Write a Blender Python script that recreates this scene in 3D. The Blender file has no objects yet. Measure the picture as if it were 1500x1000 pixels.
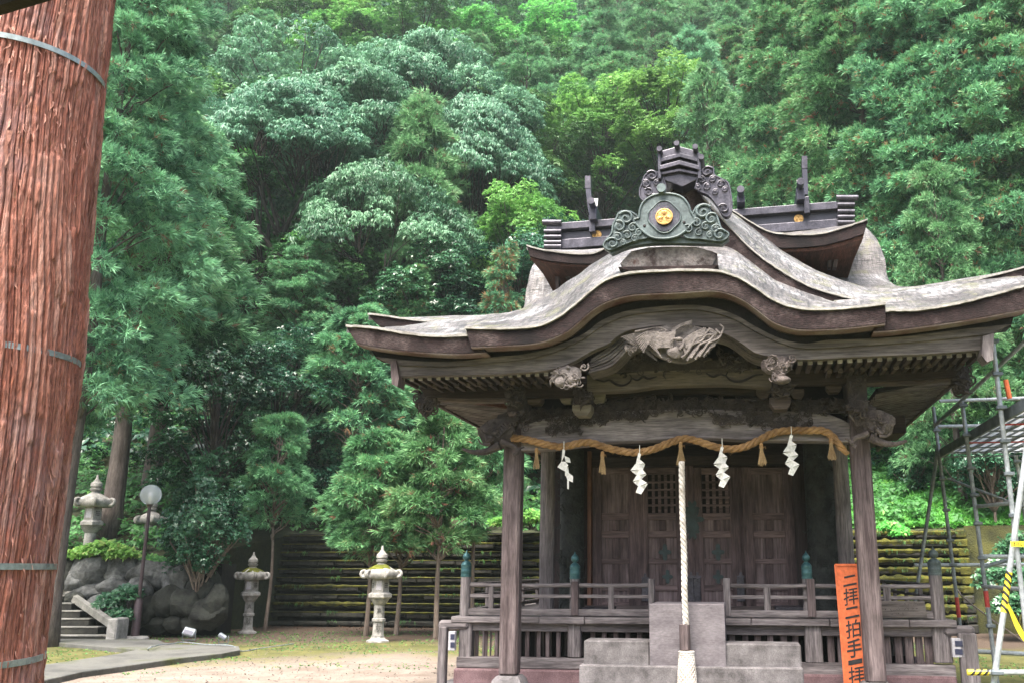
import bpy, math, random
import numpy as np
from mathutils import Vector, Matrix, noise
R = math.radians
# ------------------------------------------------------------------ camera, world, sun, exposure
CAMH = 1.55; FPX = 1349.0; PCX = 870.0; TH = R(13.79)
scene = bpy.context.scene
cam_d = bpy.data.cameras.new('camera'); cam = bpy.data.objects.new('camera', cam_d)
scene.collection.objects.link(cam); scene.camera = cam
cam.location = (0, 0, CAMH); cam.rotation_euler = (R(90) + TH, 0, 0)
cam_d.sensor_width = 36.0; cam_d.lens = FPX / 1500 * 36.0
cam_d.shift_x = -(PCX - 750) / 1500.0; cam_d.clip_end = 600; cam_d.clip_start = 0.05
SUN_EL, SUN_AZ = R(64), R(205)      # azimuth measured from +Y clockwise: light falls from behind the camera, a little from the left
world = bpy.data.worlds.new('World'); scene.world = world; world.use_nodes = True
wn = world.node_tree.nodes; wl = world.node_tree.links
sky = wn.new('ShaderNodeTexSky'); sky.sky_type = 'NISHITA'; sky.sun_disc = False
sky.sun_elevation = SUN_EL; sky.sun_rotation = SUN_AZ; sky.air_density = 1.0; sky.dust_density = 7.0; sky.ozone_density = 0.6
wn['Background'].inputs['Strength'].default_value = 0.15
wl.new(sky.outputs[0], wn['Background'].inputs['Color'])
sd = bpy.data.lights.new('sun', 'SUN'); sd.energy = 3.4; sd.angle = R(38); sd.color = (1.0, 0.96, 0.9)
sun = bpy.data.objects.new('sun', sd); scene.collection.objects.link(sun)
sdir = Vector((math.sin(SUN_AZ) * math.cos(SUN_EL), math.cos(SUN_AZ) * math.cos(SUN_EL), math.sin(SUN_EL)))
sun.rotation_euler = sdir.to_track_quat('Z', 'Y').to_euler(); sun.location = (0, 0, 40)
scene.view_settings.view_transform = 'Standard'; scene.view_settings.look = 'None'
scene.view_settings.exposure = 1.75; scene.view_settings.gamma = 1.0
scene.cycles.max_bounces = 6; scene.cycles.diffuse_bounces = 3; scene.cycles.transmission_bounces = 4; scene.cycles.transparent_max_bounces = 6
scene.cycles.volume_bounces = 0

# ------------------------------------------------------------------ measuring helpers (reference pixel + real depth -> metres)
PHI = R(9); MX, MY = 0.97, 10.125
CP, SP = math.cos(PHI), math.sin(PHI)
def ray(x, y):
    a = (x - PCX) / FPX; b = (500 - y) / FPX
    return Vector((a, math.cos(TH) - b * math.sin(TH), math.sin(TH) + b * math.cos(TH)))
def S(x, y, v):
    """point of the shrine's own frame (u right, v back, z up) on its plane v"""
    d = ray(x, y); dv = d.x * SP + d.y * CP; v0 = -(MX * SP + MY * CP)
    t = (v - v0) / dv
    return Vector((((t * d.x) - MX) * CP - ((t * d.y) - MY) * SP, v, CAMH + t * d.z))
def W(x, y, Y):
    d = ray(x, y); t = Y / d.y
    return Vector((t * d.x, Y, CAMH + t * d.z))
def G(x, y, z=0.0):
    d = ray(x, y); t = (z - CAMH) / d.z
    return Vector((t * d.x, t * d.y, z))
def loc2w(p):
    return Vector((MX + p[0] * CP + p[1] * SP, MY - p[0] * SP + p[1] * CP, p[2]))

# ------------------------------------------------------------------ object helpers
C = scene.collection
OFF = {}
def props(o, label=None, cat=None, group=None, kind=None):
    if label: o['label'] = label
    if cat: o['category'] = cat
    if group: o['group'] = group
    if kind: o['kind'] = kind
    return o
def thing(name, label, cat, loc=(0, 0, 0), shrine=False, group=None, rz=0.0):
    o = bpy.data.objects.new(name, None); C.objects.link(o); o.empty_display_size = 0.2
    if shrine:
        o.location = loc2w(loc); o.rotation_euler = (0, 0, -PHI)
    else:
        o.location = Vector(loc); o.rotation_euler = (0, 0, rz)
    OFF[o.name] = Vector(loc)
    return props(o, label, cat, group)
def link_mesh(name, me, mat, parent=None):
    o = bpy.data.objects.new(name, me); C.objects.link(o)
    if mat is not None:
        for m in (mat if isinstance(mat, (list, tuple)) else [mat]): me.materials.append(m)
    if parent is not None: o.parent = parent
    return o
def off_of(o):
    while o is not None:
        if o.name in OFF: return OFF[o.name]
        o = o.parent
    return Vector((0, 0, 0))
def copy_tree(o, parent=None):
    c = o.copy(); C.objects.link(c); c.parent = parent
    for ch in list(o.children): copy_tree(ch, c)
    return c
def resample(pts, n):
    P = np.array([list(p) for p in pts], float)
    d = np.r_[0, np.cumsum(np.linalg.norm(np.diff(P, axis=0), axis=1))]
    t = np.linspace(0, d[-1], n)
    return np.stack([np.interp(t, d, P[:, k]) for k in range(P.shape[1])], 1)
def smooth_curve(pts, n):
    """Catmull-Rom through the points, then even resampling"""
    P = [np.array(list(p), float) for p in pts]
    if len(P) < 3: return resample(P, n)
    P = [2 * P[0] - P[1]] + P + [2 * P[-1] - P[-2]]
    out = []
    for i in range(1, len(P) - 2):
        p0, p1, p2, p3 = P[i - 1:i + 3]
        for k in range(8):
            t = k / 8
            out.append(0.5 * (2 * p1 + (p2 - p0) * t + (2 * p0 - 5 * p1 + 4 * p2 - p3) * t * t + (3 * p1 - p0 - 3 * p2 + p3) * t ** 3))
    out.append(P[-2])
    return resample(out, n)
class MB:
    def __init__(s): s.v = []; s.f = []; s.m = []; s.mi = 0
    def add(s, vs, fs):
        b = len(s.v); s.v += [tuple(p) for p in vs]
        s.f += [tuple(b + i for i in f) for f in fs]; s.m += [s.mi] * len(fs)
        return s
    def box(s, a, b, bev=0.0, jit=0.0):
        x0, y0, z0 = a; x1, y1, z1 = b
        if x0 > x1: x0, x1 = x1, x0
        if y0 > y1: y0, y1 = y1, y0
        if z0 > z1: z0, z1 = z1, z0
        if bev <= 0:
            vs = [(x0, y0, z0), (x1, y0, z0), (x1, y1, z0), (x0, y1, z0), (x0, y0, z1), (x1, y0, z1), (x1, y1, z1), (x0, y1, z1)]
            return s.add(vs, [(0, 3, 2, 1), (4, 5, 6, 7), (0, 1, 5, 4), (1, 2, 6, 5), (2, 3, 7, 6), (3, 0, 4, 7)])
        e = min(bev, (x1 - x0) / 2.2, (y1 - y0) / 2.2, (z1 - z0) / 2.2)
        vs = []; idx = {}
        cx = ((x0, x0 + e), (x1, x1 - e)); cy = ((y0, y0 + e), (y1, y1 - e)); cz = ((z0, z0 + e), (z1, z1 - e))
        for i in (0, 1):
            for j in (0, 1):
                for k in (0, 1):
                    for ax in range(3):
                        p = [cx[i][1], cy[j][1], cz[k][1]]
                        p[ax] = (cx[i][0], cy[j][0], cz[k][0])[ax]
                        idx[(i, j, k, ax)] = len(vs); vs.append(p)
        I = idx; fs = []
        for ax in range(3):
            o1, o2 = [a_ for a_ in range(3) if a_ != ax]
            for sd_ in (0, 1):
                q = []
                for (p, r) in ((0, 0), (1, 0), (1, 1), (0, 1)):
                    c = [0, 0, 0]; c[ax] = sd_; c[o1] = p; c[o2] = r; q.append(I[(c[0], c[1], c[2], ax)])
                fs.append(q)
            for p in (0, 1):
                for r in (0, 1):
                    c0 = [0, 0, 0]; c1 = [0, 0, 0]; c0[o1] = c1[o1] = p; c0[o2] = c1[o2] = r; c1[ax] = 1
                    fs.append([I[(*c0, o1)], I[(*c0, o2)], I[(*c1, o2)], I[(*c1, o1)]])
        for i in (0, 1):
            for j in (0, 1):
                for k in (0, 1): fs.append([I[(i, j, k, 0)], I[(i, j, k, 1)], I[(i, j, k, 2)]])
        return s.add(vs, fs)
    def prism(s, poly, v0, v1):
        """poly in (u,z), extruded along v"""
        n = len(poly)
        vs = [(p[0], v0, p[1]) for p in poly] + [(p[0], v1, p[1]) for p in poly]
        return s.add(vs, [tuple(range(n)), tuple(range(2 * n - 1, n - 1, -1))] + [(i, i + n, (i + 1) % n + n, (i + 1) % n) for i in range(n)])
    def strip(s, top, bot, v0, v1):
        """board between two curves of (u,z) with equal counts"""
        n = len(top)
        vs = [(p[0], v0, p[1]) for p in top] + [(p[0], v0, p[1]) for p in bot] + [(p[0], v1, p[1]) for p in top] + [(p[0], v1, p[1]) for p in bot]
        fs = []
        for i in range(n - 1):
            a, b = i, i + 1
            fs += [(a, b, b + n, a + n), (a + 2 * n, a + 3 * n, b + 3 * n, b + 2 * n), (a, a + 2 * n, b + 2 * n, b), (a + n, b + n, b + 3 * n, a + 3 * n)]
        fs += [(0, n, 3 * n, 2 * n), (n - 1, 3 * n - 1, 4 * n - 1, 2 * n - 1)]
        return s.add(vs, fs)
    def grid(s, rows):
        nr, nc = len(rows), len(rows[0])
        vs = [tuple(p) for r in rows for p in r]
        return s.add(vs, [(i * nc + j, i * nc + j + 1, (i + 1) * nc + j + 1, (i + 1) * nc + j) for i in range(nr - 1) for j in range(nc - 1)])
    def lathe(s, prof, c=(0, 0, 0), n=24, squash=1.0, cap=True, fn=None):
        """prof: (r, z) from bottom to top"""
        vs = []
        for (r, z) in prof:
            for k in range(n):
                a = 2 * math.pi * k / n; rr = r * (fn(a, z) if fn else 1)
                vs.append((c[0] + rr * math.cos(a), c[1] + rr * math.sin(a) * squash, c[2] + z))
        fs = [(i * n + k, i * n + (k + 1) % n, (i + 1) * n + (k + 1) % n, (i + 1) * n + k) for i in range(len(prof) - 1) for k in range(n)]
        if cap: fs += [tuple(range(n - 1, -1, -1)), tuple(range((len(prof) - 1) * n, len(prof) * n))]
        return s.add(vs, fs)
    def tube(s, pts, rad, n=8, cap=True, flat=None):
        P = [Vector(p) for p in pts]; m = len(P)
        rad = [float(r_) for r_ in rad] if hasattr(rad, '__len__') else [float(rad)] * m
        t0 = (P[1] - P[0]).normalized()
        up = Vector((0, 0, 1)) if abs(t0.z) < 0.9 else Vector((1, 0, 0))
        nrm = (up - up.dot(t0) * t0).normalized(); vs = []
        for i in range(m):
            t = (P[min(i + 1, m - 1)] - P[max(i - 1, 0)]); t = t.normalized() if t.length > 1e-9 else t0
            nrm = nrm - nrm.dot(t) * t; nrm = nrm.normalized() if nrm.length > 1e-6 else Vector((1, 0, 0))
            b = t.cross(nrm)
            for k in range(n):
                a = 2 * math.pi * k / n
                vs.append(P[i] + rad[i] * (math.cos(a) * nrm + math.sin(a) * b))
        fs = [(i * n + k, i * n + (k + 1) % n, (i + 1) * n + (k + 1) % n, (i + 1) * n + k) for i in range(m - 1) for k in range(n)]
        if cap: fs += [tuple(range(n - 1, -1, -1)), tuple(range((m - 1) * n, m * n))]
        return s.add(vs, fs)
    def ball(s, c, r, n=10, m=7, sc=(1, 1, 1), rough=0.0, seed=0):
        vs = [(c[0], c[1], c[2] - r * sc[2])]
        for i in range(1, m):
            th = math.pi * i / m
            for k in range(n):
                a = 2 * math.pi * k / n
                d = Vector((math.sin(th) * math.cos(a), math.sin(th) * math.sin(a), -math.cos(th)))
                q = 1 + (rough * noise.noise(d * 1.7 + Vector((seed * 3.1, seed, 0))) if rough else 0)
                vs.append((c[0] + r * sc[0] * d.x * q, c[1] + r * sc[1] * d.y * q, c[2] + r * sc[2] * d.z * q))
        vs.append((c[0], c[1], c[2] + r * sc[2])); L = len(vs) - 1
        fs = [(0, 1 + (k + 1) % n, 1 + k) for k in range(n)]
        for i in range(m - 2):
            for k in range(n):
                a = 1 + i * n
                fs.append((a + k, a + (k + 1) % n, a + n + (k + 1) % n, a + n + k))
        a = 1 + (m - 2) * n
        fs += [(a + k, a + (k + 1) % n, L) for k in range(n)]
        return s.add(vs, fs)
    def jitter(s, amp, fr=2.0, seed=0):
        o = Vector((seed * 7.3, seed * 1.7, seed))
        s.v = [tuple(Vector(p) + amp * noise.noise_vector(Vector(p) * fr + o)) for p in s.v]
        return s
    def build(s, name, mat, parent=None, smooth=False, bevel=0.0, label=None, sub=0, autos=35):
        off = off_of(parent)
        me = bpy.data.meshes.new(name)
        me.from_pydata([(p[0] - off.x, p[1] - off.y, p[2] - off.z) for p in s.v], [], s.f)
        o = link_mesh(name, me, mat, parent)
        if any(s.m): me.polygons.foreach_set('material_index', s.m)
        import bmesh
        bm = bmesh.new(); bm.from_mesh(me); bmesh.ops.recalc_face_normals(bm, faces=bm.faces)
        if smooth:
            for f in bm.faces: f.smooth = True
            ca = R(autos)
            for e in bm.edges:
                if len(e.link_faces) != 2 or e.calc_face_angle(0) > ca: e.smooth = False
        bm.to_mesh(me); bm.free()
        if bevel > 0:
            md = o.modifiers.new('bevel', 'BEVEL'); md.width = bevel; md.segments = 2; md.limit_method = 'ANGLE'; md.angle_limit = R(40)
        if sub:
            md = o.modifiers.new('sub', 'SUBSURF'); md.levels = sub; md.render_levels = sub
        if label: o['label'] = label
        return o
def np_mesh(name, V, F, tint=None):
    """fast mesh from arrays: V (n,3); F (m,3) or (m,4)"""
    me = bpy.data.meshes.new(name); k = F.shape[1]
    me.vertices.add(len(V)); me.vertices.foreach_set('co', np.ascontiguousarray(V, dtype=np.float32).ravel())
    me.loops.add(F.size); me.loops.foreach_set('vertex_index', np.ascontiguousarray(F, dtype=np.int32).ravel())
    me.polygons.add(len(F)); me.polygons.foreach_set('loop_start', np.arange(0, F.size, k, dtype=np.int32))
    try: me.polygons.foreach_set('loop_total', np.full(len(F), k, dtype=np.int32))
    except Exception: pass
    if tint is not None:
        at = me.attributes.new('tint', 'FLOAT', 'POINT'); at.data.foreach_set('value', np.ascontiguousarray(tint, dtype=np.float32))
    me.update(calc_edges=True)
    return me

# ------------------------------------------------------------------ materials
def new_mat(name):
    m = bpy.data.materials.new(name); m.use_nodes = True
    return m, m.node_tree.nodes, m.node_tree.links, m.node_tree.nodes['Principled BSDF']
def lin(h):
    h = h.lstrip('#'); c = [int(h[i:i + 2], 16) / 255 for i in (0, 2, 4)]
    return tuple((x / 12.92 if x <= 0.04045 else ((x + 0.055) / 1.055) ** 2.4) for x in c) + (1,)
def c4(c): return tuple(c[:3]) + (1,)
def ramp(nt, lk, fac, stops):
    r = nt.new('ShaderNodeValToRGB'); lk.new(fac, r.inputs['Fac'])
    el = r.color_ramp.elements
    while len(el) < len(stops): el.new(0.5)
    for e, (p, c) in zip(el, stops): e.position = p; e.color = c4(c)
    return r.outputs['Color']
def coords(nt, lk, scale, rot=(0, 0, 0)):
    tc = nt.new('ShaderNodeTexCoord'); mp = nt.new('ShaderNodeMapping')
    mp.inputs['Scale'].default_value = scale; mp.inputs['Rotation'].default_value = rot
    lk.new(tc.outputs['Object'], mp.inputs['Vector'])
    return mp.outputs['Vector']
def tex_noise(nt, lk, vec, scale, detail=6, rough=0.6, dist=0.0):
    n = nt.new('ShaderNodeTexNoise'); n.inputs['Scale'].default_value = scale; n.inputs['Detail'].default_value = detail
    n.inputs['Roughness'].default_value = rough; n.inputs['Distortion'].default_value = dist
    if vec is not None: lk.new(vec, n.inputs['Vector'])
    return n.outputs['Fac']
def mix(nt, lk, fac, a, b, mode='MIX'):
    m = nt.new('ShaderNodeMix'); m.data_type = 'RGBA'; m.blend_type = mode
    if isinstance(fac, (int, float)): m.inputs[0].default_value = fac
    else: lk.new(fac, m.inputs[0])
    for k, x in ((6, a), (7, b)):
        if isinstance(x, (tuple, list)): m.inputs[k].default_value = c4(x)
        else: lk.new(x, m.inputs[k])
    return m.outputs[2]
def mth(nt, lk, op, a, b=0.0, clamp=False):
    m = nt.new('ShaderNodeMath'); m.operation = op; m.use_clamp = clamp
    for k, x in ((0, a), (1, b)):
        if isinstance(x, (int, float)): m.inputs[k].default_value = x
        else: lk.new(x, m.inputs[k])
    return m.outputs[0]
def bump(nt, lk, bs, h, strength=0.5, dist=0.01, prev=None):
    b = nt.new('ShaderNodeBump'); b.inputs['Strength'].default_value = strength; b.inputs['Distance'].default_value = dist
    lk.new(h, b.inputs['Height'])
    if prev is not None: lk.new(prev, b.inputs['Normal'])
    lk.new(b.outputs['Normal'], bs.inputs['Normal'])
    return b.outputs['Normal']
def noisy(name, c1, c2, scale=4.0, rough=0.8, bumpd=0.01, bs_=0.5, c3=None, stretch=(1, 1, 1), metal=0.0, spec=0.4, fine=40.0, p=(0.35, 0.65)):
    m, nt, lk, bs = new_mat(name)
    vec = coords(nt, lk, stretch)
    n1 = tex_noise(nt, lk, vec, scale, 8, 0.65)
    st = [(p[0], c1), (p[1], c2)] + ([(min(0.98, p[1] + 0.12), c3)] if c3 else [])
    col = ramp(nt, lk, n1, st)
    n2 = tex_noise(nt, lk, vec, fine, 4, 0.6)
    col = mix(nt, lk, 0.5, col, ramp(nt, lk, n2, [(0.34, (0.42,) * 3), (0.64, (1.05,) * 3)]), 'MULTIPLY')
    lk.new(col, bs.inputs['Base Color']); bs.inputs['Roughness'].default_value = rough; bs.inputs['Metallic'].default_value = metal
    bs.inputs['Specular IOR Level'].default_value = spec
    bump(nt, lk, bs, mth(nt, lk, 'ADD', n2, n1), bs_, bumpd)
    return m
def wood(name, dark, light, axis='z', grain=1.0, rough=0.75, extra=None, streak=0.5):
    """weathered timber: long streaks and rings along one axis"""
    m, nt, lk, bs = new_mat(name)
    a = 0.7; b = 9.0
    sc = {'x': (a, b, b), 'y': (b, a, b), 'z': (b, b, a)}[axis]
    vec = coords(nt, lk, tuple(k * grain for k in sc))
    n1 = tex_noise(nt, lk, vec, 1.6, 8, 0.68, 0.35)
    n2 = tex_noise(nt, lk, vec, 9.0, 4, 0.6)
    v0 = coords(nt, lk, (1, 1, 1)); n3 = tex_noise(nt, lk, v0, 1.7, 4, 0.6)
    col = ramp(nt, lk, n1, [(0.33, dark), (0.66, light)])
    col = mix(nt, lk, 0.65, col, ramp(nt, lk, n2, [(0.34, (0.28,) * 3), (0.58, (1.1,) * 3)]), 'MULTIPLY')
    ex = extra or tuple(0.55 * k for k in dark[:3])
    col = mix(nt, lk, mth(nt, lk, 'MULTIPLY', ramp(nt, lk, n3, [(0.42, (0, 0, 0)), (0.68, (1, 1, 1))]), streak), col, ex)
    lk.new(col, bs.inputs['Base Color']); bs.inputs['Roughness'].default_value = rough; bs.inputs['Specular IOR Level'].default_value = 0.3
    bump(nt, lk, bs, mth(nt, lk, 'ADD', n1, mth(nt, lk, 'MULTIPLY', n2, 0.6)), 0.6, 0.012)
    return m
def foliage(name, dark, light, third=None, trans=0.35, rough=0.5, spec=0.35, vary=0.25):
    """leaf material: every spray its own shade of the leaf colour, some light passes through"""
    m, nt, lk, bs = new_mat(name)
    at = nt.new('ShaderNodeAttribute'); at.attribute_name = 'tint'
    oi = nt.new('ShaderNodeObjectInfo')
    st = [(0.0, dark), (0.75, light)] + ([(1.0, third)] if third else [])
    col = ramp(nt, lk, at.outputs['Fac'], st)
    hs = nt.new('ShaderNodeHueSaturation'); lk.new(col, hs.inputs['Color'])
    lk.new(mth(nt, lk, 'ADD', 0.48, mth(nt, lk, 'MULTIPLY', oi.outputs['Random'], 0.045)), hs.inputs['Hue'])
    lk.new(mth(nt, lk, 'ADD', 1 - vary / 2, mth(nt, lk, 'MULTIPLY', oi.outputs['Random'], vary)), hs.inputs['Value'])
    col = hs.outputs['Color']
    lk.new(col, bs.inputs['Base Color']); bs.inputs['Roughness'].default_value = rough; bs.inputs['Specular IOR Level'].default_value = spec
    tr = nt.new('ShaderNodeBsdfTranslucent'); lk.new(col, tr.inputs['Color'])
    mx = nt.new('ShaderNodeMixShader'); mx.inputs[0].default_value = trans
    lk.new(bs.outputs[0], mx.inputs[1]); lk.new(tr.outputs[0], mx.inputs[2])
    lk.new(mx.outputs[0], nt['Material Output'].inputs['Surface'])
    return m
M = {}
M['wood_z'] = wood('weathered_post_wood', (0.0390, 0.0250, 0.0265), (0.1950, 0.1560, 0.1560), 'z')
M['wood_x'] = wood('weathered_beam_wood', (0.0488, 0.0345, 0.0338), (0.1650, 0.1312, 0.1237), 'x')
M['wood_y'] = wood('weathered_rafter_wood', (0.0525, 0.0390, 0.0360), (0.1800, 0.1462, 0.1350), 'y')
M['grey_x'] = wood('silvered_rail_wood', (0.0748, 0.0634, 0.0651), (0.2992, 0.2684, 0.2684), 'x')
M['grey_z'] = wood('silvered_newel_wood', (0.0723, 0.0612, 0.0629), (0.2890, 0.2592, 0.2592), 'z')
M['pale_x'] = wood('pale_bargeboard_wood', (0.0504, 0.0418, 0.0382), (0.1944, 0.1728, 0.1620), 'x', 0.8, streak=0.45)
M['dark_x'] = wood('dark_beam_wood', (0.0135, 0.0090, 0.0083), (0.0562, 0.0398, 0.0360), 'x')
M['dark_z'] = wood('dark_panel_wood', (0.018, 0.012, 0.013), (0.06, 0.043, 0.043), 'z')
M['door_z'] = wood('door_wood', (0.0400, 0.0256, 0.0272), (0.1760, 0.1240, 0.1240), 'z', 0.9)
M['door_x'] = wood('door_rail_wood', (0.0680, 0.0459, 0.0467), (0.2380, 0.1700, 0.1658), 'x', 0.9)
M['redwood_z'] = wood('reddish_jamb_wood', (0.10, 0.045, 0.03), (0.24, 0.12, 0.08), 'z')
M['box_wood'] = noisy('purplish_plank_wood', (0.095, 0.083, 0.092), (0.185, 0.168, 0.182), 2.5, 0.7, 0.003, 0.3, stretch=(1, 1, 2.5), fine=24)
M['dark_y'] = wood('shaded_rafter_wood', (0.02, 0.014, 0.013), (0.075, 0.055, 0.05), 'y')  # rafter bodies darkened in colour for the shade under the eave
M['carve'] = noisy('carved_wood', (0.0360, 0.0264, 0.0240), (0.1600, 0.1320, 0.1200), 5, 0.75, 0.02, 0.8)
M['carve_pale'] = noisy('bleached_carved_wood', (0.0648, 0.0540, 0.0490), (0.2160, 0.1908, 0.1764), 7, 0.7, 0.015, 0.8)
M['carve_dark'] = noisy('dark_carved_wood', (0.0176, 0.0136, 0.0128), (0.0800, 0.0640, 0.0576), 6, 0.75, 0.006, 0.4, c3=(0.1360, 0.1120, 0.1000))  # darker tone of the carved wood
M['black'] = noisy('plain_black', (0.006, 0.005, 0.006), (0.02, 0.016, 0.016), 5, 0.8)  # black for writing and edges; stands in for shade in gaps and holes
M['carved_black'] = noisy('black_green_carved_wood', (0.012, 0.014, 0.013), (0.045, 0.05, 0.045), 8, 0.7, 0.02, 0.8)
M['copper'] = noisy('green_copper', (0.0400, 0.0576, 0.0600), (0.1040, 0.1400, 0.1400), 5, 0.5, 0.003, 0.3, metal=0.15, c3=(0.1600, 0.2000, 0.1960))
M['copper_teal'] = noisy('teal_copper', (0.022, 0.08, 0.09), (0.07, 0.17, 0.175), 9, 0.42, 0.003, 0.3, metal=0.4, stretch=(1, 1, 3))
M['copper_dark'] = noisy('dark_copper', (0.035, 0.035, 0.045), (0.10, 0.095, 0.115), 5, 0.35, 0.003, 0.3, metal=0.5, c3=(0.16, 0.15, 0.17))
M['copper_black'] = noisy('blue_black_lacquer', (0.02, 0.02, 0.035), (0.045, 0.045, 0.07), 3, 0.35, 0.002, 0.2)
M['gold'] = noisy('gilded_metal', (0.34, 0.19, 0.06), (0.62, 0.40, 0.15), 30, 0.4, 0.004, 0.5, metal=0.7)
M['stone'] = noisy('grey_granite', (0.17, 0.168, 0.155), (0.40, 0.39, 0.365), 6, 0.85, 0.006, 0.4, fine=60)
M['stone_dark'] = noisy('dark_boulder_stone', (0.022, 0.024, 0.022), (0.16, 0.165, 0.16), 3, 0.85, 0.04, 0.7, c3=(0.32, 0.32, 0.31), fine=16)
M['stone_purple'] = noisy('purplish_step_stone', (0.06, 0.055, 0.056), (0.19, 0.178, 0.183), 5, 0.85, 0.006, 0.6, fine=70)
M['stone_red'] = noisy('reddish_plinth_stone', (0.11, 0.062, 0.065), (0.22, 0.14, 0.148), 5, 0.85, 0.006, 0.6, fine=80)
M['concrete'] = noisy('weathered_concrete', (0.13, 0.13, 0.11), (0.30, 0.29, 0.26), 3, 0.9, 0.01, 0.5)
M['moss'] = noisy('moss', (0.05, 0.06, 0.005), (0.17, 0.18, 0.012), 5, 0.95, 0.03, 0.9, fine=60)
M['copper_deep'] = noisy('dark_teal_copper', (0.008, 0.022, 0.025), (0.03, 0.065, 0.068), 9, 0.45, 0.003, 0.3)
M['paper'] = noisy('white_paper', (0.78, 0.78, 0.75), (0.86, 0.86, 0.83), 3, 0.6, 0.001, 0.1)
M['straw'] = noisy('straw', (0.25, 0.16, 0.07), (0.50, 0.37, 0.20), 8, 0.7, 0.004, 0.5, fine=90)
M['straw_rope'] = noisy('straw_rope_fibre', (0.17, 0.09, 0.032), (0.42, 0.25, 0.105), 6, 0.7, 0.004, 0.6, fine=110)
M['cotton'] = noisy('white_cotton_rope', (0.33, 0.30, 0.26), (0.68, 0.66, 0.62), 7, 0.85, 0.003, 0.5, fine=120)
M['cotton_brown'] = noisy('brown_cotton_rope', (0.22, 0.17, 0.13), (0.50, 0.43, 0.37), 7, 0.85, 0.003, 0.5, fine=120)
M['steel'] = noisy('galvanised_steel', (0.26, 0.29, 0.31), (0.46, 0.50, 0.53), 6, 0.38, 0.002, 0.2, metal=0.25, fine=30)
M['steel_dark'] = noisy('dull_scaffold_steel', (0.08, 0.10, 0.115), (0.20, 0.235, 0.26), 6, 0.45, 0.002, 0.2, metal=0.25)
M['steel_mid'] = noisy('used_scaffold_steel', (0.14, 0.165, 0.18), (0.32, 0.355, 0.38), 6, 0.42, 0.002, 0.2, metal=0.2)
M['brown_metal'] = noisy('brown_painted_metal', (0.045, 0.028, 0.032), (0.075, 0.05, 0.055), 3, 0.45, 0.001, 0.1)
M['red_paint'] = noisy('red_paint', (0.35, 0.03, 0.025), (0.5, 0.06, 0.05), 5, 0.5, 0.001, 0.1)
M['orange'] = noisy('vermilion_paint', (0.56, 0.115, 0.035), (0.66, 0.16, 0.055), 4, 0.6, 0.002, 0.2, fine=25)
M['ink'] = noisy('black_ink', (0.012, 0.012, 0.013), (0.03, 0.03, 0.03), 6, 0.6)
M['yellow'] = noisy('yellow_tape', (0.68, 0.54, 0.03), (0.80, 0.66, 0.06), 4, 0.45, 0.001, 0.1)
M['black_tape'] = noisy('black_tape', (0.012, 0.012, 0.012), (0.03, 0.03, 0.03), 4, 0.4)
M['plastic_grey'] = noisy('pale_grey_plastic', (0.42, 0.41, 0.44), (0.52, 0.51, 0.54), 4, 0.5, 0.001, 0.1)
M['plastic_blue'] = noisy('blue_black_plastic', (0.03, 0.035, 0.07), (0.05, 0.055, 0.10), 4, 0.4, 0.001, 0.1)
M['leaf_litter'] = noisy('leaf_litter', (0.07, 0.035, 0.018), (0.16, 0.085, 0.05), 12, 0.9, 0.03, 0.8)
# ------------------------------------------------------------------ roof materials
def roof_bark():
    m, nt, lk, bs = new_mat('weathered_bark_roof')
    vec = coords(nt, lk, (1, 1, 1))
    n1 = tex_noise(nt, lk, vec, 1.1, 7, 0.65)
    n2 = tex_noise(nt, lk, coords(nt, lk, (26, 3.2, 3.2)), 1.0, 5, 0.7)
    n3 = tex_noise(nt, lk, coords(nt, lk, (3, 24, 24)), 1.6, 5, 0.75)
    n4 = tex_noise(nt, lk, vec, 2.6, 6, 0.7)
    col = ramp(nt, lk, n1, [(0.36, (0.055, 0.046, 0.043)), (0.48, (0.15, 0.138, 0.135)), (0.64, (0.36, 0.355, 0.365))])  # palest grey carries sky sheen as well as weathered bark
    col = mix(nt, lk, 0.75, col, ramp(nt, lk, n2, [(0.42, (0.16,) * 3), (0.54, (1.1,) * 3)]), 'MULTIPLY')
    col = mix(nt, lk, 0.8, col, ramp(nt, lk, n3, [(0.43, (0.12,) * 3), (0.53, (1.08,) * 3)]), 'MULTIPLY')
    col = mix(nt, lk, ramp(nt, lk, n4, [(0.54, (0, 0, 0)), (0.64, (0.75,) * 3)]), col, (0.13, 0.13, 0.06))
    lk.new(col, bs.inputs['Base Color']); bs.inputs['Roughness'].default_value = 0.36; bs.inputs['Specular IOR Level'].default_value = 0.8
    bump(nt, lk, bs, mth(nt, lk, 'ADD', mth(nt, lk, 'ADD', n2, n3), n4), 0.9, 0.03)
    return m
def fascia_mat():
    m, nt, lk, bs = new_mat('layered_bark_edge')
    vec = coords(nt, lk, (1, 1, 1))
    n1 = tex_noise(nt, lk, vec, 1.6, 7, 0.65)
    n2 = tex_noise(nt, lk, coords(nt, lk, (14, 14, 60)), 2.0, 4, 0.7)
    col = ramp(nt, lk, n1, [(0.35, (0.005, 0.0025, 0.003)), (0.5, (0.024, 0.013, 0.013)), (0.64, (0.10, 0.075, 0.072))])
    col = mix(nt, lk, 0.7, col, ramp(nt, lk, n2, [(0.42, (0.12,) * 3), (0.60, (1.25,) * 3)]), 'MULTIPLY')
    lk.new(col, bs.inputs['Base Color']); bs.inputs['Roughness'].default_value = 0.8; bs.inputs['Specular IOR Level'].default_value = 0.25
    bump(nt, lk, bs, n2, 0.8, 0.015)
    return m
M['roof'] = roof_bark(); M['fascia'] = fascia_mat()
M['worn_edge'] = noisy('worn_reddish_edge_wood', (0.10, 0.04, 0.03), (0.26, 0.22, 0.20), 2.4, 0.7, 0.004, 0.4)
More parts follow.
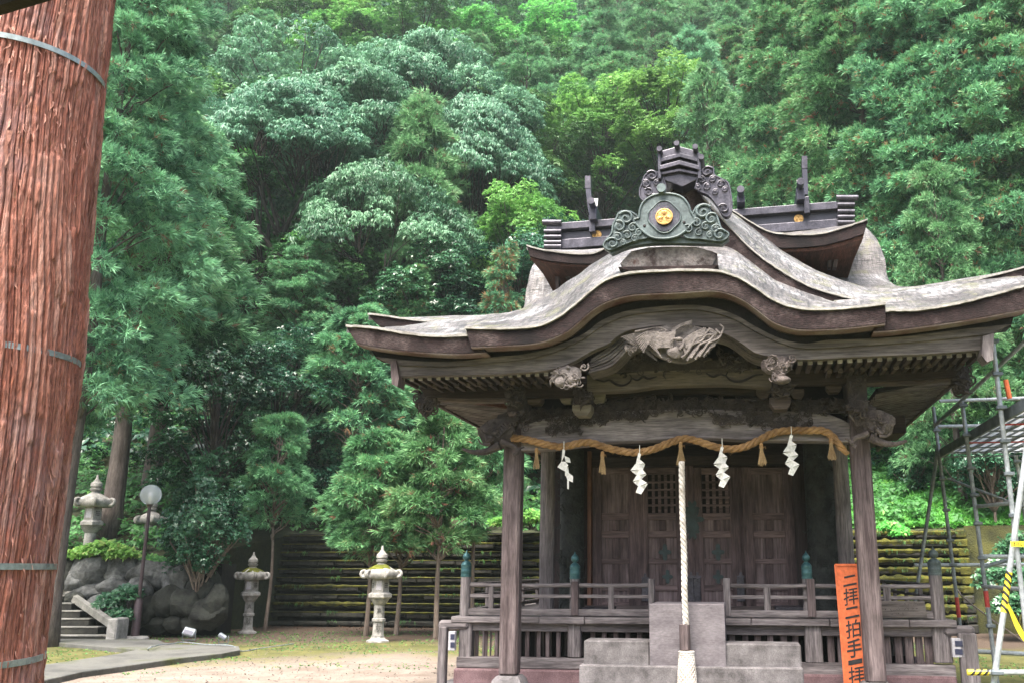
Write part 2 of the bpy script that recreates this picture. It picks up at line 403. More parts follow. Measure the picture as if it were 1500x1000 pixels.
M['moss_edge'] = noisy('mossy_roof_lip', (0.20, 0.19, 0.17), (0.34, 0.33, 0.31), 9, 0.8, 0.01, 0.6, c3=(0.15, 0.15, 0.05))
M['bark_soffit'] = wood('red_brown_eave_boards', (0.045, 0.018, 0.012), (0.14, 0.06, 0.042), 'y')

SH = thing('shrine_hall', 'old dark timber shrine hall with an undulating bark roof, carved beams and railed veranda', 'shrine', (0, 0, 0), True)
def cv(pts, v, n=80):
    return [(p[0], p[2]) for p in smooth_curve([S(x, y, v) for x, y in pts], n)]
def row(pts, v, n=80):
    return [tuple(p) for p in smooth_curve([S(x, y, v) for x, y in pts], n)]
def sheet(name, rows, mat, th=0.05, parent=SH, n=80, sub=4, rough=0.0, steps=False):
    """roof surface lofted through rows of (v, pixel points) with Catmull-Rom between rows"""
    Rw = [np.array(row(p, v, n)) for v, p in rows]
    P = [2 * Rw[0] - Rw[1]] + Rw + [2 * Rw[-1] - Rw[-2]]
    out = []
    for i in range(1, len(P) - 2):
        for k in range(sub):
            t = k / sub; p0, p1, p2, p3 = P[i - 1], P[i], P[i + 1], P[i + 2]
            out.append(0.5 * (2 * p1 + (p2 - p0) * t + (2 * p0 - 5 * p1 + 4 * p2 - p3) * t * t + (3 * p1 - p0 - 3 * p2 + p3) * t ** 3) if len(Rw) > 2 else p1 * (1 - t) + p2 * t)
    out.append(P[-2])
    if steps: out = [r + np.array([0, 0, 0.013 * ((i * 3) % 2)]) for i, r in enumerate(out)]
    mb = MB(); mb.grid([[tuple(q) for q in r] for r in out])
    if rough: mb.jitter(rough, 5.0)
    nv = len(mb.v); nr, nc = len(out), len(out[0])
    low = [(p[0], p[1], p[2] - th) for p in mb.v]
    F = list(mb.f); mb.v += low; mb.m = []
    mb.f = F + [tuple(i + nv for i in f) for f in F]
    for i in range(nr - 1):
        for c in (0, nc - 1):
            a = i * nc + c; mb.f.append((a, a + nc, a + nc + nv, a + nv))
    for j in range(nc - 1):
        for r_ in (0, nr - 1):
            a = r_ * nc + j; mb.f.append((a, a + 1, a + 1 + nv, a + nv))
    mb.m = [0] * len(mb.f)
    return mb.build(name, mat, parent, smooth=True, autos=50)
def board(name, top, bot, v, depth, mat, parent=SH, n=90, bevel=0.0, label=None):
    mb = MB(); mb.strip(cv(top, v, n), cv(bot, v, n), v, v + depth)
    return mb.build(name, mat, parent, smooth=True, bevel=bevel, label=label)

# ---- karahafu (undulating front gable) and skirts
KT = [(683, 483), (733, 484), (783, 481), (817, 468), (850, 443), (883, 416), (917, 404), (967, 400), (1000, 399), (1050, 400), (1083, 410), (1110, 427), (1143, 447), (1183, 456), (1233, 455), (1297, 448)]
KB = [(690, 507), (740, 505), (788, 501), (824, 488), (844, 474), (868, 453), (892, 440), (928, 431), (988, 428), (1048, 425), (1084, 436), (1108, 452), (1132, 470), (1156, 479), (1180, 482), (1236, 480), (1297, 473)]
LT = [(508, 480), (548, 483), (596, 491), (644, 495), (700, 493)]
LB = [(522, 502), (560, 509), (608, 514), (668, 517), (712, 515)]
RT = [(1285, 460), (1300, 458), (1344, 457), (1392, 450), (1452, 435), (1500, 422), (1524, 413)]
RB = [(1280, 485), (1308, 483), (1356, 477), (1428, 466), (1500, 452), (1516, 446)]
VF = -1.25
def lip(name, top, v, parent, t=0.028, d=0.10):
    c = cv(top, v, 90); mb = MB()
    mb.strip([(p[0], p[1] + t) for p in c], [(p[0], p[1] + 0.004) for p in c], v - 0.03, v + d); mb.jitter(0.007, 14)
    return mb.build(name, M['moss_edge'], parent, smooth=True)
def under(name, bot, v, parent, t=0.014):
    c = cv(bot, v, 90); mb = MB()
    mb.strip([(p[0], p[1] - 0.002) for p in c], [(p[0], p[1] - t) for p in c], v + 0.01, v + 0.2)
    return mb.build(name, M['worn_edge'], parent, smooth=True)
ka = board('gable_edge', KT, KB, VF - 0.08, 0.30, M['fascia']); lip('edge_lip', KT, VF - 0.08, ka); under('edge_trim', KB, VF - 0.08, ka)
sl = board('eave_edge', LT, LB, VF, 0.32, M['fascia']); lip('edge_lip', LT, VF, sl); under('edge_trim', LB, VF, sl)
sr = board('eave_edge', RT, RB, VF, 0.32, M['fascia']); lip('edge_lip', RT, VF, sr); under('edge_trim', RB, VF, sr)
# karahafu top surface
sheet('front_gable_roof', [
    (VF - 0.06, KT),
    (-0.5, [(684, 477), (740, 472), (790, 462), (817, 450), (845, 428), (880, 399), (912, 384), (960, 379), (1000, 378), (1045, 379), (1080, 386), (1110, 404), (1143, 427), (1190, 444), (1240, 450), (1296, 450)]),
    (0.4, [(686, 472), (747, 459), (800, 435), (833, 411), (867, 389), (897, 370), (940, 362), (1000, 360), (1050, 360), (1075, 366), (1100, 384), (1133, 409), (1187, 432), (1235, 445), (1296, 449)]),
], M['roof'], 0.05, rough=0.012, sub=15, steps=True, n=160)
# side skirts of the front roof rising to the hall roof
sheet('front_roof', [
    (VF + 0.02, [(508, 481), (548, 484), (596, 492), (644, 496), (700, 494)]),
    (-0.4, [(545, 481), (596, 486), (660, 484), (720, 484)]),
    (0.5, [(582, 480), (640, 472), (700, 465), (760, 464)]),
    (1.5, [(604, 478), (660, 468), (720, 462), (765, 455)])], M['roof'], 0.05, rough=0.014, n=60, sub=10, steps=True)
sheet('front_roof', [
    (VF + 0.02, [(1284, 461), (1300, 460), (1344, 458), (1392, 451), (1452, 436), (1524, 414)]),
    (-0.4, [(1240, 451), (1330, 448), (1400, 441), (1460, 428), (1516, 411)]),
    (0.5, [(1220, 440), (1250, 438), (1330, 430), (1400, 423), (1450, 417), (1510, 408)]),
    (1.5, [(1200, 434), (1250, 430), (1310, 425), (1370, 418), (1425, 409), (1490, 404)])], M['roof'], 0.05, rough=0.014, n=80, sub=10, steps=True)
# boards in the recess under the bark edge, its shade put into black colour
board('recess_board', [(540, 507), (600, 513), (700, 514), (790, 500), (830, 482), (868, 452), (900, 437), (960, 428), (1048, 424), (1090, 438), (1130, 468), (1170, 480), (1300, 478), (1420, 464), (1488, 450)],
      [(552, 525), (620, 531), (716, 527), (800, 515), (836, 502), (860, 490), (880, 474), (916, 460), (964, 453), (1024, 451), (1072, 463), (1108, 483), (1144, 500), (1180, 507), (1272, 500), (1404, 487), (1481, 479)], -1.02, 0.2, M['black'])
# bargeboard: moulding and main board
HT = [(548, 522), (620, 529), (680, 528), (716, 523), (764, 519), (800, 511), (836, 498), (860, 486), (880, 470), (916, 456), (964, 449), (1024, 447), (1072, 459), (1108, 479), (1144, 496), (1180, 503), (1212, 498), (1272, 496), (1332, 492), (1404, 483), (1481, 475)]
HM = [(579, 534), (644, 536), (700, 533), (764, 526), (800, 519), (836, 505), (860, 493), (880, 478), (916, 463), (964, 456), (1024, 454), (1072, 466), (1108, 486), (1144, 502), (1180, 510), (1260, 506), (1332, 501), (1404, 494), (1450, 489)]
HB = [(582, 551), (644, 549), (716, 548), (760, 545), (800, 542), (836, 531), (868, 513), (892, 503), (906, 491), (928, 482), (976, 476), (1024, 477), (1060, 488), (1084, 501), (1108, 517), (1140, 523), (1180, 526), (1260, 522), (1356, 518), (1442, 512)]
board('bargeboard_moulding', HT, HM, -1.06, 0.16, M['pale_x'])
board('bargeboard', HM, HB, -1.03, 0.12, M['pale_x'])
# grooved inner curve of the bargeboard either side of the phoenix
for nm, pts in (('l', [[(862, 546), (895, 536), (920, 512), (935, 503)], [(866, 524), (892, 506), (910, 492), (930, 484)]]), ('r', [[(1045, 490), (1068, 497), (1100, 520), (1125, 528)], [(1040, 480), (1064, 489), (1086, 502), (1112, 519)]])):
    mb = MB()
    for k in range(6):
        t0, t1 = k / 6, (k + 0.72) / 6
        a = [(p[0][0] * (1 - t0) + p[1][0] * t0, p[0][1] * (1 - t0) + p[1][1] * t0) for p in zip(pts[0], pts[1])]
        b = [(p[0][0] * (1 - t1) + p[1][0] * t1, p[0][1] * (1 - t1) + p[1][1] * t1) for p in zip(pts[0], pts[1])]
        mb.strip(cv(b, -0.9, 20), cv(a, -0.9, 20), -0.9 + 0.012 * (k % 2), -0.55)
    mb.build('grooved_moulding', M['pale_x'], SH, smooth=True)
# end caps of the bargeboard
mb = MB(); mb.prism([(p.x, p.z) for p in (S(571, 527, -1.1), S(580, 527, -1.1), S(584, 553, -1.1), S(582, 566, -1.1), S(574, 562, -1.1))], -1.1, -0.9); mb.build('beam_end', M['wood_z'], SH)
mb = MB(); mb.prism([(p.x, p.z) for p in (S(1440, 492, -1.1), S(1456, 488, -1.1), S(1455, 526, -1.1), S(1446, 530, -1.1), S(1438, 520, -1.1))], -1.1, -0.9); mb.build('beam_end', M['grey_z'], SH)

# ---- rafters under the front eave: ends seen in a row, bodies run back
def rafters(x0, y0, x1, y1, n, v, sz, back, mat, drop=0.0, skip=()):
    for i in range(n):
        if i in skip: continue
        t = i / (n - 1); p = S(x0 + (x1 - x0) * t, y0 + (y1 - y0) * t, v)
        mb = MB(); mb.box((p.x - sz / 2, v, p.z - sz / 2), (p.x + sz / 2, v + back, p.z + sz / 2), 0.004)
        rf_ = mb.build('rafter', M['dark_y'], SH)
        mb = MB(); mb.box((p.x - sz / 2 - 0.001, v - 0.012, p.z - sz / 2 - 0.001), (p.x + sz / 2 + 0.001, v + 0.012, p.z + sz / 2 + 0.001), 0.003); mb.build('rafter_end', mat, rf_)
random.seed(4)
M['rafter_tip'] = noisy('pale_rafter_end', (0.13, 0.12, 0.115), (0.42, 0.40, 0.39), 3.0, 0.8)  # paler than the bodies, so the ends read in a row
rafters(590, 555, 800, 547, 17, -0.93, 0.042, 0.45, M['rafter_tip'])
rafters(1172, 531, 1434, 518, 19, -0.93, 0.047, 0.45, M['rafter_tip'])
rafters(637, 565, 800, 558, 11, -0.62, 0.045, 0.3, M['wood_y'])
rafters(1215, 543, 1410, 531, 13, -0.62, 0.045, 0.3, M['wood_y'])
# soffit boards above the rafters
for xa, xb, ya, yb in ((576, 852, 548, 536), (1120, 1448, 524, 510)):
    a = S(xa, ya, -0.9); b = S(xb, yb, -0.9); mb = MB()
    mb.add([(a.x, -0.9, a.z + 0.03), (b.x, -0.9, b.z + 0.03), (b.x, 1.2, b.z + 0.12), (a.x, 1.2, a.z + 0.12), (a.x, -0.9, a.z + 0.06), (b.x, -0.9, b.z + 0.06), (b.x, 1.2, b.z + 0.15), (a.x, 1.2, a.z + 0.15)],
           [(0, 1, 2, 3), (4, 5, 6, 7), (0, 1, 5, 4), (1, 2, 6, 5), (2, 3, 7, 6), (3, 0, 4, 7)])
    mb.build('soffit_board', M['dark_x'], SH)
# eave purlins
board('eave_purlin', [(612, 566), (700, 563), (860, 560)], [(624, 580), (700, 583), (860, 578)], -0.35, 0.16, M['dark_x'])
board('eave_purlin', [(1120, 541), (1250, 540), (1412, 533)], [(1120, 562), (1250, 560), (1398, 552)], -0.35, 0.16, M['dark_x'])
board('purlin_plank', [(628, 581), (700, 584), (742, 583)], [(632, 586), (700, 589), (742, 588)], -0.30, 0.10, M['wood_x'])
board('purlin_plank', [(1262, 557), (1330, 556), (1396, 551)], [(1256, 564), (1330, 562), (1394, 556)], -0.30, 0.10, M['wood_x'])
# upper tie beam with engraved scrolls
tb = board('upper_tie_beam', [(860, 549), (920, 546), (970, 539), (1030, 537), (1080, 538), (1130, 541)], [(860, 573), (920, 571), (965, 565), (1020, 563), (1070, 563), (1130, 567)], -0.42, 0.18, wood('ochre_beam_wood', (0.075, 0.062, 0.048), (0.21, 0.18, 0.145), 'x'))
def spiral(cx, cy, r, turns, v, a0=0, sgn=1, n=26, flat=1.0):
    c = S(cx, cy, v); k = r * 0.0072
    return [Vector((c.x + k * (1 - 0.88 * i / n) * math.cos(a0 + sgn * turns * 2 * math.pi * i / n), v - 0.012 * i / n, c.z + flat * k * (1 - 0.88 * i / n) * math.sin(a0 + sgn * turns * 2 * math.pi * i / n))) for i in range(n + 1)]
mb = MB()
for pts in ([(872, 555), (884, 558), (893, 556), (902, 562), (912, 564), (921, 560), (925, 553), (922, 548)], [(925, 553), (934, 556), (942, 551), (950, 554), (962, 551)], [(1118, 548), (1106, 549), (1098, 553), (1085, 558), (1072, 557), (1064, 550), (1066, 544)], [(1064, 550), (1054, 548), (1044, 551), (1034, 546)], [(908, 549), (914, 546), (917, 551), (912, 552)], [(1076, 544), (1084, 542), (1084, 547)]):
    c = smooth_curve([S(x, y, -0.43) for x, y in pts], 26)
    mb.tube([Vector(p) for p in c], [0.010 * math.sin(math.pi * (0.12 + 0.8 * i / 25)) + 0.003 for i in range(26)], 6)
mb.build('engraved_scroll', M['black'], tb, smooth=True)
board('frieze_plank', [(862, 576), (1000, 568), (1126, 571)], [(862, 584), (1000, 576), (1126, 580)], -0.15, 0.1, M['dark_x'])

# ---- carvings
def curl(mb, cx, cy, r, v, seed, thick=0.16, turns=1.4, a0=None, sgn=None):
    rnd = random.Random(seed); a0 = rnd.uniform(0, 6.28) if a0 is None else a0; sgn = rnd.choice((-1, 1)) if sgn is None else sgn
    p = spiral(cx, cy, r, turns, v, a0, sgn, 22)
    k = r * 0.0072
    mb.tube(p, [k * thick * (1.25 - 0.75 * i / 22) for i in range(23)], 7)
def lumps(mb, regions, v, n, seed, r=(2, 6), depth=0.08, curls=0.5):
    """carved mass: curls, leaf-like blades and rounded lumps inside pixel boxes"""
    rnd = random.Random(seed)
    for _ in range(n):
        x0, y0, x1, y1 = rnd.choice(regions)
        cx, cy = rnd.uniform(x0, x1), rnd.uniform(y0, y1); vv = v + rnd.uniform(-depth, 0.02); rr = rnd.uniform(*r)
        q = rnd.random()
        if q < curls: curl(mb, cx, cy, rr * 1.15, vv, rnd.random())
        elif q < curls + 0.3:
            c = S(cx, cy, vv); a = rnd.uniform(0, 6.28); L = rr * 0.0072 * 2.4
            pts = [c + Vector((L * t * math.cos(a + t), -0.02 * math.sin(3 * t), L * t * math.sin(a + t))) for t in (0, 0.33, 0.66, 1)]
            k = rr * 0.0072; mb.tube(pts, [k * 0.3, k * 0.42, k * 0.3, k * 0.05], 6)
        else:
            c = S(cx, cy, vv); mb.ball(c, rr * 0.0072 * 0.7, 8, 5, (rnd.uniform(0.7, 1.4), 0.8, rnd.uniform(0.6, 1.1)), 0.5, rnd.randint(0, 99))
# dark frieze of figures between the beams
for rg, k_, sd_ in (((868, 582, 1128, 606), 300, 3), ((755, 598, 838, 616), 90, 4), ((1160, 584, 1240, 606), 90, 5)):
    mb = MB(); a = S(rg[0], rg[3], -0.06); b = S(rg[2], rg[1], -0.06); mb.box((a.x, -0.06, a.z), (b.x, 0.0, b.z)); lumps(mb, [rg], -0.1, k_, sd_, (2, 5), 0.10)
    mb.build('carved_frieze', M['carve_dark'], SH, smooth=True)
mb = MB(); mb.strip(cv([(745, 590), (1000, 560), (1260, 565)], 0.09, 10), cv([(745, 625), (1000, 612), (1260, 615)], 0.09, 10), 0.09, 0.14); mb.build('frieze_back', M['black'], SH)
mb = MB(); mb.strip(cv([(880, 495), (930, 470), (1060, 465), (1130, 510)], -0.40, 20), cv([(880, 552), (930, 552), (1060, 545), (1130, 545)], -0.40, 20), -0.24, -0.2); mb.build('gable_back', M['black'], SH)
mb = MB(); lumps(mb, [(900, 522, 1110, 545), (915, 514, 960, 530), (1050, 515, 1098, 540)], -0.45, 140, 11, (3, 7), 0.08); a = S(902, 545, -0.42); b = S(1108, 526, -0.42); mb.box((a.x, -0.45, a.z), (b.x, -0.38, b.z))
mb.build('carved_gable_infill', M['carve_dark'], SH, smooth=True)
# relief of blossoms on the main beam
mb = MB(); lumps(mb, [(800, 614, 850, 636), (840, 604, 895, 622), (880, 604, 950, 614), (1045, 606, 1130, 620), (1090, 606, 1190, 626), (1130, 618, 1165, 626)], -0.125, 640, 21, (1.6, 4.2), 0.02, 0.55)
MBEAM_T = [(763, 624), (780, 618), (799, 612), (842, 606), (893, 602), (1000, 599), (1100, 600), (1196, 603), (1225, 610), (1246, 620)]
MBEAM_B = [(763, 660), (808, 657), (850, 652), (893, 647), (947, 645), (1000, 641), (1040, 641), (1100, 644), (1160, 645), (1246, 647)]
kb = board('main_tie_beam', MBEAM_T, MBEAM_B, -0.11, 0.22, M['grey_x'], bevel=0.012)
a = S(800, 634, -0.115); mb.build('beam_relief', M['carve_dark'], kb, smooth=True)
# phoenix
mb = MB()
def feather(pts, w0, w1, v=-1.10, th=0.5):
    c = smooth_curve([S(x, y, v) for x, y in pts], 16)
    mb.tube([Vector(p) for p in c], [0.0072 * (w0 + (w1 - w0) * i / 15) for i in range(16)], 6)
rnd = random.Random(7)
for k in range(22):                                     # left wing fan
    t = k / 21; feather([(985 - 6 * t, 492 + 14 * t), (955 - 10 * t, 490 + 18 * t - 6), (910 + 52 * t, 494 + 34 * t)], 1.6, 0.9, -1.12 + 0.004 * k)
for k in range(8):
    t = k / 7; feather([(978, 490 + 6 * t), (950 + 5 * t, 486 + 10 * t), (930 + 12 * t, 496 + 20 * t)], 1.8, 0.8, -1.15)
for k in range(9):                                      # right wing
    t = k / 8; feather([(1008, 505 + 4 * t), (1022, 492 + 12 * t), (1030 - 6 * t, 482 + 10 * t)], 1.5, 0.6, -1.12)
for k in range(5):
    feather([(984, 488 - k), (998, 478 - k * 0.8), (1014, 474 - k * 1.2)], 1.5, 0.7, -1.12)
for x0, y0 in ((1000, 525), (1012, 524), (1024, 522), (1006, 515)):   # ribbon tail
    feather([(x0, y0), (x0 + 10, y0 - 14), (x0 + 14, y0 - 20), (x0 + 28, y0 - 26), (x0 + 34, y0 - 34), (1056 - (1024 - x0) * 0.4, 490), (1048 - (1024 - x0) * 0.4, 483)], 2.3, 1.3, -1.14)
feather([(930, 486), (950, 482), (962, 480), (976, 484), (968, 494), (960, 500), (952, 500)], 1.8, 1.0, -1.13)
feather([(940, 490), (962, 486), (975, 482)], 1.5, 0.8, -1.13)
feather([(995, 512), (1000, 506), (1001, 500), (995, 496), (987, 496)], 2.6, 1.6, -1.18)
feather([(987, 496), (983, 499), (981, 503)], 1.4, 0.4, -1.18)
feather([(1000, 508), (1004, 518), (998, 523)], 2.2, 1.0, -1.16)
for k in range(16):                                     # second row of the left wing and shoulder plumes
    t = k / 15; feather([(990 - 4 * t, 486 + 22 * t), (968 - 6 * t, 490 + 20 * t), (940 + 30 * t, 494 + 30 * t)], 1.9, 0.9, -1.15)
for k in range(14):
    t = k / 13; feather([(1002 + 3 * t, 498 + 12 * t), (1016 + 4 * t, 488 + 12 * t), (1034 - 2 * t, 480 + 12 * t)], 1.6, 0.7, -1.14)
for x0, y0 in ((1006, 528), (1018, 526), (1030, 522), (1036, 515), (1012, 520)):
    feather([(x0, y0), (x0 + 9, y0 - 12), (x0 + 16, y0 - 16), (x0 + 20, y0 - 26), (x0 + 24, y0 - 34), (x0 + 18, y0 - 40)], 2.4, 1.2, -1.12)
mb.strip(cv([(925, 492), (960, 480), (1000, 474), (1052, 486)], -1.06, 20), cv([(950, 512), (970, 524), (1005, 530), (1042, 510)], -1.06, 20), -1.06, -0.98)
mb.ball(S(995, 497, -1.18), 0.028, 10, 7, (1.3, 1, 0.9)); mb.ball(S(992, 515, -1.12), 0.07, 12, 8, (1.5, 0.7, 0.9), 0.3)
lumps(mb, [(912, 508, 945, 516), (975, 520, 1010, 530), (1010, 500, 1040, 525)], -1.08, 22, 5, (2, 4.5), 0.03, 0.6)
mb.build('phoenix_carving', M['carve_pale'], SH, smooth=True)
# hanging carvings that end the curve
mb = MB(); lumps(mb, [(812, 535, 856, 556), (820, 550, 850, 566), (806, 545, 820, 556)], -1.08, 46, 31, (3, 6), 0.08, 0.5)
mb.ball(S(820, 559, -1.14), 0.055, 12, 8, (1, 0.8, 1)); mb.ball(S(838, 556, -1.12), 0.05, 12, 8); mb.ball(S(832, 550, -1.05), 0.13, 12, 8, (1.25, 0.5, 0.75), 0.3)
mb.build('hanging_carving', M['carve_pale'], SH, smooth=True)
mb = MB(); lumps(mb, [(1116, 524, 1162, 542), (1128, 535, 1150, 555)], -1.08, 46, 32, (3, 6), 0.08, 0.5)
mb.ball(S(1145, 556, -1.13), 0.075, 12, 8, (1.2, 0.8, 0.6)); mb.ball(S(1140, 535, -1.05), 0.13, 12, 8, (1.25, 0.5, 0.75), 0.3)
mb.build('hanging_carving', M['carve'], SH, smooth=True, label='greyer hanging carving at the right end of the curved gable')
def masu(x, y, v, w, h, mat, n='bearing_block'):
    a = S(x, y, v); k = 0.0073; mb = MB()
    prof = [(-w / 2, h * 0.5), (w / 2, h * 0.5), (w / 2, 0), (w / 2 * 0.62, -h * 0.5), (-w / 2 * 0.62, -h * 0.5), (-w / 2, 0)]
    mb.prism([(a.x + px * k, a.z + pz * k) for px, pz in prof], v, v + w * k)
    return mb.build(n, mat, SH, bevel=0.006)
OC = M['bearing'] = wood('pale_bearing_block_wood', (0.15, 0.13, 0.105), (0.30, 0.27, 0.23), 'x')
for a in ((852, 600, -0.36, 29, 17, OC), (829, 583, -0.2, 20, 14, OC), (877, 583, -0.2, 20, 14, OC), (1143, 590, -0.36, 30, 17, M['wood_x']), (1118, 576, -0.2, 20, 14, M['wood_x']), (1168, 576, -0.2, 20, 14, M['wood_x']),
          (782, 586, -0.2, 24, 12, M['wood_x']), (750, 602, -0.36, 16, 14, M['wood_x']), (1222, 568, -0.2, 22, 12, M['wood_x']), (1256, 600, -0.36, 18, 14, M['dark_x'])): masu(*a)
# carved bracket towers above the pillars and below the pendants
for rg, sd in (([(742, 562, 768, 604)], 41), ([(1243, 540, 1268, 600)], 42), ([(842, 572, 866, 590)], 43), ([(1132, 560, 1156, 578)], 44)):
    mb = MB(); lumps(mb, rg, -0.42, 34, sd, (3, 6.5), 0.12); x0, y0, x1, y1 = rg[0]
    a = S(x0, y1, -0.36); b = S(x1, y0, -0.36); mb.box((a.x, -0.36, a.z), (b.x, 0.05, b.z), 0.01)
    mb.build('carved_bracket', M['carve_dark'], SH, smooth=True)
# outer hanging brackets
for rg, sd in (([(610, 576, 642, 592), (616, 588, 636, 606)], 51), ([(1396, 538, 1422, 560), (1398, 556, 1414, 575)], 52)):
    mb = MB(); lumps(mb, rg, -0.2, 40, sd, (4, 8), 0.14); x0, y0, x1, y1 = rg[0]; mb.ball(S((x0 + x1) / 2, (y0 + rg[1][3]) / 2, -0.15), 0.13, 10, 7, (0.8, 0.7, 1.1), 0.4)
    mb.build('hanging_bracket', M['carve_dark'], SH, smooth=True)
# beast heads on the pillar tops (trunk, tusk and mane)
for sx, base in ((-1, (728, 632)), (1, (1278, 620))):
    mb = MB(); X = lambda d: base[0] + sx * d
    mb.ball(S(X(2), base[1] + 2, -0.22), 0.15, 14, 10, (1.35, 0.8, 1.0), 0.35, 3)
    mb.ball(S(X(-14), base[1] - 14, -0.15), 0.13, 12, 8, (1.1, 0.8, 0.9), 0.4, 5)
    def tb_(pts, w0, w1, v=-0.3):
        c = smooth_curve([S(X(a), base[1] + b, v) for a, b in pts], 20); mb.tube([Vector(p) for p in c], [0.0072 * (w0 + (w1 - w0) * i / 19) for i in range(20)], 9)
    tb_([(-4, 20), (14, 28), (30, 30), (42, 28), (50, 25)], 7, 2.2)            # long snout
    tb_([(-6, 14), (-16, 18), (-26, 22), (-30, 30), (-24, 34)], 5, 2.6, -0.34)  # curled trunk towards the pillar
    tb_([(-30, 30), (-34, 24), (-40, 22)], 3, 1.2, -0.36)
    tb_([(6, 8), (14, 14), (18, 4), (24, -2)], 3.2, 1.2, -0.36)
    tb_([(10, 18), (22, 18), (28, 10)], 2.4, 0.8, -0.36)
    for k in range(6): tb_([(-18 + 3 * k, -6 + 3 * k), (-10 + 3 * k, -14 + 3 * k), (-4 + 3 * k, -8 + 3 * k)], 3, 1.2, -0.32)
    lumps(mb, [(X(-24) - 10, base[1] - 24, X(-24) + 22, base[1] + 2), (X(10) - 12, base[1] - 16, X(10) + 12, base[1] + 14)], -0.3, 36, 60 + sx, (2.5, 6), 0.08)
    mb.build('beast_head_carving', M['carve'] if sx > 0 else M['carve_dark'], SH, smooth=True)

# ---- front pillars
for (xt, yt, xb, yb) in ((753.5, 640, 746, 985), (1259.5, 632, 1283, 1000)):
    u = (S(xt, 660, 0).x + S(xb, yb, 0).x) / 2; z0 = 0.44 if xb < 800 else 0.43; z1 = S(xt, yt, 0).z + 0.25
    mb = MB(); mb.box((u - 0.1, -0.1, z0), (u + 0.1, 0.1, z1), 0.022)
    fp = mb.build('front_pillar', M['wood_z'], SH)
    mb = MB(); mb.add([(u + a * s, b * s, z) for z, s in ((0.44 - 0.002, 0.115), (0.40, 0.15), (0.22, 0.21), (0.2, 0.21)) for a, b in ((-1, -1), (1, -1), (1, 1), (-1, 1))],
        [(i * 4 + k, i * 4 + (k + 1) % 4, i * 4 + 4 + (k + 1) % 4, i * 4 + 4 + k) for i in range(3) for k in range(4)] + [(3, 2, 1, 0), (12, 13, 14, 15)])
    mb.build('pillar_base', M['stone_purple'], SH, smooth=True)
# ---- hall body
UW = 1.93; VW = 1.75
zdeck = S(800, 903, 0.8).z
for x in (801.5, 1238.5):
    p = S(x, 800, VW); mb = MB(); mb.lathe([(0.095, zdeck), (0.098, zdeck + 0.9), (0.093, 3.1)], (p.x, VW, 0), 20); mb.build('hall_pillar', M['grey_z'], SH, smooth=True)
VD = 2.25
mb = MB(); a = S(812, 700, VD); b = S(1232, 700, VD)
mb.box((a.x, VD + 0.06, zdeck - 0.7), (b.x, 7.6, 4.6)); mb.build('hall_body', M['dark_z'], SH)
mb = MB(); mb.box((a.x - 0.7, 1.3, 3.12), (b.x + 0.7, 2.0, 3.34), 0.01); mb.box((a.x - 0.1, VD - 0.02, 2.98), (b.x + 0.1, VD + 0.1, 3.2), 0.01); mb.build('head_beam', M['dark_x'], SH)
mb = MB(); mb.box((a.x - 0.05, 1.25, 3.52), (b.x + 0.05, 7.9, 3.6)); mb.build('hall_ceiling', M['dark_x'], SH)
# black carved columns flanking the doors
for x0, x1 in ((818, 853), (1182, 1228)):
    a = S(x0, 760, 2.0); b = S(x1, 760, 2.0); mb = MB()
    mb.lathe([(0.5 * (b.x - a.x), zdeck), (0.5 * (b.x - a.x), 3.1)], ((a.x + b.x) / 2, 2.12, 0), 22)
    rr = random.Random(x0)
    for _ in range(90):
        th = rr.uniform(-2.9, -0.25); z = rr.uniform(zdeck, 3.0); r = 0.5 * (b.x - a.x)
        c = Vector(((a.x + b.x) / 2 + r * math.cos(th), 2.12 + r * math.sin(th), z)); ln = rr.uniform(0.03, 0.09); a1 = rr.uniform(0, 6)
        mb.tube([c + Vector((ln * math.cos(a1) * t, -0.012, ln * math.sin(a1) * t + 0.02 * math.sin(5 * t))) for t in (-1, -.4, .3, 1)], [0.005, 0.012, 0.011, 0.004], 5)
    mb.build('carved_column', M['carved_black'], SH, smooth=True)
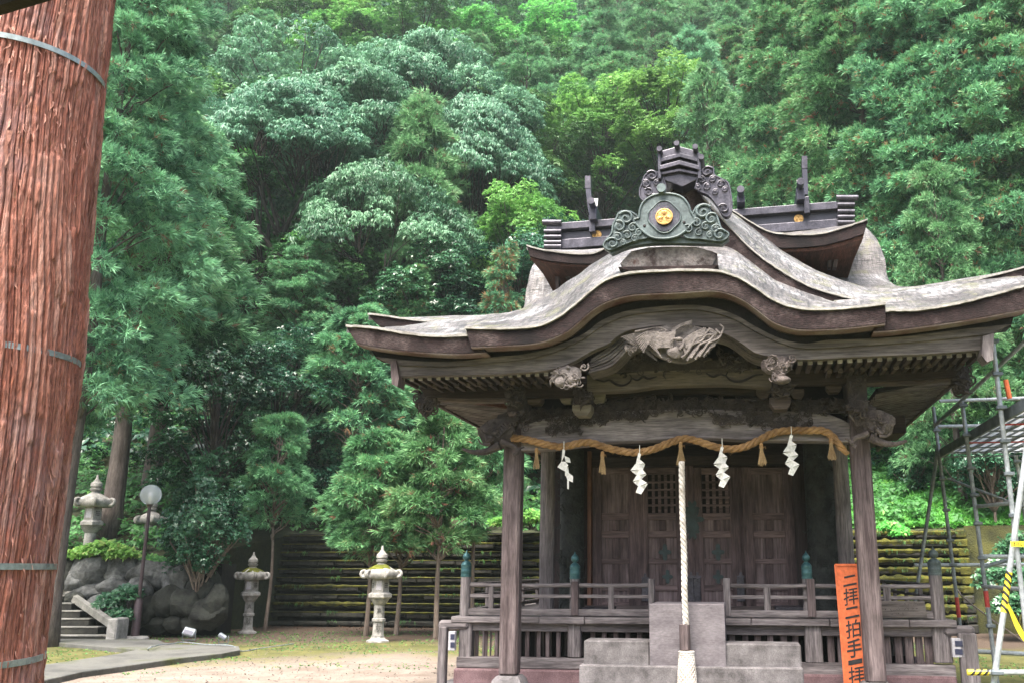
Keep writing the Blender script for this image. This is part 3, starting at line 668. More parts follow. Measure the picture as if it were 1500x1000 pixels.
# ---- doors
M['panel'] = wood('door_panel_wood', (0.045, 0.028, 0.03), (0.29, 0.22, 0.22), 'z', 0.45)
def dbox(mb, x0, y0, x1, y1, v0, v1, bev=0.004):
    a = S(x0, y1, v0); b = S(x1, y0, v0); mb.box((a.x, v0, a.z), (b.x, v1, b.z), bev)
def door_leaf(xs, lattice, ytop, ybot, label=None):
    x0, x1 = xs; w = x1 - x0; st = 13 if w > 60 else 12
    root = None
    mb = MB(); y0, y1 = ytop, ybot
    dbox(mb, x0, y0, x0 + st, y1, VD - 0.03, VD + 0.03); dbox(mb, x1 - st, y0, x1, y1, VD - 0.03, VD + 0.03)
    root = mb.build('door', M['door_z'], SH, label=label)
    H = y1 - y0
    for f0, f1 in ((0.0, 0.05), (0.325, 0.375), (0.455, 0.505), (0.655, 0.69), (0.845, 0.885), (0.965, 1.0)):
        mb = MB(); dbox(mb, x0 + st + 0.3, y0 + H * f0, x1 - st - 0.3, y0 + H * f1, VD - 0.024, VD + 0.024); mb.build('rail', M['door_x'], root)
    xm = (x0 + x1) / 2
    for f0, f1 in ((0.378, 0.452), (0.508, 0.652), (0.693, 0.842)): mb = MB(); dbox(mb, xm - 5, y0 + H * f0, xm + 5, y0 + H * f1, VD - 0.02, VD + 0.02); mb.build('mullion', M['door_z'], root)
    mb = MB(); dbox(mb, x0 + st - 1, y0 + H * (0.34 if lattice else 0.02), x1 - st + 1, y1 - 2, VD + 0.005, VD + 0.02, 0); mb.build('panel', M['panel'], root)
    if lattice:
        mb = MB(); xa, xb, ya, yb = x0 + st, x1 - st, y0 + H * 0.05, y0 + H * 0.325
        for k in range(1, 5): xx = xa + (xb - xa) * k / 5; dbox(mb, xx - 1.7, ya, xx + 1.7, yb, VD - 0.016, VD + 0.006, 0.002)
        for k in range(1, 5): yy = ya + (yb - ya) * k / 5; dbox(mb, xa, yy - 1.7, xb, yy + 1.7, VD - 0.020, VD + 0.002, 0.002)
        mb.build('lattice', M['door_x'], root)
        mb = MB(); dbox(mb, xa - 1, ya - 1, xb + 1, yb + 1, VD + 0.045, VD + 0.055, 0); mb.build('shade_backing', M['black'], root)  # black sheet standing in for the unlit interior behind the lattice
    return root
YT, YB = 684, 888
d1 = door_leaf((868, 935), False, YT, YB); d2 = door_leaf((935, 1006), True, YT, YB); d3 = door_leaf((1014, 1087), True, YT, YB); d4 = door_leaf((1087, 1168), False, YT, YB)
mb = MB(); dbox(mb, 1005, 676, 1015, 890, VD - 0.045, VD + 0.03); mb.build('centre_stile', M['door_z'], SH)
mb = MB(); dbox(mb, 858, 664, 1180, 684, VD - 0.06, VD + 0.05); mb.build('door_lintel', M['dark_x'], SH)
mb = MB(); dbox(mb, 856, 888, 1180, 897, VD - 0.12, VD + 0.05); mb.build('door_sill', M['wood_x'], SH)
mb = MB(); dbox(mb, 860, 660, 866, 890, VD - 0.09, VD + 0.03); mb.build('jamb', M['redwood_z'], SH)
for x0, x1 in ((852, 860), (1170, 1180)):
    mb = MB(); dbox(mb, x0, 660, x1, 890, VD - 0.06, VD + 0.03); mb.build('jamb', M['dark_z'], SH)
mb = MB(); a = S(800, 640, VD - 0.02); b = S(1240, 664, VD - 0.02); mb.box((a.x, VD - 0.02, b.z), (b.x, VD + 0.04, a.z + 0.1)); mb.build('transom', M['dark_x'], SH)
# teal copper fittings on the doors
def petal_star(mb, x, y, r, v, n=4, q=0.0072):
    c = S(x, y, v); P = []
    for k in range(n * 6):
        a = 2 * math.pi * k / (n * 6); rr = r * q * (0.45 + 0.55 * abs(math.cos(n / 2 * a)) ** 1.4) * (1.25 if abs(math.sin(a)) > 0.9 else 1)
        P.append((c.x + rr * math.cos(a), c.z + rr * math.sin(a)))
    mb.prism(P, v - 0.012, v)
for x, y, dd in ((974, 808, d2), (1052, 808, d3), (978, 844, d2), (1052, 844, d3)):
    mb = MB(); petal_star(mb, x, y, 12 if y < 820 else 10, VD - 0.025); mb.build('copper_fitting', M['copper_deep'], dd)
for x0, x1, y0, y1 in ((1008, 1016, 840, 884), (1017, 1026, 840, 884), (1080, 1090, 840, 880), (940, 950, 842, 880)):
    mb = MB(); dbox(mb, x0, y0 + 6, x1, y1, VD - 0.06, VD - 0.046); petal_star(mb, (x0 + x1) / 2, y0 + 4, 7, VD - 0.048); mb.build('copper_strap', M['copper_dark'], SH)
mb = MB(); petal_star(mb, 1014, 760, 22, VD - 0.05, 6, 0.0072); petal_star(mb, 1014, 744, 14, VD - 0.052, 6); petal_star(mb, 1014, 778, 14, VD - 0.052, 6); mb.build('copper_lock_plate', M['copper_deep'], SH)

# ---- veranda
V0 = 0.80
def fbox(x0, y0, x1, y1, v, d, name, mat, bev=0.008, parent=SH):
    mb = MB(); dbox(mb, x0, y0, x1, y1, v, v + d, bev); return mb.build(name, mat, parent)
DL = S(660, 905, V0).x; DR = S(1402, 905, V0).x
mb = MB(); rr = random.Random(2); x = DL
while x < DR - 0.05:
    w = min(rr.uniform(0.5, 1.1), DR - x); dv = rr.uniform(-0.01, 0.012)
    g0, g1 = S(952, 905, V0).x, S(1061, 905, V0).x
    mb.box((x, V0 + dv, zdeck - 0.075 + dv * 0.3), (x + w - 0.006, 1.7, zdeck - dv * 0.2), 0.008); x += w
mb.box((DL + 0.02, 1.7, zdeck - 0.07), (DL + 1.2, 7.4, zdeck - 0.003), 0.006); mb.box((DR - 1.2, 1.7, zdeck - 0.07), (DR - 0.02, 7.4, zdeck - 0.003), 0.006); mb.box((DL + 1.2, 1.7, zdeck - 0.07), (DR - 1.2, 2.3, zdeck - 0.002), 0.004)
mb.build('veranda_floor', M['grey_x'], SH)
fbox(684, 909, 952, 923, V0 + 0.10, 0.13, 'floor_beam', M['grey_x']); fbox(1061, 915, 1375, 929, V0 + 0.10, 0.13, 'floor_beam', M['grey_x'])
for x0, x1 in ((671, 691), (831, 850), (1181, 1203), (1370, 1392)):
    fbox(x0, 909, x1, 963 + (8 if x0 > 1000 else 0), V0 + 0.06, 0.17, 'veranda_post', M['grey_z'], 0.014)
fbox(668, 964, 856, 977, V0 + 0.05, 0.15, 'ground_beam', M['grey_x']); fbox(1172, 974, 1400, 988, V0 + 0.05, 0.15, 'ground_beam', M['grey_x'])
slx = [(700 + 0, ), ] ; rr = random.Random(8)
xs = [698, 711, 727, 741, 757, 772, 789, 802, 818] + [868, 885, 902, 920, 937] + [1073, 1092, 1110, 1129, 1148, 1166] + [1217, 1232, 1250, 1268] + [1300, 1316, 1331, 1347, 1360]
for x in xs:
    fbox(x - 3.4, 920, x + 3.4 + rr.uniform(-0.5, 0.8), 974, V0 + 0.17 + rr.uniform(-0.015, 0.015), 0.03, 'lattice_slat', M['wood_z'], 0.004)
for x in list(range(695, 830, 11)) + list(range(1296, 1366, 12)):
    fbox(x, 922, x + 3, 960, V0 + 1.1, 0.02, 'inner_slat', M['grey_z'], 0)
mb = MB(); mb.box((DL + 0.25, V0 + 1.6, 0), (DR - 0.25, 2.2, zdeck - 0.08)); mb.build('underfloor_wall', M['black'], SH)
# stone plinth
a = S(664, 978, V0); b = S(1402, 990, V0)
mb = MB(); mb.box((a.x, V0, -0.05), (b.x, 7.5, a.z), 0.02); mb.build('stone_plinth', M['stone_red'], SH)
mb = MB(); mb.box((a.x - 0.3, -0.9, -0.05), (b.x + 0.3, 7.9, 0.2), 0.02); mb.build('stone_platform', M['stone_purple'], SH)
# railing: newels with copper onion caps
def newel(x, ytop_wood, v, w=0.125, lean=0, top=True):
    p = S(x, 880, v); r = w / 2; root = None; mb = MB()
    z1 = S(x, ytop_wood, v).z
    mb.lathe([(r * 0.98, zdeck - 0.002), (r, zdeck + 0.1), (r * 0.97, z1)], (p.x, v, 0), 20); root = mb.build('newel_post', M['grey_z'], SH, smooth=True)
    mb = MB(); k = r
    prof = [(1.03, 0), (1.03, .03), (.99, .035), (1.0, .09), (1.02, .095), (1.02, .105), (1.0, .11), (1.0, .20), (1.02, .205), (1.02, .215), (.96, .225), (.80, .25), (.52, .275), (.36, .283), (.36, .295), (.56, .305), (.72, .33), (.76, .355), (.68, .385), (.42, .415), (.16, .44), (.10, .47), (.02, .478)]
    q = 0.66
    mb.lathe([(a_ * k, z1 + b_ * q) for a_, b_ in prof], (p.x, v, 0), 24); mb.build('onion_cap', M['copper_teal'] if x < 1300 else M['copper'], root, smooth=True)
    return p.x
VR = V0 + 0.12
u1 = newel(681.5, 844, VR); u2 = newel(842, 847, VR + 0.08); u3 = newel(1184, 847, VR + 0.08, 0.12); u4 = newel(1373, 842, VR, 0.145)
def rail(ua, ub, z, v, r, name='top_rail', rnd_=True, parent=SH, sag=0.0):
    mb = MB()
    if rnd_: mb.tube([(ua + (ub - ua) * t, v, z - sag * math.sin(math.pi * t)) for t in (0, .25, .5, .75, 1)], r, 12)
    else: mb.box((ua, v - r * 0.8, z - r), (ub, v + r * 0.8, z + r), 0.006)
    return mb.build(name, M['grey_x'], parent, smooth=rnd_)
zt = S(800, 856, VR).z; zm = S(800, 872.5, VR).z
ug0, ug1 = S(954, 880, VR).x, S(1065, 880, VR).x
for ua, ub in ((u1, u2), (u2, ug0), (ug1, u3), (u3, u4)):
    rail(ua, ub, zt, VR, 0.024, sag=0.008); rail(ua, ub, zm, VR, 0.02, 'middle_rail', False)
    z0 = zdeck + 0.012; mb = MB(); mb.box((ua, VR - 0.035, z0), (ub, VR + 0.035, z0 + 0.075), 0.006); mb.build('bottom_rail', M['grey_x'], SH)
for x in (719, 895, 1124, 1300): fbox(x - 4, 858, x + 4, 897, VR - 0.02, 0.04, 'rail_strut', M['grey_z'], 0.004)
for x, y0 in ((954, 847), (1065, 846)): fbox(x - 4, y0, x + 4, 902, VR - 0.045, 0.07, 'rail_end_post', M['grey_z'], 0.006)
fbox(836, 851, 847, 901, VR - 0.06, 0.05, 'rail_end_post', M['wood_z'], 0.006); fbox(1184, 847, 1193, 903, VR - 0.06, 0.05, 'rail_end_post', M['wood_z'], 0.006)
# railings running back along the sides
for uu in (u1, u4):
    for z, r in ((zt, 0.024), (zm, 0.018), (zdeck + 0.05, 0.03)):
        mb = MB(); mb.tube([(uu, VR, z), (uu, 4.0, z), (uu, 7.3, z)], r, 8); mb.build('side_rail', M['grey_x'], SH, smooth=True)
    for v in (1.9, 2.9, 3.9, 4.9, 5.9, 7.2):
        mb = MB(); mb.box((uu - 0.025, v, zdeck), (uu + 0.025, v + 0.05, zt), 0.004); mb.build('side_rail_post', M['grey_z'], SH)
# beam ends, guard posts with switch boxes at both ends of the veranda
for x0, x1, y0, y1, side in ((641, 686, 908, 921, -1), (1384, 1428, 916, 931, 1)):
    a = S(x0, y1, V0 + 0.02); b = S(x1, y0, V0 + 0.02); mb = MB()
    mb.box((a.x, V0 + 0.02, a.z), (b.x, V0 + 0.16, b.z), 0.03); mb.build('outrigger_beam', M['grey_x'], SH)
    xa, xb = (640, 655) if side < 0 else (1410, 1430)
    a = S(xa, 1000, V0); b = S(xb, y1 - 4, V0); mb = MB(); mb.box((a.x, V0 - 0.02, -0.1), (b.x, V0 + 0.08, b.z), 0.012); mb.build('end_post', M['grey_z'], SH)
    xa, xb = (656, 667) if side < 0 else (1396, 1411)
    fbox(xa, y1 + 3, xb, y1 + 31, V0 - 0.02, 0.06, 'switch_box', M['plastic_grey'], 0.004)
    for k in (0, 1): fbox(xa + 3.5, y1 + 7 + 12 * k, xb - 1.2, y1 + 15 + 12 * k, V0 - 0.028, 0.01, 'switch_panel', M['plastic_blue'], 0.001)
# wooden boards lying on the veranda behind the rail
fbox(852, 889, 896, 893, 1.25, 0.4, 'blue_grey_plank', M['copper_dark'], 0.004); fbox(1136, 888, 1180, 893, 1.25, 0.4, 'blue_grey_plank', M['copper_dark'], 0.004)

# ---- hall roof
MT = [(540, 462), (566, 465), (600, 470), (650, 474), (720, 476), (1000, 458), (1330, 436), (1400, 420), (1450, 407), (1500, 394), (1530, 385)]
MBt = [(553, 476), (575, 480), (610, 484), (650, 487), (720, 489), (1000, 472), (1330, 452), (1400, 437), (1450, 426), (1500, 413), (1526, 406)]
mre = board('hall_eave_edge', MT, MBt, 1.2, 0.35, M['fascia']); lip('edge_lip', MT, 1.2, mre)
sheet('hall_roof', [
    (1.24, MT),
    (2.2, [(600, 466), (650, 463), (720, 464), (1000, 450), (1330, 424), (1400, 412), (1470, 398)]),
    (3.0, [(680, 463), (740, 460), (1000, 440), (1280, 426), (1330, 422), (1400, 410)]),
    (3.8, [(742, 461), (780, 452), (1000, 425), (1280, 420), (1306, 424), (1330, 420)]),
    (5.1, [(766, 452), (800, 436), (1000, 410), (1260, 400), (1303, 412)]),
    (5.35, [(771, 425), (800, 412), (1000, 390), (1260, 372), (1296, 380)]),
    (5.6, [(777, 400), (800, 388), (1000, 370), (1250, 345), (1285, 352)]),
    (6.0, [(790, 378), (810, 370), (1000, 350), (1240, 328), (1266, 336)])], M['roof'], 0.06, rough=0.01)
# slatted side eaves of the hall, seen from below
for sx, po, pi in ((-1, (634, 586), (728, 592)), (1, (1398, 556), (1262, 564))):
    o0 = S(po[0], po[1], 0.55); i0 = S(pi[0], pi[1], 0.55); zo, zi = o0.z, o0.z - 0.16
    ui = -2.15 if sx < 0 else 2.2
    mb = MB(); L = 7.0
    ua, ub = o0.x, ui
    P = [(ua, 0.6, zo + 0.05), (ub, 0.6, zi + 0.05), (ub, L, zi + 0.05), (ua, L, zo + 0.05)]
    mb.add(P + [(p[0], p[1], p[2] + 0.05) for p in P], [(0, 1, 2, 3), (4, 5, 6, 7), (0, 1, 5, 4), (1, 2, 6, 5), (2, 3, 7, 6), (3, 0, 4, 7)])
    mb.build('side_soffit', M['bark_soffit'] if sx < 0 else M['black'], SH)  # right soffit blackened, rafters paled: contrast painted over the eave's shade
    nsl = 20
    for k in range(nsl):
        v = 0.7 + k * 0.165; w = 0.06
        P = [(ua, v, zo - 0.01), (ub, v, zi - 0.01), (ub, v + w, zi - 0.01), (ua, v + w, zo - 0.01)]
        mb = MB(); mb.add(P + [(p[0], p[1], p[2] + 0.06) for p in P], [(3, 2, 1, 0), (4, 5, 6, 7), (0, 1, 5, 4), (1, 2, 6, 5), (2, 3, 7, 6), (3, 0, 4, 7)]); mb.build('side_rafter', M['grey_x'], SH)
    mb = MB(); mb.box((ua - 0.05 * (1 if sx < 0 else 0), 0.6, zo - 0.03), (ua + 0.05 * (0 if sx < 0 else 1), L, zo + 0.14), 0.008); mb.build('eave_batten', M['wood_y'], SH)
# ---- upper roof
UTt = [(772, 362), (790, 367), (815, 371), (845, 374), (876, 371), (905, 352), (940, 322), (975, 300), (1003, 290), (1035, 296), (1068, 308), (1100, 328), (1125, 341), (1148, 345), (1175, 346), (1205, 344), (1238, 335), (1256, 329), (1271, 324)]
UBt = [(776, 375), (800, 381), (845, 386), (880, 384), (912, 366), (945, 338), (978, 315), (1003, 305), (1033, 311), (1062, 324), (1095, 345), (1122, 359), (1150, 363), (1200, 360), (1236, 352), (1266, 342)]
VU = 3.4
ur = board('upper_eave_edge', UTt, UBt, VU, 0.3, M['fascia']); lip('edge_lip', UTt, VU, ur)
UBl = [(778, 380), (800, 386), (845, 391), (882, 389), (915, 371), (948, 344), (980, 321), (1003, 311), (1031, 317), (1058, 330), (1092, 351), (1120, 365), (1150, 369), (1200, 367), (1234, 360), (1264, 350)]
board('eave_moulding', [(x, y + 0.4) for x, y in UBt], UBl, VU + 0.06, 0.2, M['bark_soffit'])
sheet('upper_roof', [(VU + 0.02, UTt),
    (4.4, [(782, 364), (820, 368), (876, 367), (920, 345), (965, 314), (1003, 296), (1040, 302), (1090, 322), (1130, 339), (1170, 342), (1210, 339), (1262, 325)]),
    (5.9, [(800, 366), (876, 364), (1003, 345), (1110, 345), (1170, 339), (1252, 328)])], M['roof'], 0.05, rough=0.008)
mb = MB(); A = row(UBl, VU + 0.1, 60); B = row([(812, 430), (860, 430), (1000, 420), (1150, 418), (1238, 420)], 5.0, 60); mb.grid([A, [((p[0] + q[0]) / 2, (p[1] + q[1]) / 2, (p[2] + q[2]) / 2 + 0.05) for p, q in zip(A, B)], B]); mb.build('upper_soffit', M['bark_soffit'], SH, smooth=True)
for i in range(14):
    x = 1100 + i * 8.6; p = S(x, 381, 4.15); mb = MB(); mb.box((p.x - 0.035, 4.1, p.z - 0.035), (p.x + 0.035, 5.0, p.z + 0.03), 0.004); mb.build('upper_rafter_end', M['wood_x'], SH)
for i in range(4):
    p = S(833 + i * 9, 407, 4.3); mb = MB(); mb.box((p.x - 0.035, 4.2, p.z - 0.035), (p.x + 0.035, 5.0, p.z + 0.03), 0.004); mb.build('upper_rafter_end', M['wood_x'], SH)
for pts in (((1212, 368), (1218, 368), (1218, 392), (1213, 392)), ((1226, 362), (1232, 358), (1226, 392), (1220, 392)), ((813, 405), (819, 405), (818, 425), (814, 425))):
    mb = MB(); mb.prism([(S(x, y, 4.05).x, S(x, y, 4.05).z) for x, y in pts], 4.05, 4.2); mb.build('eave_strut', M['wood_z'], SH)
# ---- ridge
VRg = 5.8
def rb(x0, y0, x1, y1, x2, y2, x3, y3, v, d, name, mat, parent=SH, bevel=0.01):
    mb = MB(); mb.prism([(S(x, y, v).x, S(x, y, v).z) for x, y in ((x0, y0), (x1, y1), (x2, y2), (x3, y3))], v, v + d); return mb.build(name, mat, parent, bevel=bevel)
ridge = rb(806, 342, 1250, 306, 1250, 330, 806, 366, VRg, 0.5, 'ridge_box', M['copper_black'])
rb(800, 328, 1252, 293, 1252, 304, 800, 338, VRg - 0.12, 0.75, 'ridge_top_plate', M['copper_dark'])
rb(806, 352, 1250, 319, 1250, 332, 806, 366, VRg - 0.06, 0.1, 'ridge_base_band', M['copper_dark'])
for x0, x1, ys in ((796, 822, (326, 339, 347, 355, 361)), (1226, 1252, (290, 300, 310, 318, 326))):
    for k, y in enumerate(ys):
        r = 0.055 if k == 0 else 0.042; a = S(x0 + (1 if k else -1), y, VRg - 0.15); b = S(x1 + (0 if k else 5 * (x0 > 1000)), y, VRg - 0.15)
        mb = MB(); mb.tube([(a.x, VRg - 0.14, a.z), (b.x, VRg - 0.14, b.z)], r, 14); mb.build('ridge_roll', M['copper_dark'], SH, smooth=True)
    rb(x0 + 4, ys[0] + 2, x1 - 2, ys[0] + 2, x1 - 2, ys[-1] + 6, x0 + 4, ys[-1] + 6, VRg - 0.1, 0.4, 'ridge_end_block', M['copper_dark'])
# triple hollyhock crest
def crest(x, y, r, v, parent=SH, name='gold_crest'):
    c = S(x, y, v); mb = MB(); dist = (Vector((0, 0, 0)) - Vector((MX, MY, 0))).length + v; k = r * (dist / 1330.0)
    n = 40
    prof = [(1.0, 0.0), (1.02, -0.03), (1.0, -0.06), (0.9, -0.065), (0.86, -0.04), (0.0, -0.04)]
    vs = []; fs = []
    for (rr, dz) in prof:
        for i in range(n): a = 2 * math.pi * i / n; vs.append((c.x + k * rr * math.cos(a), v + dz * k * 3, c.z + k * rr * math.sin(a)))
    for j in range(len(prof) - 1): fs += [(j * n + i, j * n + (i + 1) % n, (j + 1) * n + (i + 1) % n, (j + 1) * n + i) for i in range(n)]
    mb.add(vs, fs)
    for q in range(3):                                  # three heart leaves, tips meeting at the centre
        a0 = math.pi / 2 + q * 2 * math.pi / 3
        def P(rr, da, h): return (c.x + k * rr * math.cos(a0 + da), v - 3 * k * (0.04 + h), c.z + k * rr * math.sin(a0 + da))
        rim = [(0.06, 0), (0.30, -0.50), (0.52, -0.66), (0.72, -0.56), (0.82, -0.32), (0.80, -0.10), (0.70, 0), (0.80, 0.10), (0.82, 0.32), (0.72, 0.56), (0.52, 0.66), (0.30, 0.50)]
        vs = [P(0.5, 0, 0.035)] + [P(a_, b_, 0.012) for a_, b_ in rim] + [P(a_, b_, 0.0) for a_, b_ in rim]; m_ = len(rim)
        mb.add(vs, [(0, 1 + i, 1 + (i + 1) % m_) for i in range(m_)] + [(1 + i, 1 + m_ + i, 1 + m_ + (i + 1) % m_, 1 + (i + 1) % m_) for i in range(m_)])
        for t in (-0.42, -0.21, 0, 0.21, 0.42):
            mb.tube([P(0.64, t * 0.3, 0.03), P(0.42, t, 0.036), P(0.2, t * 0.8, 0.02)], k * 0.018, 4)
    return mb.build(name, M['gold'], parent, smooth=True)
crest(874.5, 344.5, 7, VRg - 0.02, SH); crest(1170, 321, 7, VRg - 0.02, SH)
# ridge posts and log ends
for xs_, ytop, ybt, xb in ((861, 258, 336, 866), (1178.5, 229, 309, 1181)):
    a0, a1 = S(xs_ - 4, ytop, VRg - 0.05), S(xs_ + 4, ytop, VRg - 0.05)
    ym = ytop + 18; P1, P2 = S(xs_ - 3.5, ym, VRg - 0.05), S(xs_ + 4, ym, VRg - 0.05); Q1, Q2 = S(xb - 4, ybt - 24, VRg - 0.05), S(xb + 3, ybt - 24, VRg - 0.05)
    mb = MB(); mb.prism([(p.x, p.z) for p in (P1, P2, Q2, Q1)], VRg - 0.05, VRg + 0.1); fn = mb.build('ridge_finial', M['copper_black'], SH)
    mb = MB(); mb.prism([(p.x, p.z) for p in (a0, a1, S(xs_ + 4.4, ym, VRg - 0.05), S(xs_ - 4, ym, VRg - 0.05))], VRg - 0.06, VRg + 0.11); mb.build('finial_cap', M['copper_dark'], fn)
    rb(xb - 4, ybt - 20, xb + 4, ybt - 22, xb + 6, ybt + 3, xb - 3, ybt + 4, VRg - 0.16, 0.2, 'saddle_clip', M['copper_dark'])
for x, y, yb in ((872, 308, 330), (1170.5, 281, 302), (1085, 292, 306)):
    p = S(x, y, VRg); mb = MB(); mb.tube([(p.x, VRg - 0.5, p.z - 0.02), (p.x, VRg + 0.7, p.z - 0.02)], 0.062, 16); lg = mb.build('ridge_log', M['copper_black'], SH, smooth=True)
    mb = MB(); mb.tube([(p.x, VRg - 0.52, p.z - 0.02), (p.x, VRg - 0.5, p.z - 0.02)], 0.066, 16); mb.build('log_end_cap', M['copper_dark'], lg, smooth=True)
    mb = MB(); q = S(x, yb, VRg); mb.box((p.x - 0.07, VRg - 0.3, q.z), (p.x + 0.07, VRg + 0.5, p.z - 0.05), 0.01); mb.build('log_saddle', M['copper_black'], SH)
for x, y in ((872.5, 297), (1171.5, 270)):
    mb = MB(); mb.prism([(S(x + a_, y + b_, VRg - 0.3).x, S(x + a_, y + b_, VRg - 0.3).z) for a_, b_ in ((-4.5, -6), (3.5, -6), (2.2, 5), (-2.5, 5))], VRg - 0.3, VRg - 0.27); mb.build('bright_metal_tab', M['paper'], SH)

# ---- chidori gable behind the front gable
GT = [(800, 437), (830, 425), (858, 403), (906, 369), (939, 334), (973, 297), (985, 279), (995, 270), (1006, 268), (1020, 275), (1033, 296), (1067, 333), (1100, 367), (1150, 403), (1200, 427), (1267, 444), (1320, 452)]
GBt = [(800, 447), (830, 439), (860, 419), (908, 388), (943, 356), (978, 322), (990, 300), (998, 290), (1006, 289), (1012, 305), (1026, 322), (1060, 358), (1100, 390), (1150, 422), (1200, 439), (1267, 450), (1320, 456)]
VG = 0.42
ge = board('rear_gable_edge', GT, GBt, VG, 0.3, M['fascia']); lip('edge_lip', GT, VG, ge)
sheet('rear_gable_roof', [(VG + 0.02, GT),
    (1.6, [(806, 430), (836, 416), (866, 396), (912, 362), (945, 328), (980, 288), (1003, 262), (1022, 270), (1045, 300), (1077, 325), (1117, 358), (1167, 389), (1215, 408), (1290, 432), (1340, 445)]),
    (3.3, [(830, 420), (876, 385), (920, 352), (955, 318), (990, 282), (1010, 262), (1032, 280), (1060, 303), (1100, 332), (1150, 370), (1210, 404), (1290, 428), (1320, 430)])], M['roof'], 0.06, rough=0.012, sub=14, steps=True, n=140)
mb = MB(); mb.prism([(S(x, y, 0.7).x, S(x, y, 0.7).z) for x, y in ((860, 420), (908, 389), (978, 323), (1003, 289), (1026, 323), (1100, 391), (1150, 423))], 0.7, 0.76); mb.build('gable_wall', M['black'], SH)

M['cap'] = noisy('mottled_ridge_bark', (0.022, 0.012, 0.011), (0.17, 0.155, 0.15), 5, 0.8, 0.02, 0.9, c3=(0.07, 0.035, 0.03), p=(0.40, 0.60), fine=30)
# ---- ridge cap of the front gable: flared stepped block
for k, (xa, xb_, ya, yb_, vv) in enumerate(((906, 1052, 372, 392, -1.31), (905, 1053, 391, 393.5, -1.345), (911, 1047, 394, 396.5, -1.33))):
    if k == 0:
        P = [(908, 386), (925, 368), (950, 362), (985, 361), (1020, 362), (1042, 368), (1051, 372), (1044, 388), (1030, 395), (922, 398)]
    else: P = [(xa, ya), (xb_, ya - 3), (xb_ - 8, yb_ + 1), (xa + 12, yb_ + 3)]
    mb = MB(); mb.prism([(S(x, y, vv).x, S(x, y, vv).z) for x, y in P], vv, vv + 0.75); mb.jitter(0.006, 9); mb.build('ridge_cap', M['cap'] if k == 0 else M['fascia'], SH, bevel=0.006)

# ---- green copper ornament with scroll wings
VO = -1.42
def scroll_wing(mb, curls_, v, k_=0.0070):
    for i, (x, y, r, a0, sg) in enumerate(curls_):
        p = spiral(x, y, r, 1.35, v - 0.02 - 0.004 * (i % 3), a0, sg, 26)
        mb.tube(p, [r * k_ * (0.20 - 0.10 * j / 26) for j in range(27)], 8)
        c = S(x, y, v); mb.ball(c, r * 0.0072 * 0.95, 14, 6, (1, 0.22, 1))
orn = thing('ridge_ornament', 'green copper ridge-end ornament with a gold crest disc between cloud scrolls, on the front gable', 'ornament', S(973, 365, VO), True) if False else None
body = [(936, 320), (938, 305), (944, 295), (956, 287), (972, 284), (988, 285), (1000, 290), (1008, 300), (1012, 311), (1018, 322), (1012, 330), (1002, 340), (990, 347), (972, 350), (955, 348), (944, 341), (934, 331), (928, 323)]
mb = MB(); c = cv(body + [body[0]], VO, 70)[:-1]; mb.prism(c, VO, VO + 0.16)
ob = mb.build('front_ridge_ornament', M['copper'], SH, smooth=True, bevel=0.012)
mb = MB()
rim = smooth_curve([S(x, y, VO - 0.005) for x, y in body + [body[0]]], 80); mb.tube([Vector(p) for p in rim], 0.012, 8)
q = [S(973 + r_ * math.cos(a), 318 - r_ * math.sin(a) * 0.98, VO - 0.01) for a in np.linspace(0, 2 * math.pi, 61) for r_ in [24 - 2.5 * abs(math.sin(2 * a)) ** 3]]
mb.tube(q, 0.008, 8); q = [S(973 + 19 * math.cos(a), 318 - 19 * math.sin(a), VO - 0.008) for a in np.linspace(0, 2 * math.pi, 49)]; mb.tube(q, 0.004, 6)
mb.build('ornament_moulding', M['copper'], ob, smooth=True)
mb = MB(); c0 = S(973, 318, VO); mb.lathe([(0.155, 0), (0.155, 0.006)], (0, 0, 0), 32); mb.v = [(c0.x + p[0], VO - 0.004 - p[2], c0.z + p[1]) for p in mb.v]; mb.build('crest_recess', M['copper_dark'], ob, smooth=True)
crest(973, 318, 13.2, VO - 0.03, ob)
p = S(969.5, 279, VO); mb = MB(); mb.tube([(p.x, VO - 0.06, p.z), (p.x, VO + 0.4, p.z)], 0.042, 16); mb.tube([(p.x, VO - 0.07, p.z), (p.x, VO - 0.055, p.z)], 0.047, 16); mb.build('round_boss', M['copper'], ob, smooth=True)
for x, y in ((944, 331), (1002, 326)):
    mb = MB(); mb.ball(S(x, y, VO - 0.004), 0.016, 8, 6, (1, 0.4, 1)); mb.build('rivet_hole_mark', M['black'], ob, smooth=True)  # black bumps standing in for the shade inside the holes
def wing(curls_, poly, v, name, mat, parent):
    mb = MB(); c = cv(poly + [poly[0]], v, 60)[:-1]; mb.prism(c, v + 0.0, v + 0.10)
    scroll_wing(mb, curls_, v)
    rim = smooth_curve([S(x, y, v - 0.004) for x, y in poly + [poly[0]]], 80); mb.tube([Vector(p) for p in rim], 0.011, 6)
    return mb.build(name, mat, parent, smooth=True)
LWc = [(917, 320, 11, 2.5, -1), (907, 332, 9, 2.0, -1), (927, 334, 7, 1.0, 1), (919, 345, 7, 2.5, -1), (936, 341, 6, 1, 1), (905, 348, 7, 2.2, -1), (897, 357, 9, 2.6, -1), (930, 350, 6, 0.5, 1), (912, 356, 5, 2, -1)]
LWp = [(933, 316), (922, 310), (908, 311), (903, 320), (898, 330), (896, 342), (888, 352), (884, 360), (892, 366), (905, 362), (930, 352), (950, 347), (940, 336)]
RWc = [(1030, 311, 12, 0.6, 1), (1042, 321, 9, 0.8, 1), (1020, 327, 7, 2, -1), (1034, 332, 7, 0.6, 1), (1008, 336, 7, 2.2, -1), (1048, 336, 7, 0.6, 1), (1024, 341, 6, 1.4, 1), (1054, 344, 9, 0.4, 1), (1040, 345, 6, 0.5, 1)]
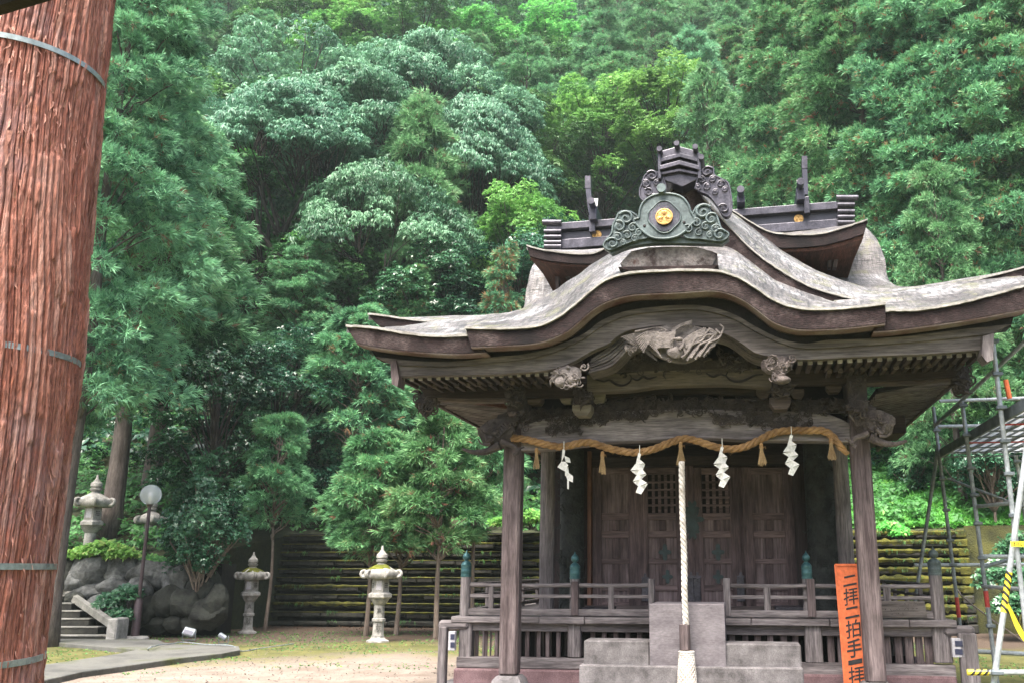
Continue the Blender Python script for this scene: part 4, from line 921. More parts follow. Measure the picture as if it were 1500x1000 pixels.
RWp = [(1014, 314), (1022, 302), (1034, 300), (1041, 311), (1049, 316), (1053, 326), (1057, 336), (1067, 342), (1064, 349), (1052, 353), (1030, 350), (1006, 348), (1002, 338)]
wing(LWc, LWp, VO + 0.02, 'cloud_scroll_wing', M['copper'], ob); wing(RWc, RWp, VO + 0.02, 'cloud_scroll_wing', M['copper'], ob)
mb = MB(); mb.strip(cv([(884, 362), (915, 355), (950, 348), (985, 348), (1030, 350), (1068, 350)], VO + 0.05, 40), cv([(896, 372), (920, 362), (950, 357), (985, 356), (1030, 357), (1058, 358)], VO + 0.05, 40), VO + 0.05, VO + 0.14); mb.build('ornament_base', M['copper'], ob, smooth=True)
# ---- dark ornament on the rear gable
VB = 0.2
bo = [(966, 222), (994, 214), (1024, 222), (1024, 262), (1000, 274), (966, 262)]
mb = MB(); mb.prism([(S(x, y, VB).x, S(x, y, VB).z) for x, y in bo], VB, VB + 0.35); bb = mb.build('rear_ridge_ornament', M['copper_dark'], SH, bevel=0.01)
for x0, x1, y, ym, h, e in ((966, 1025, 232, 224, 6, 0.05), (966, 1024, 243, 235, 6, 0.09), (964, 1026, 253, 247, 4, 0.05)):
    mb = MB(); xm = 993
    mb.strip(cv([(x0, y), (xm, ym), (x1, y)], VB - e, 3), cv([(x0, y + h), (xm, ym + h), (x1, y + h)], VB - e, 3), VB - e, VB + 0.1); mb.build('chevron_band', M['copper_dark'], bb, bevel=0.005)
for x, y in ((967, 224), (992, 216), (1019, 221), (1028, 236)):
    p = S(x, y, VB); mb = MB(); mb.tube([(p.x, VB - 0.12, p.z), (p.x, VB + 0.4, p.z)], 0.034, 14); mb.build('roll_end', M['copper_dark'], bb, smooth=True)
for x in (966, 1024):
    mb = MB(); a = S(x - 2, 262, VB - 0.06); b = S(x + 2, 224, VB - 0.06); mb.box((a.x, VB - 0.06, a.z), (b.x, VB + 0.1, b.z), 0.006); mb.build('corner_post', M['copper_dark'], bb)
W2 = [(955, 258, 10, 2.5, -1), (946, 270, 8, 2, -1), (962, 268, 6, 1, 1), (950, 282, 8, 2.4, -1), (966, 276, 6, 0.6, 1), (958, 290, 7, 2, -1)]
P2 = [(968, 254), (956, 252), (945, 257), (941, 268), (937, 280), (940, 292), (956, 296), (975, 280), (972, 262)]
R2 = [(1036, 252, 10, 0.6, 1), (1028, 264, 7, 2, -1), (1044, 263, 7, 0.6, 1), (1056, 270, 7, 0.4, 1), (1036, 274, 7, 1.5, 1), (1062, 278, 6, 0.4, 1), (1048, 282, 6, 1, 1), (1060, 306, 9, 2.6, -1), (1022, 275, 6, 2, -1)]
P3 = [(1024, 256), (1032, 246), (1044, 246), (1046, 256), (1056, 262), (1066, 268), (1070, 282), (1072, 298), (1070, 314), (1060, 316), (1050, 300), (1038, 286), (1020, 276)]
wing(W2, P2, VB, 'cloud_scroll_wing', M['copper_dark'], bb); wing(R2, P3, VB, 'cloud_scroll_wing', M['copper_dark'], bb)
# ------------------------------------------------------------------ things at the front of the shrine
def sthing(name, label, cat, x, y, v, group=None):
    return thing(name, label, cat, tuple(S(x, y, v)), True, group)
def sbox_thing(name, label, cat, x0, y0, x1, y1, v, d, mat, bev=0.015, zbot=None, jit=0.0, group=None):
    a = S(x0, y1, v); b = S(x1, y0, v); zb = a.z if zbot is None else zbot
    t = bpy.data.objects.new(name, bpy.data.meshes.new(name)); C.objects.link(t); loc = Vector(((a.x + b.x) / 2, v, zb))
    t.location = loc2w(loc); t.rotation_euler = (0, 0, -PHI); OFF[t.name] = loc
    mb = MB(); mb.box((a.x - loc.x, 0, 0), (b.x - loc.x, d, b.z - zb), bev)
    t.data.from_pydata(mb.v, [], mb.f); t.data.materials.append(mat); t.data.update()
    return props(t, label, cat, group)
sbox_thing('stone_step', 'lowest long purplish grey stone step behind the white rope tassel', 'stone step', 848, 978, 1177, 1000, -0.29, 0.70, M['stone_purple'], 0.014, 0.2)
sbox_thing('stone_step', 'rough upper stone step block to the left of the grey wooden box', 'stone step', 855, 938, 951, 976, -0.2, 0.36, M['stone_purple'], 0.014, 0.498)
sbox_thing('stone_step', 'rough upper stone step block to the right of the grey wooden box', 'stone step', 1062, 943, 1173, 980, -0.2, 0.36, M['stone_purple'], 0.014, 0.478)
bx = sthing('wooden_box', 'plain purplish grey wooden box standing on the steps behind the hanging white rope', 'box', 1006, 978, -0.24)
for x0, x1, l in ((952, 1000.5, None), (1001.2, 1061, None)):
    mb = MB(); dbox(mb, x0, 884, x1, 979, -0.24, -0.215, 0.005); mb.build('front_board', M['box_wood'], bx)
mb = MB(); dbox(mb, 953, 885, 1060, 979, -0.215, 0.62, 0.005); mb.build('box_body', M['box_wood'], bx)

# ---- twisted straw rope
RP = [(733, 641), (752, 641), (770, 643), (790, 648), (812, 653), (830, 653), (850, 648), (866, 648), (885, 654), (910, 660), (932, 662), (955, 658), (978, 649), (1000, 642), (1020, 645), (1045, 653), (1068, 657), (1090, 654), (1112, 644), (1132, 634), (1155, 630), (1180, 630), (1203, 630), (1218, 637), (1230, 652), (1242, 665)]
def rope_mesh(P, rad, strand, turns, mat, name, parent, n=260, ns=3, taper=True, sides=7, fuzz=0, seed=1):
    P = smooth_curve(P, n); mb = MB(); rnd = random.Random(seed)
    T = np.gradient(P, axis=0); T /= np.linalg.norm(T, axis=1)[:, None]
    up = np.array([0, 1.0, 0]); A = np.cross(T, up); A /= np.linalg.norm(A, axis=1)[:, None]; B = np.cross(A, T)
    for s in range(ns):
        ph = 2 * math.pi * (s / ns + turns * np.arange(n) / n)
        e = np.ones(n)
        if taper: e = np.clip(np.minimum(np.arange(n), n - 1 - np.arange(n)) / 14.0 + 0.55, 0, 1)
        Q = P + (rad * e * np.cos(ph))[:, None] * A + (rad * e * np.sin(ph))[:, None] * B
        mb.tube([Vector(q) for q in Q], list(strand * e), sides)
    o = mb.build(name, mat, parent, smooth=True)
    if fuzz:
        mb = MB()
        for _ in range(fuzz):
            i = rnd.randrange(2, n - 2); a = rnd.uniform(0, 6.28); d = Vector(A[i] * math.cos(a) + B[i] * math.sin(a)); t = Vector(T[i]) * rnd.choice((-1, 1))
            p = Vector(P[i]) + d * rad * 1.7; L = rnd.uniform(0.02, 0.06); mb.tube([p, p + t * L * 0.6 + d * L * 0.4 + Vector((0, 0, -L * 0.3))], [0.0016, 0.0005], 3)
        mb.build('loose_fibres', mat, parent)
    return o
VRp = -0.2
rp = sthing('straw_rope', 'thick twisted golden straw rope strung across the main beam', 'rope', 1000, 650, VRp)
rope_mesh([S(x, y, VRp + (0.03 if 760 < x < 1225 else 0)) for x, y in RP], 0.021, 0.0225, 17, M['straw_rope'], 'twisted_rope', rp, fuzz=170)
for i, (x, y0, y1, wob, lb) in enumerate(((786, 657, 685, 0.9, 'leftmost'), (882.5, 662, 693, 0.9, 'between the two left paper streamers'), (997, 648, 681, 1.1, 'in front of the bell rope top'), (1115, 650, 681, 1.2, 'between the two right paper streamers'), (1217, 643, 672, 1.1, 'rightmost, beside the right pillar'))):
    t = sthing('straw_tassel', 'straw tassel hanging from the twisted rope, ' + lb, 'tassel', x, y0, VRp, 'straw tassels on the twisted rope')
    p = S(x, y0, VRp - 0.04); q = S(x, y1, VRp - 0.04); rnd = random.Random(i); L = p.z - q.z; mb = MB()
    for k in range(46):
        a = rnd.uniform(0, 6.28); rr = math.sqrt(rnd.random()); e = rr * 0.045 * wob; f = rnd.uniform(0.8, 1.06)
        mb.tube([p + Vector((rr * .012 * math.cos(a), rr * .012 * math.sin(a), 0)), p + Vector((rr * .018 * math.cos(a), rr * .016 * math.sin(a), -L * .35)), p + Vector((e * math.cos(a) + rnd.uniform(-.004, .004), e * .7 * math.sin(a), -L * f))], [0.004, 0.004, 0.0028], 4)
    mb.build('straw_strands', M['straw'], t)
    mb = MB(); c = [p + Vector((0.021 * math.cos(a), 0.019 * math.sin(a), -L * .2 + 0.002 * a)) for a in np.linspace(0, 12.6, 30)]; mb.tube(c, 0.004, 5)
    mb.ball(p + Vector((0, 0, -0.005)), 0.02, 10, 7); mb.tube([p + Vector((0.012, -0.02, -L * .2)), p + Vector((0.04, -0.03, -L * .12)), p + Vector((0.045, -0.03, -L * .25))], 0.0035, 5); mb.build('straw_binding', M['straw_rope'], t, smooth=True)
# ---- zigzag paper streamers
ZZ_ = [((935, 662.4), (939.2, 664.5), (937, 672), (944.5, 678.4), (930.7, 679.5)), ((930.7, 679.5), (944.5, 678.4), (941.3, 687), (924.3, 689)), ((924.3, 689), (941.3, 687), (946.7, 693.3), (932.8, 695.5)),
       ((932.8, 695.5), (946.7, 693.3), (939.2, 700.8), (927.5, 705)), ((927.5, 705), (939.2, 700.8), (948.4, 707.2), (935, 711.5)), ((935, 711.5), (948.4, 707.2), (939.2, 723.2), (931.7, 721))]
def zz(dx, dy): return [tuple((x + dx, y + dy) for x, y in q) for q in ZZ_]
shd = [
    ('first folded white paper streamer from the left, half turned so its folds twist', None, [((824, 657), (828, 659), (827, 667), (822, 676)), ((827, 667), (834, 670), (835.5, 677), (829, 676)), ((822, 675), (829, 676), (833, 681), (828, 690), (815.5, 683)), ((828, 684), (832, 683), (833, 692), (828, 697)), ((828, 695), (833, 692), (840, 697), (839.5, 706), (831, 702)), ((831, 701), (833.5, 702), (833, 716), (831, 715))]),
    ('second white zigzag paper streamer from the left, between a straw tassel and the bell rope', None, zz(0, 0)),
    ('third white zigzag paper streamer from the left, just right of the bell rope', None, zz(121, -9.5)),
    ('rightmost white zigzag paper streamer, hanging near the right pillar', None, zz(222.5, -27))]
for i, (lb, _, quads) in enumerate(shd):
    x0, y0 = quads[0][0]; t = sthing('paper_streamer', lb, 'paper streamer', x0, y0, VRp, 'folded paper streamers on the twisted rope')
    for k, qd in enumerate(quads):
        v = VRp - 0.05 - 0.004 * (k % 2); P = [S(x, y, v) for x, y in qd]; mb = MB()
        tilt = 0.030 if k % 2 else -0.022; cxm = sum(p.x for p in P) / len(P); n_ = len(P)
        f1 = [(p.x, v + tilt * (p.x - cxm) * 22, p.z) for p in P]; mb.add(f1 + [(a, b + 0.0015, c) for a, b, c in f1], [tuple(range(n_)), tuple(range(2 * n_ - 1, n_ - 1, -1))] + [(j, j + n_, (j + 1) % n_ + n_, (j + 1) % n_) for j in range(n_)])
        mb.build('paper_fold', M['paper'], t)
    mb = MB(); p = S(x0 + 2, y0 + 2, VRp - 0.05); mb.tube([p + Vector((0, 0, 0.1)), p], 0.004, 5); mb.build('paper_stem', M['paper'], t)
# ---- bell rope
br = sthing('bell_rope', 'thick white braided rope hanging before the doors, with a wooden sleeve and netted tassel', 'bell rope', 1000, 670, -0.36)
va = -0.36
rope_mesh([S(998.5, 676, va), S(999.5, 740, va), S(1002, 810, va), S(1003, 870, va), S(1005, 914, va)], 0.015, 0.019, 10, M['cotton'], 'braided_rope', br, n=200, ns=3, taper=False, sides=8, fuzz=60, seed=4)
a = S(995.5, 951, va); b = S(1011, 914, va); cx_ = (a.x + b.x) / 2; cz0, cz1 = a.z, b.z; mb = MB(); hw = (b.x - a.x) / 2
mb.lathe([(hw, cz0), (hw, cz1)], (cx_, va, 0), 6); mb.build('wooden_sleeve', M['wood_z'], br, bevel=0.004)
z0 = S(1006, 952, va).z; mb = MB(); mb.lathe([(0.03, z0 - 0.55), (0.105, z0 - 0.5), (0.098, z0 - 0.3), (0.085, z0 - 0.15), (0.074, z0 - 0.05), (0.068, z0 - 0.012), (0.06, z0)], (cx_ + 0.012, va, 0), 28); mb.build('tassel_core', M['cotton_brown'], br, smooth=True)  # core darker than the netting, so its gaps show
mb = MB()
for k in range(13):
    for sg in (1, -1):
        pts = []
        for j in range(24):
            z = z0 - 0.02 - j * 0.02; f = 0.070 + (z0 - z) * 0.075; a_ = 2 * math.pi * k / 13 + sg * j * 0.21
            pts.append(Vector((cx_ + 0.012 + f * math.cos(a_), va + f * math.sin(a_), z)))
        mb.tube(pts, 0.0085, 5)
for k in range(2):
    mb.tube([Vector((cx_ + 0.012 + 0.074 * math.cos(a_), va + 0.074 * math.sin(a_), z0 - 0.012 - 0.022 * k)) for a_ in np.linspace(0, 6.283, 30)], 0.009, 6)
mb.build('tassel_netting', M['cotton'], br, smooth=True)

# ---- text helper
def text_mesh(name, ch, parent, mat, xform, offset=0.0, extrude=0.002):
    cu = bpy.data.curves.new(name, 'FONT'); cu.body = ch; cu.size = 1.0; cu.extrude = extrude; cu.offset = offset; cu.resolution_u = 3
    o = bpy.data.objects.new(name, cu); C.objects.link(o)
    dg = bpy.context.evaluated_depsgraph_get(); me = bpy.data.meshes.new_from_object(o.evaluated_get(dg))
    bpy.data.objects.remove(o); vs = np.array([v.co[:] for v in me.vertices])
    if len(vs) == 0: return None
    lo, hi = vs.min(0), vs.max(0); nv = [xform((p[0] - lo[0]) / max(hi[0] - lo[0], 1e-6), (p[1] - lo[1]) / max(hi[1] - lo[1], 1e-6), p[2]) for p in vs]
    off = off_of(parent)
    for v, p in zip(me.vertices, nv): v.co = Vector(p) - off
    me.update(); return link_mesh(name, me, mat, parent)
# ---- vermilion sign
VS = 0.33
sg = sthing('vermilion_sign', 'tall narrow orange board with black brush lettering, leaning behind the right front pillar', 'sign', 1245, 1000, VS)
P = [S(x, y, VS) for x, y in ((1223, 825), (1269, 825), (1285, 1012), (1238, 1012))]
mb = MB(); mb.prism([(p.x, p.z) for p in P], VS, VS + 0.02); mb.build('sign_board', M['orange'], sg, bevel=0.003)
for (xa, ya), (xb, yb) in (((1223.5, 826), (1238.5, 1012)), ((1268, 826), (1284, 1012)), ((1223, 826.5), (1269, 826.5))):
    a, b = S(xa, ya, VS), S(xb, yb, VS); d = (b - a).normalized(); n = Vector((-d.z, 0, d.x)) * 0.011; mb = MB()
    mb.prism([((a + n).x, (a + n).z), ((b + n).x, (b + n).z), ((b - n).x, (b - n).z), ((a - n).x, (a - n).z)], VS - 0.012, VS + 0.004); mb.build('frame_strip', M['orange'], sg)
for ch, cx0, y0, y1, w in (('二', 1246, 842, 857, 21), ('拝', 1247.5, 860, 885, 23), ('二', 1249.5, 888, 904, 22), ('拍', 1251, 907, 933, 23), ('手', 1252.5, 935, 962, 23), ('一', 1254, 965, 972, 22), ('拝', 1256, 975, 1002, 25)):
    def xf(a_, b_, z_, cx0=cx0, y0=y0, y1=y1, w=w):
        p = S(cx0 - 1.2 - w / 2 + (w - 1.5) * a_ + 0.7 + (0.5 - b_) * (y1 - y0) * 0.06, y1 - (y1 - y0) * b_ - (a_ - 0.5) * 4.0, VS); return (p.x, VS - 0.003 - z_ * 0.5, p.z)
    text_mesh('lettering', ch, sg, M['ink'], xf, 0.03 if len(ch.encode()) and ch in '二一' else (0.018 if ch == '手' else 0.008))
# ---- weathered plaque
pq = sthing('weathered_plaque', 'small bleached wooden board with faded ink writing, leaning on the right veranda rail', 'plaque', 1320, 904, 0.83)
mb = MB(); mb.prism([(S(x, y, 0.835).x, S(x, y, 0.835).z) for x, y in ((1285, 879), (1354.5, 880), (1358.5, 904), (1288, 904))], 0.835, 0.855); mb.build('plaque_board', M['pale_x'], pq, bevel=0.003)
rnd = random.Random(12); mb = MB()
for x, y in ((1326, 884), (1332, 884.5), (1336, 884.5), (1341, 884), (1345, 885), (1298, 892), (1306, 893), (1310, 892), (1316, 891.5), (1326, 891), (1330, 892), (1337, 891), (1342, 890), (1306, 899), (1314, 898), (1317, 899), (1324, 898)):
    for k in range(3):
        a = S(x + rnd.uniform(-1.6, 1.6), y + rnd.uniform(-1.6, 1.6), 0.833); q = rnd.uniform(0, 3.1); L = rnd.uniform(0.004, 0.010)
        mb.tube([a, a + Vector((L * math.cos(q), 0, L * math.sin(q)))], 0.0022, 4)
mb.build('faded_writing', M['black'], pq)

# ------------------------------------------------------------------ scaffold
VFAR = 3.0
pf = S(1378, 664, VFAR); UPL = pf.x; ZPL = pf.z
sc = thing('pipe_scaffold', 'galvanised pipe scaffold with a sloping handrail and mesh platform, right of the shrine', 'scaffold', (UPL, 0, 0), True)
R0 = 0.0243
def pipe(name, p, q, r=R0, mat='steel', parent=None, n=10):
    mb = MB(); mb.tube([Vector(p), Vector(q)], r, n); return mb.build(name, M[mat], parent or sc, smooth=True)
def clamp(p, parent=None, s=0.045):
    mb = MB(); mb.lathe([(s * .8, -0.022), (s * .9, -0.018), (s * .9, 0.018), (s * .8, 0.022)], p, 10); mb.box((p[0] - s * 1.1, p[1] - s * 1.3, p[2] - 0.018), (p[0] + s * 1.1, p[1] - s * .5, p[2] + 0.018), 0.006); mb.build('clamp', M['steel_dark'], parent or sc, smooth=True)
def vpost(xt, yt, xb, yb, v, zb=0.0, clamps=(), red=None, mat='steel', r=R0):
    t = S(xt, yt, v); b = S(xb, yb, v); d = (b - t) / (b.z - t.z); foot = t + d * (zb - t.z)
    po = pipe('post', t, foot, r, mat)
    for y in clamps: k = (y - yt) / (yb - yt); clamp(t + (b - t) * k, po)
    if red:
        mb = MB(); k0, k1 = [(y - yt) / (yb - yt) for y in red]; mb.tube([t + (b - t) * k0, t + (b - t) * k1], r * 1.08, 10); mb.build('red_band', M['red_paint'], po, smooth=True)
    mb = MB(); mb.box((foot.x - .07, foot.y - .07, foot.z), (foot.x + .07, foot.y + .07, foot.z + .01)); mb.build('base_plate', M['steel_dark'], po)
    return t, foot
vpost(1367, 595, 1406, 913, VFAR - 0.1, 0, (632, 705, 751, 795, 830), (876, 904), 'steel_mid')
vpost(1409, 587, 1455, 954, 1.1, 0, (594, 640, 690, 730, 772, 822, 918), (869, 892), 'steel_mid')
vpost(1454, 498, 1498, 876, -0.5, 0, (501, 551, 602, 652, 700, 760, 800), None, 'steel')
vpost(1488, 666, 1502, 760, 2.6, 0, (676, 720), None, 'steel')
pipe('brace', S(1375, 649, VFAR), S(1334, 925, VFAR), mat='steel_mid')
pipe('brace', S(1388, 700, VFAR - .1), S(1500, 742, 2.4), 0.017, 'steel_mid'); pipe('ledger', S(1432, 741, 1.1), S(1482, 736, -0.4), 0.02, 'steel'); pipe('ledger', S(1440, 858, 1.1), S(1496, 862, -0.45), 0.02, 'steel')
e0, e1 = S(1506, 640, -1.3), S(1455, 1004, -1.3); pe = pipe('front_brace', e0, e1, 0.026)
mb = MB()
def along(y0, y1): return e0 + (e1 - e0) * ((y0 - 640) / 364), e0 + (e1 - e0) * ((y1 - 640) / 364)
a, b = along(842, 900); mb.tube([a, b], 0.0275, 12); tp = mb.build('yellow_wrap', M['yellow'], pe, smooth=True); mb = MB()
ax_ = (e1 - e0).normalized()
for k in range(6):
    a, b = along(844 + 9.6 * k, 849 + 9.6 * k); mb.tube([a, b], 0.0300, 14)
    n = len(mb.v) - 28
    mb.v[n:] = [tuple(Vector(p) + ax_ * ((p[0] - a.x) * 0.8)) for p in mb.v[n:]]
mb.build('black_stripes', M['black_tape'], tp, smooth=True)
# handrail and ledgers
pipe('handrail', S(1370, 622, VFAR - 0.25), S(1506, 496, -0.85), 0.022, 'steel')
pipe('handrail', S(1371, 620, VFAR - 0.1), S(1408, 592, 1.0), 0.018, 'steel_dark')
pipe('ledger', S(1376, 587, VFAR), S(1520, 582, VFAR + 0.2)); pipe('ledger', S(1374, 624, VFAR), S(1440, 623, VFAR + 0.1)); pipe('ledger', S(1339, 827, VFAR + 0.3), S(1520, 826, VFAR + 0.5))
pipe('ledger', S(1437, 814, 1.2), S(1520, 815, 1.4)); pipe('ledger', S(1429, 953, 1.15), S(1520, 958, 1.3)); pipe('ledger', S(1440, 830, 1.3), S(1520, 806, 2.2), mat='steel_dark')
lg = pipe('striped_ledger', S(1417, 984, -1.35), S(1520, 984, -1.3), 0.023)
a, b = S(1417, 984, -1.355), S(1448, 984, -1.35); mb = MB(); mb.tube([a, b], 0.0255, 10); tp = mb.build('yellow_wrap', M['yellow'], lg, smooth=True); mb = MB()
for k in range(3): mb.tube([a + (b - a) * (0.2 + 0.3 * k), a + (b - a) * (0.34 + 0.3 * k)], 0.0265, 10); mb.v[-20:] = [(p[0] + (p[2] - a.z) * 0.8, p[1], p[2]) for p in mb.v[-20:]]
mb.build('black_stripes', M['black_tape'], tp, smooth=True); clamp(S(1459, 984, -1.38))
a = S(1473, 556, VFAR); b = S(1479, 583, VFAR); mb = MB(); mb.tube([a, b], 0.035, 8); mb.build('orange_stub', M['orange'], sc, smooth=True)
# platform planks seen from below: run back parallel to the shrine side
def mesh_plank():
    m, nt, lk, bs = new_mat('perforated_plank'); n = tex_noise(nt, lk, coords(nt, lk, (1, 1, 1)), 5)
    lk.new(ramp(nt, lk, n, [(0.3, (0.20, 0.21, 0.20)), (0.7, (0.36, 0.36, 0.34))]), bs.inputs['Base Color']); bs.inputs['Roughness'].default_value = 0.55
    tr = nt.new('ShaderNodeBsdfTranslucent'); tr.inputs['Color'].default_value = (0.92, 0.94, 0.93, 1); mx = nt.new('ShaderNodeMixShader'); mx.inputs[0].default_value = 0.8; lk.new(bs.outputs[0], mx.inputs[1]); lk.new(tr.outputs[0], mx.inputs[2]); lk.new(mx.outputs[0], nt['Material Output'].inputs['Surface']); return m
M['plank'] = mesh_plank()
for k in range(9):
    u0 = UPL + 0.02 + k * 0.27
    mb = MB(); mb.box((u0, -2.1, ZPL), (u0 + 0.235, VFAR, ZPL + 0.03)); pk = mb.build('platform_plank', M['plank'], sc)
    for uu in (u0 + 0.006, u0 + 0.12, u0 + 0.229):
        mb = MB(); mb.box((uu - 0.007, -2.1, ZPL - 0.02), (uu + 0.007, VFAR, ZPL - 0.001)); mb.build('plank_rib', M['steel_mid'], pk)
for v in np.arange(-1.9, 3.01, 0.49):
    mb = MB(); mb.box((UPL - 0.01, v - 0.018, ZPL - 0.05), (UPL + 2.5, v + 0.018, ZPL - 0.036)); mb.build('cross_bar', M['red_paint'] if abs(v - 0.06) < 0.1 or abs(v - 1.53) < .1 else M['steel_dark'], sc)
mb = MB(); mb.box((UPL - 0.03, -2.1, ZPL - 0.06), (UPL, VFAR, ZPL + 0.05)); mb.build('toe_board', M['steel_dark'], sc)
cord = sthing('thin_cord', 'thin pale cord tied slantwise between two scaffold poles', 'cord', 1410, 872, VFAR)
mb = MB(); mb.tube([Vector(p) for p in smooth_curve([S(1402, 862, VFAR), S(1412, 875, 2.8), S(1455, 908, 1.8), S(1510, 946, 0.8)], 20)], 0.011, 6); mb.build('cord_line', M['cotton_brown'], cord, smooth=True)
tpe = sthing('warning_tape', 'yellow warning tape with black lettering tied round the scaffold brace', 'tape', 1480, 796, -1.36)
mb = MB()
def band(mb, pts, w, v):
    c = smooth_curve([S(x, y, vv) for x, y, vv in pts], 14)
    mb.grid([[tuple(p + np.array((0, 0, w / 2))) for p in c], [tuple(p - np.array((0, 0, w / 2))) for p in c]])
band(mb, [(1480.5, 796, -1.36), (1492, 796, -1.365), (1520, 797, -1.33)], 0.048, 0); t1 = mb.build('tape_band', M['yellow'], tpe)
p = S(1501, 796, -1.37)
text_mesh('tape_lettering', 'きけん', t1, M['ink'], lambda a_, b_, z_: (S(1484 + 14 * a_, 796, -1.37).x, -1.372, S(1490, 799 - 6.5 * b_, -1.37).z), 0.02)
mb = MB(); c1 = smooth_curve([S(x, y, -1.34) for x, y in ((1475, 886), (1480, 900), (1487, 918), (1496, 934), (1504, 943))], 16); c2 = smooth_curve([S(x, y, -1.36) for x, y in ((1477, 882), (1484, 895), (1492, 911), (1501, 927), (1508, 938))], 16)
mb.grid([[tuple(p) for p in c1], [tuple(p) for p in c2]]); mb.build('loose_tape_end', M['yellow'], tpe, smooth=True)
# ------------------------------------------------------------------ terrain
ZW = 2.50                                                # top of the log-like retaining wall
VWALL = 14.4
def wall_y(X):                                           # front line of the slope (world Y) for a world X
    if X < -9.95: return 23.2
    s = min(1, (X + 9.95) / 0.45)
    u = (X - MX - (VWALL + 0.8) * SP) / CP; yy = MY - u * SP + (VWALL + 0.8) * CP
    return 23.2 * (1 - s) + yy * s
def hill(X, Y):
    d = Y - wall_y(X); base = 1.75 if X < -9.95 else 1.75 + (ZW - 1.75) * min(1, (X + 9.95) / 0.45)
    if d < 0: return base
    r = noise.noise(Vector((X * 0.12, Y * 0.12, 3.1))) * 1.2 + noise.noise(Vector((X * 0.6, Y * 0.6, 1.0))) * 0.16
    z = base + 0.38 * min(d, 6) + (0.66 * max(0, min(d - 6, 10)) + 0.95 * max(0, d - 16))
    return z + r * min(1, d / 4)
def dirt():
    m, nt, lk, bs = new_mat('forest_soil'); v = coords(nt, lk, (1, 1, 1))
    a = tex_noise(nt, lk, v, 0.5, 8, 0.7); b = tex_noise(nt, lk, v, 9, 6, 0.7)
    col = ramp(nt, lk, a, [(0.35, (0.018, 0.024, 0.010)), (0.6, (0.045, 0.05, 0.016))]); col = mix(nt, lk, 0.6, col, ramp(nt, lk, b, [(0.35, (0.4,) * 3), (0.65, (1.2,) * 3)]), 'MULTIPLY')
    lk.new(col, bs.inputs['Base Color']); bs.inputs['Roughness'].default_value = 0.95; bump(nt, lk, bs, b, 0.8, 0.05); return m
mb = MB(); rows = []
ys = list(np.linspace(0, 14, 22)) + list(np.linspace(15, 110, 36))
for d in ys: rows.append([(X, wall_y(X) + d, hill(X, wall_y(X) + d)) for X in np.linspace(-75, 80, 120)])
rows.insert(0, [(p[0], p[1] - 0.02, -0.4) for p in rows[0]]); mb.grid(rows); hl = mb.build('hillside', dirt(), None, smooth=True); props(hl, 'steep wooded hillside behind the retaining wall', None, None, 'structure')
def ground_mat():
    m, nt, lk, bs = new_mat('trodden_earth_and_moss'); tc = nt.new('ShaderNodeTexCoord'); sx = nt.new('ShaderNodeSeparateXYZ'); lk.new(tc.outputs['Object'], sx.inputs[0])
    v = coords(nt, lk, (1, 1, 1)); big = tex_noise(nt, lk, v, 0.35, 6, 0.65); fine = tex_noise(nt, lk, v, 14, 8, 0.75); mid = tex_noise(nt, lk, v, 1.6, 7, 0.7)
    earth = ramp(nt, lk, mid, [(0.35, (0.15, 0.118, 0.095)), (0.65, (0.27, 0.225, 0.19))])
    earth = mix(nt, lk, 0.55, earth, ramp(nt, lk, fine, [(0.3, (0.6,) * 3), (0.7, (1.1,) * 3)]), 'MULTIPLY')
    moss = ramp(nt, lk, mid, [(0.35, (0.05, 0.058, 0.012)), (0.6, (0.13, 0.125, 0.04))]); moss = mix(nt, lk, 0.6, moss, ramp(nt, lk, fine, [(0.3, (0.45,) * 3), (0.7, (1.15,) * 3)]), 'MULTIPLY')
    lit = ramp(nt, lk, fine, [(0.35, (0.035, 0.025, 0.018)), (0.65, (0.10, 0.07, 0.05))])
    # moss thickens towards the wall and at the left, leaf litter lies under the trees
    e = mth(nt, lk, 'ADD', mth(nt, lk, 'MULTIPLY', mth(nt, lk, 'ABSOLUTE', mth(nt, lk, 'SUBTRACT', sx.outputs['Y'], 13.0)), 0.20), mth(nt, lk, 'MULTIPLY', mth(nt, lk, 'ABSOLUTE', mth(nt, lk, 'ADD', sx.outputs['X'], 3.6)), 0.13))
    e = mth(nt, lk, 'ADD', e, mth(nt, lk, 'MULTIPLY', mth(nt, lk, 'SUBTRACT', mid, 0.5), 1.4)); e = mth(nt, lk, 'ADD', e, mth(nt, lk, 'MULTIPLY', mth(nt, lk, 'SUBTRACT', fine, 0.5), 0.9))
    f = ramp(nt, lk, mth(nt, lk, 'MULTIPLY', e, 0.6), [(0.50, (0, 0, 0)), (0.72, (1, 1, 1))])
    col = mix(nt, lk, f, earth, moss)
    g = mth(nt, lk, 'ADD', sx.outputs['Y'], mth(nt, lk, 'MULTIPLY', big, 5)); g = mth(nt, lk, 'ADD', g, mth(nt, lk, 'MULTIPLY', mth(nt, lk, 'ADD', sx.outputs['X'], 6), 0.10))
    mr = nt.new('ShaderNodeMapRange'); mr.inputs['From Min'].default_value = 22.2; mr.inputs['From Max'].default_value = 23.6; lk.new(g, mr.inputs['Value'])
    col = mix(nt, lk, mr.outputs[0], col, lit)
    lk.new(col, bs.inputs['Base Color']); bs.inputs['Roughness'].default_value = 0.9; bs.inputs['Specular IOR Level'].default_value = 0.3; bump(nt, lk, bs, mth(nt, lk, 'ADD', fine, mid), 0.7, 0.03); return m
mb = MB(); rows = [[(x, y, 0.02 * noise.noise(Vector((x * 0.7, y * 0.7, 0)))) for x in np.linspace(-30, 30, 100)] for y in np.linspace(-15, 27, 70)]
rows = [[(x * 8, rows[0][0][1] - 150, 0) for x in np.linspace(-30, 30, 100)]] + rows + [[(x * 8, 300, -0.3) for x in np.linspace(-30, 30, 100)]]
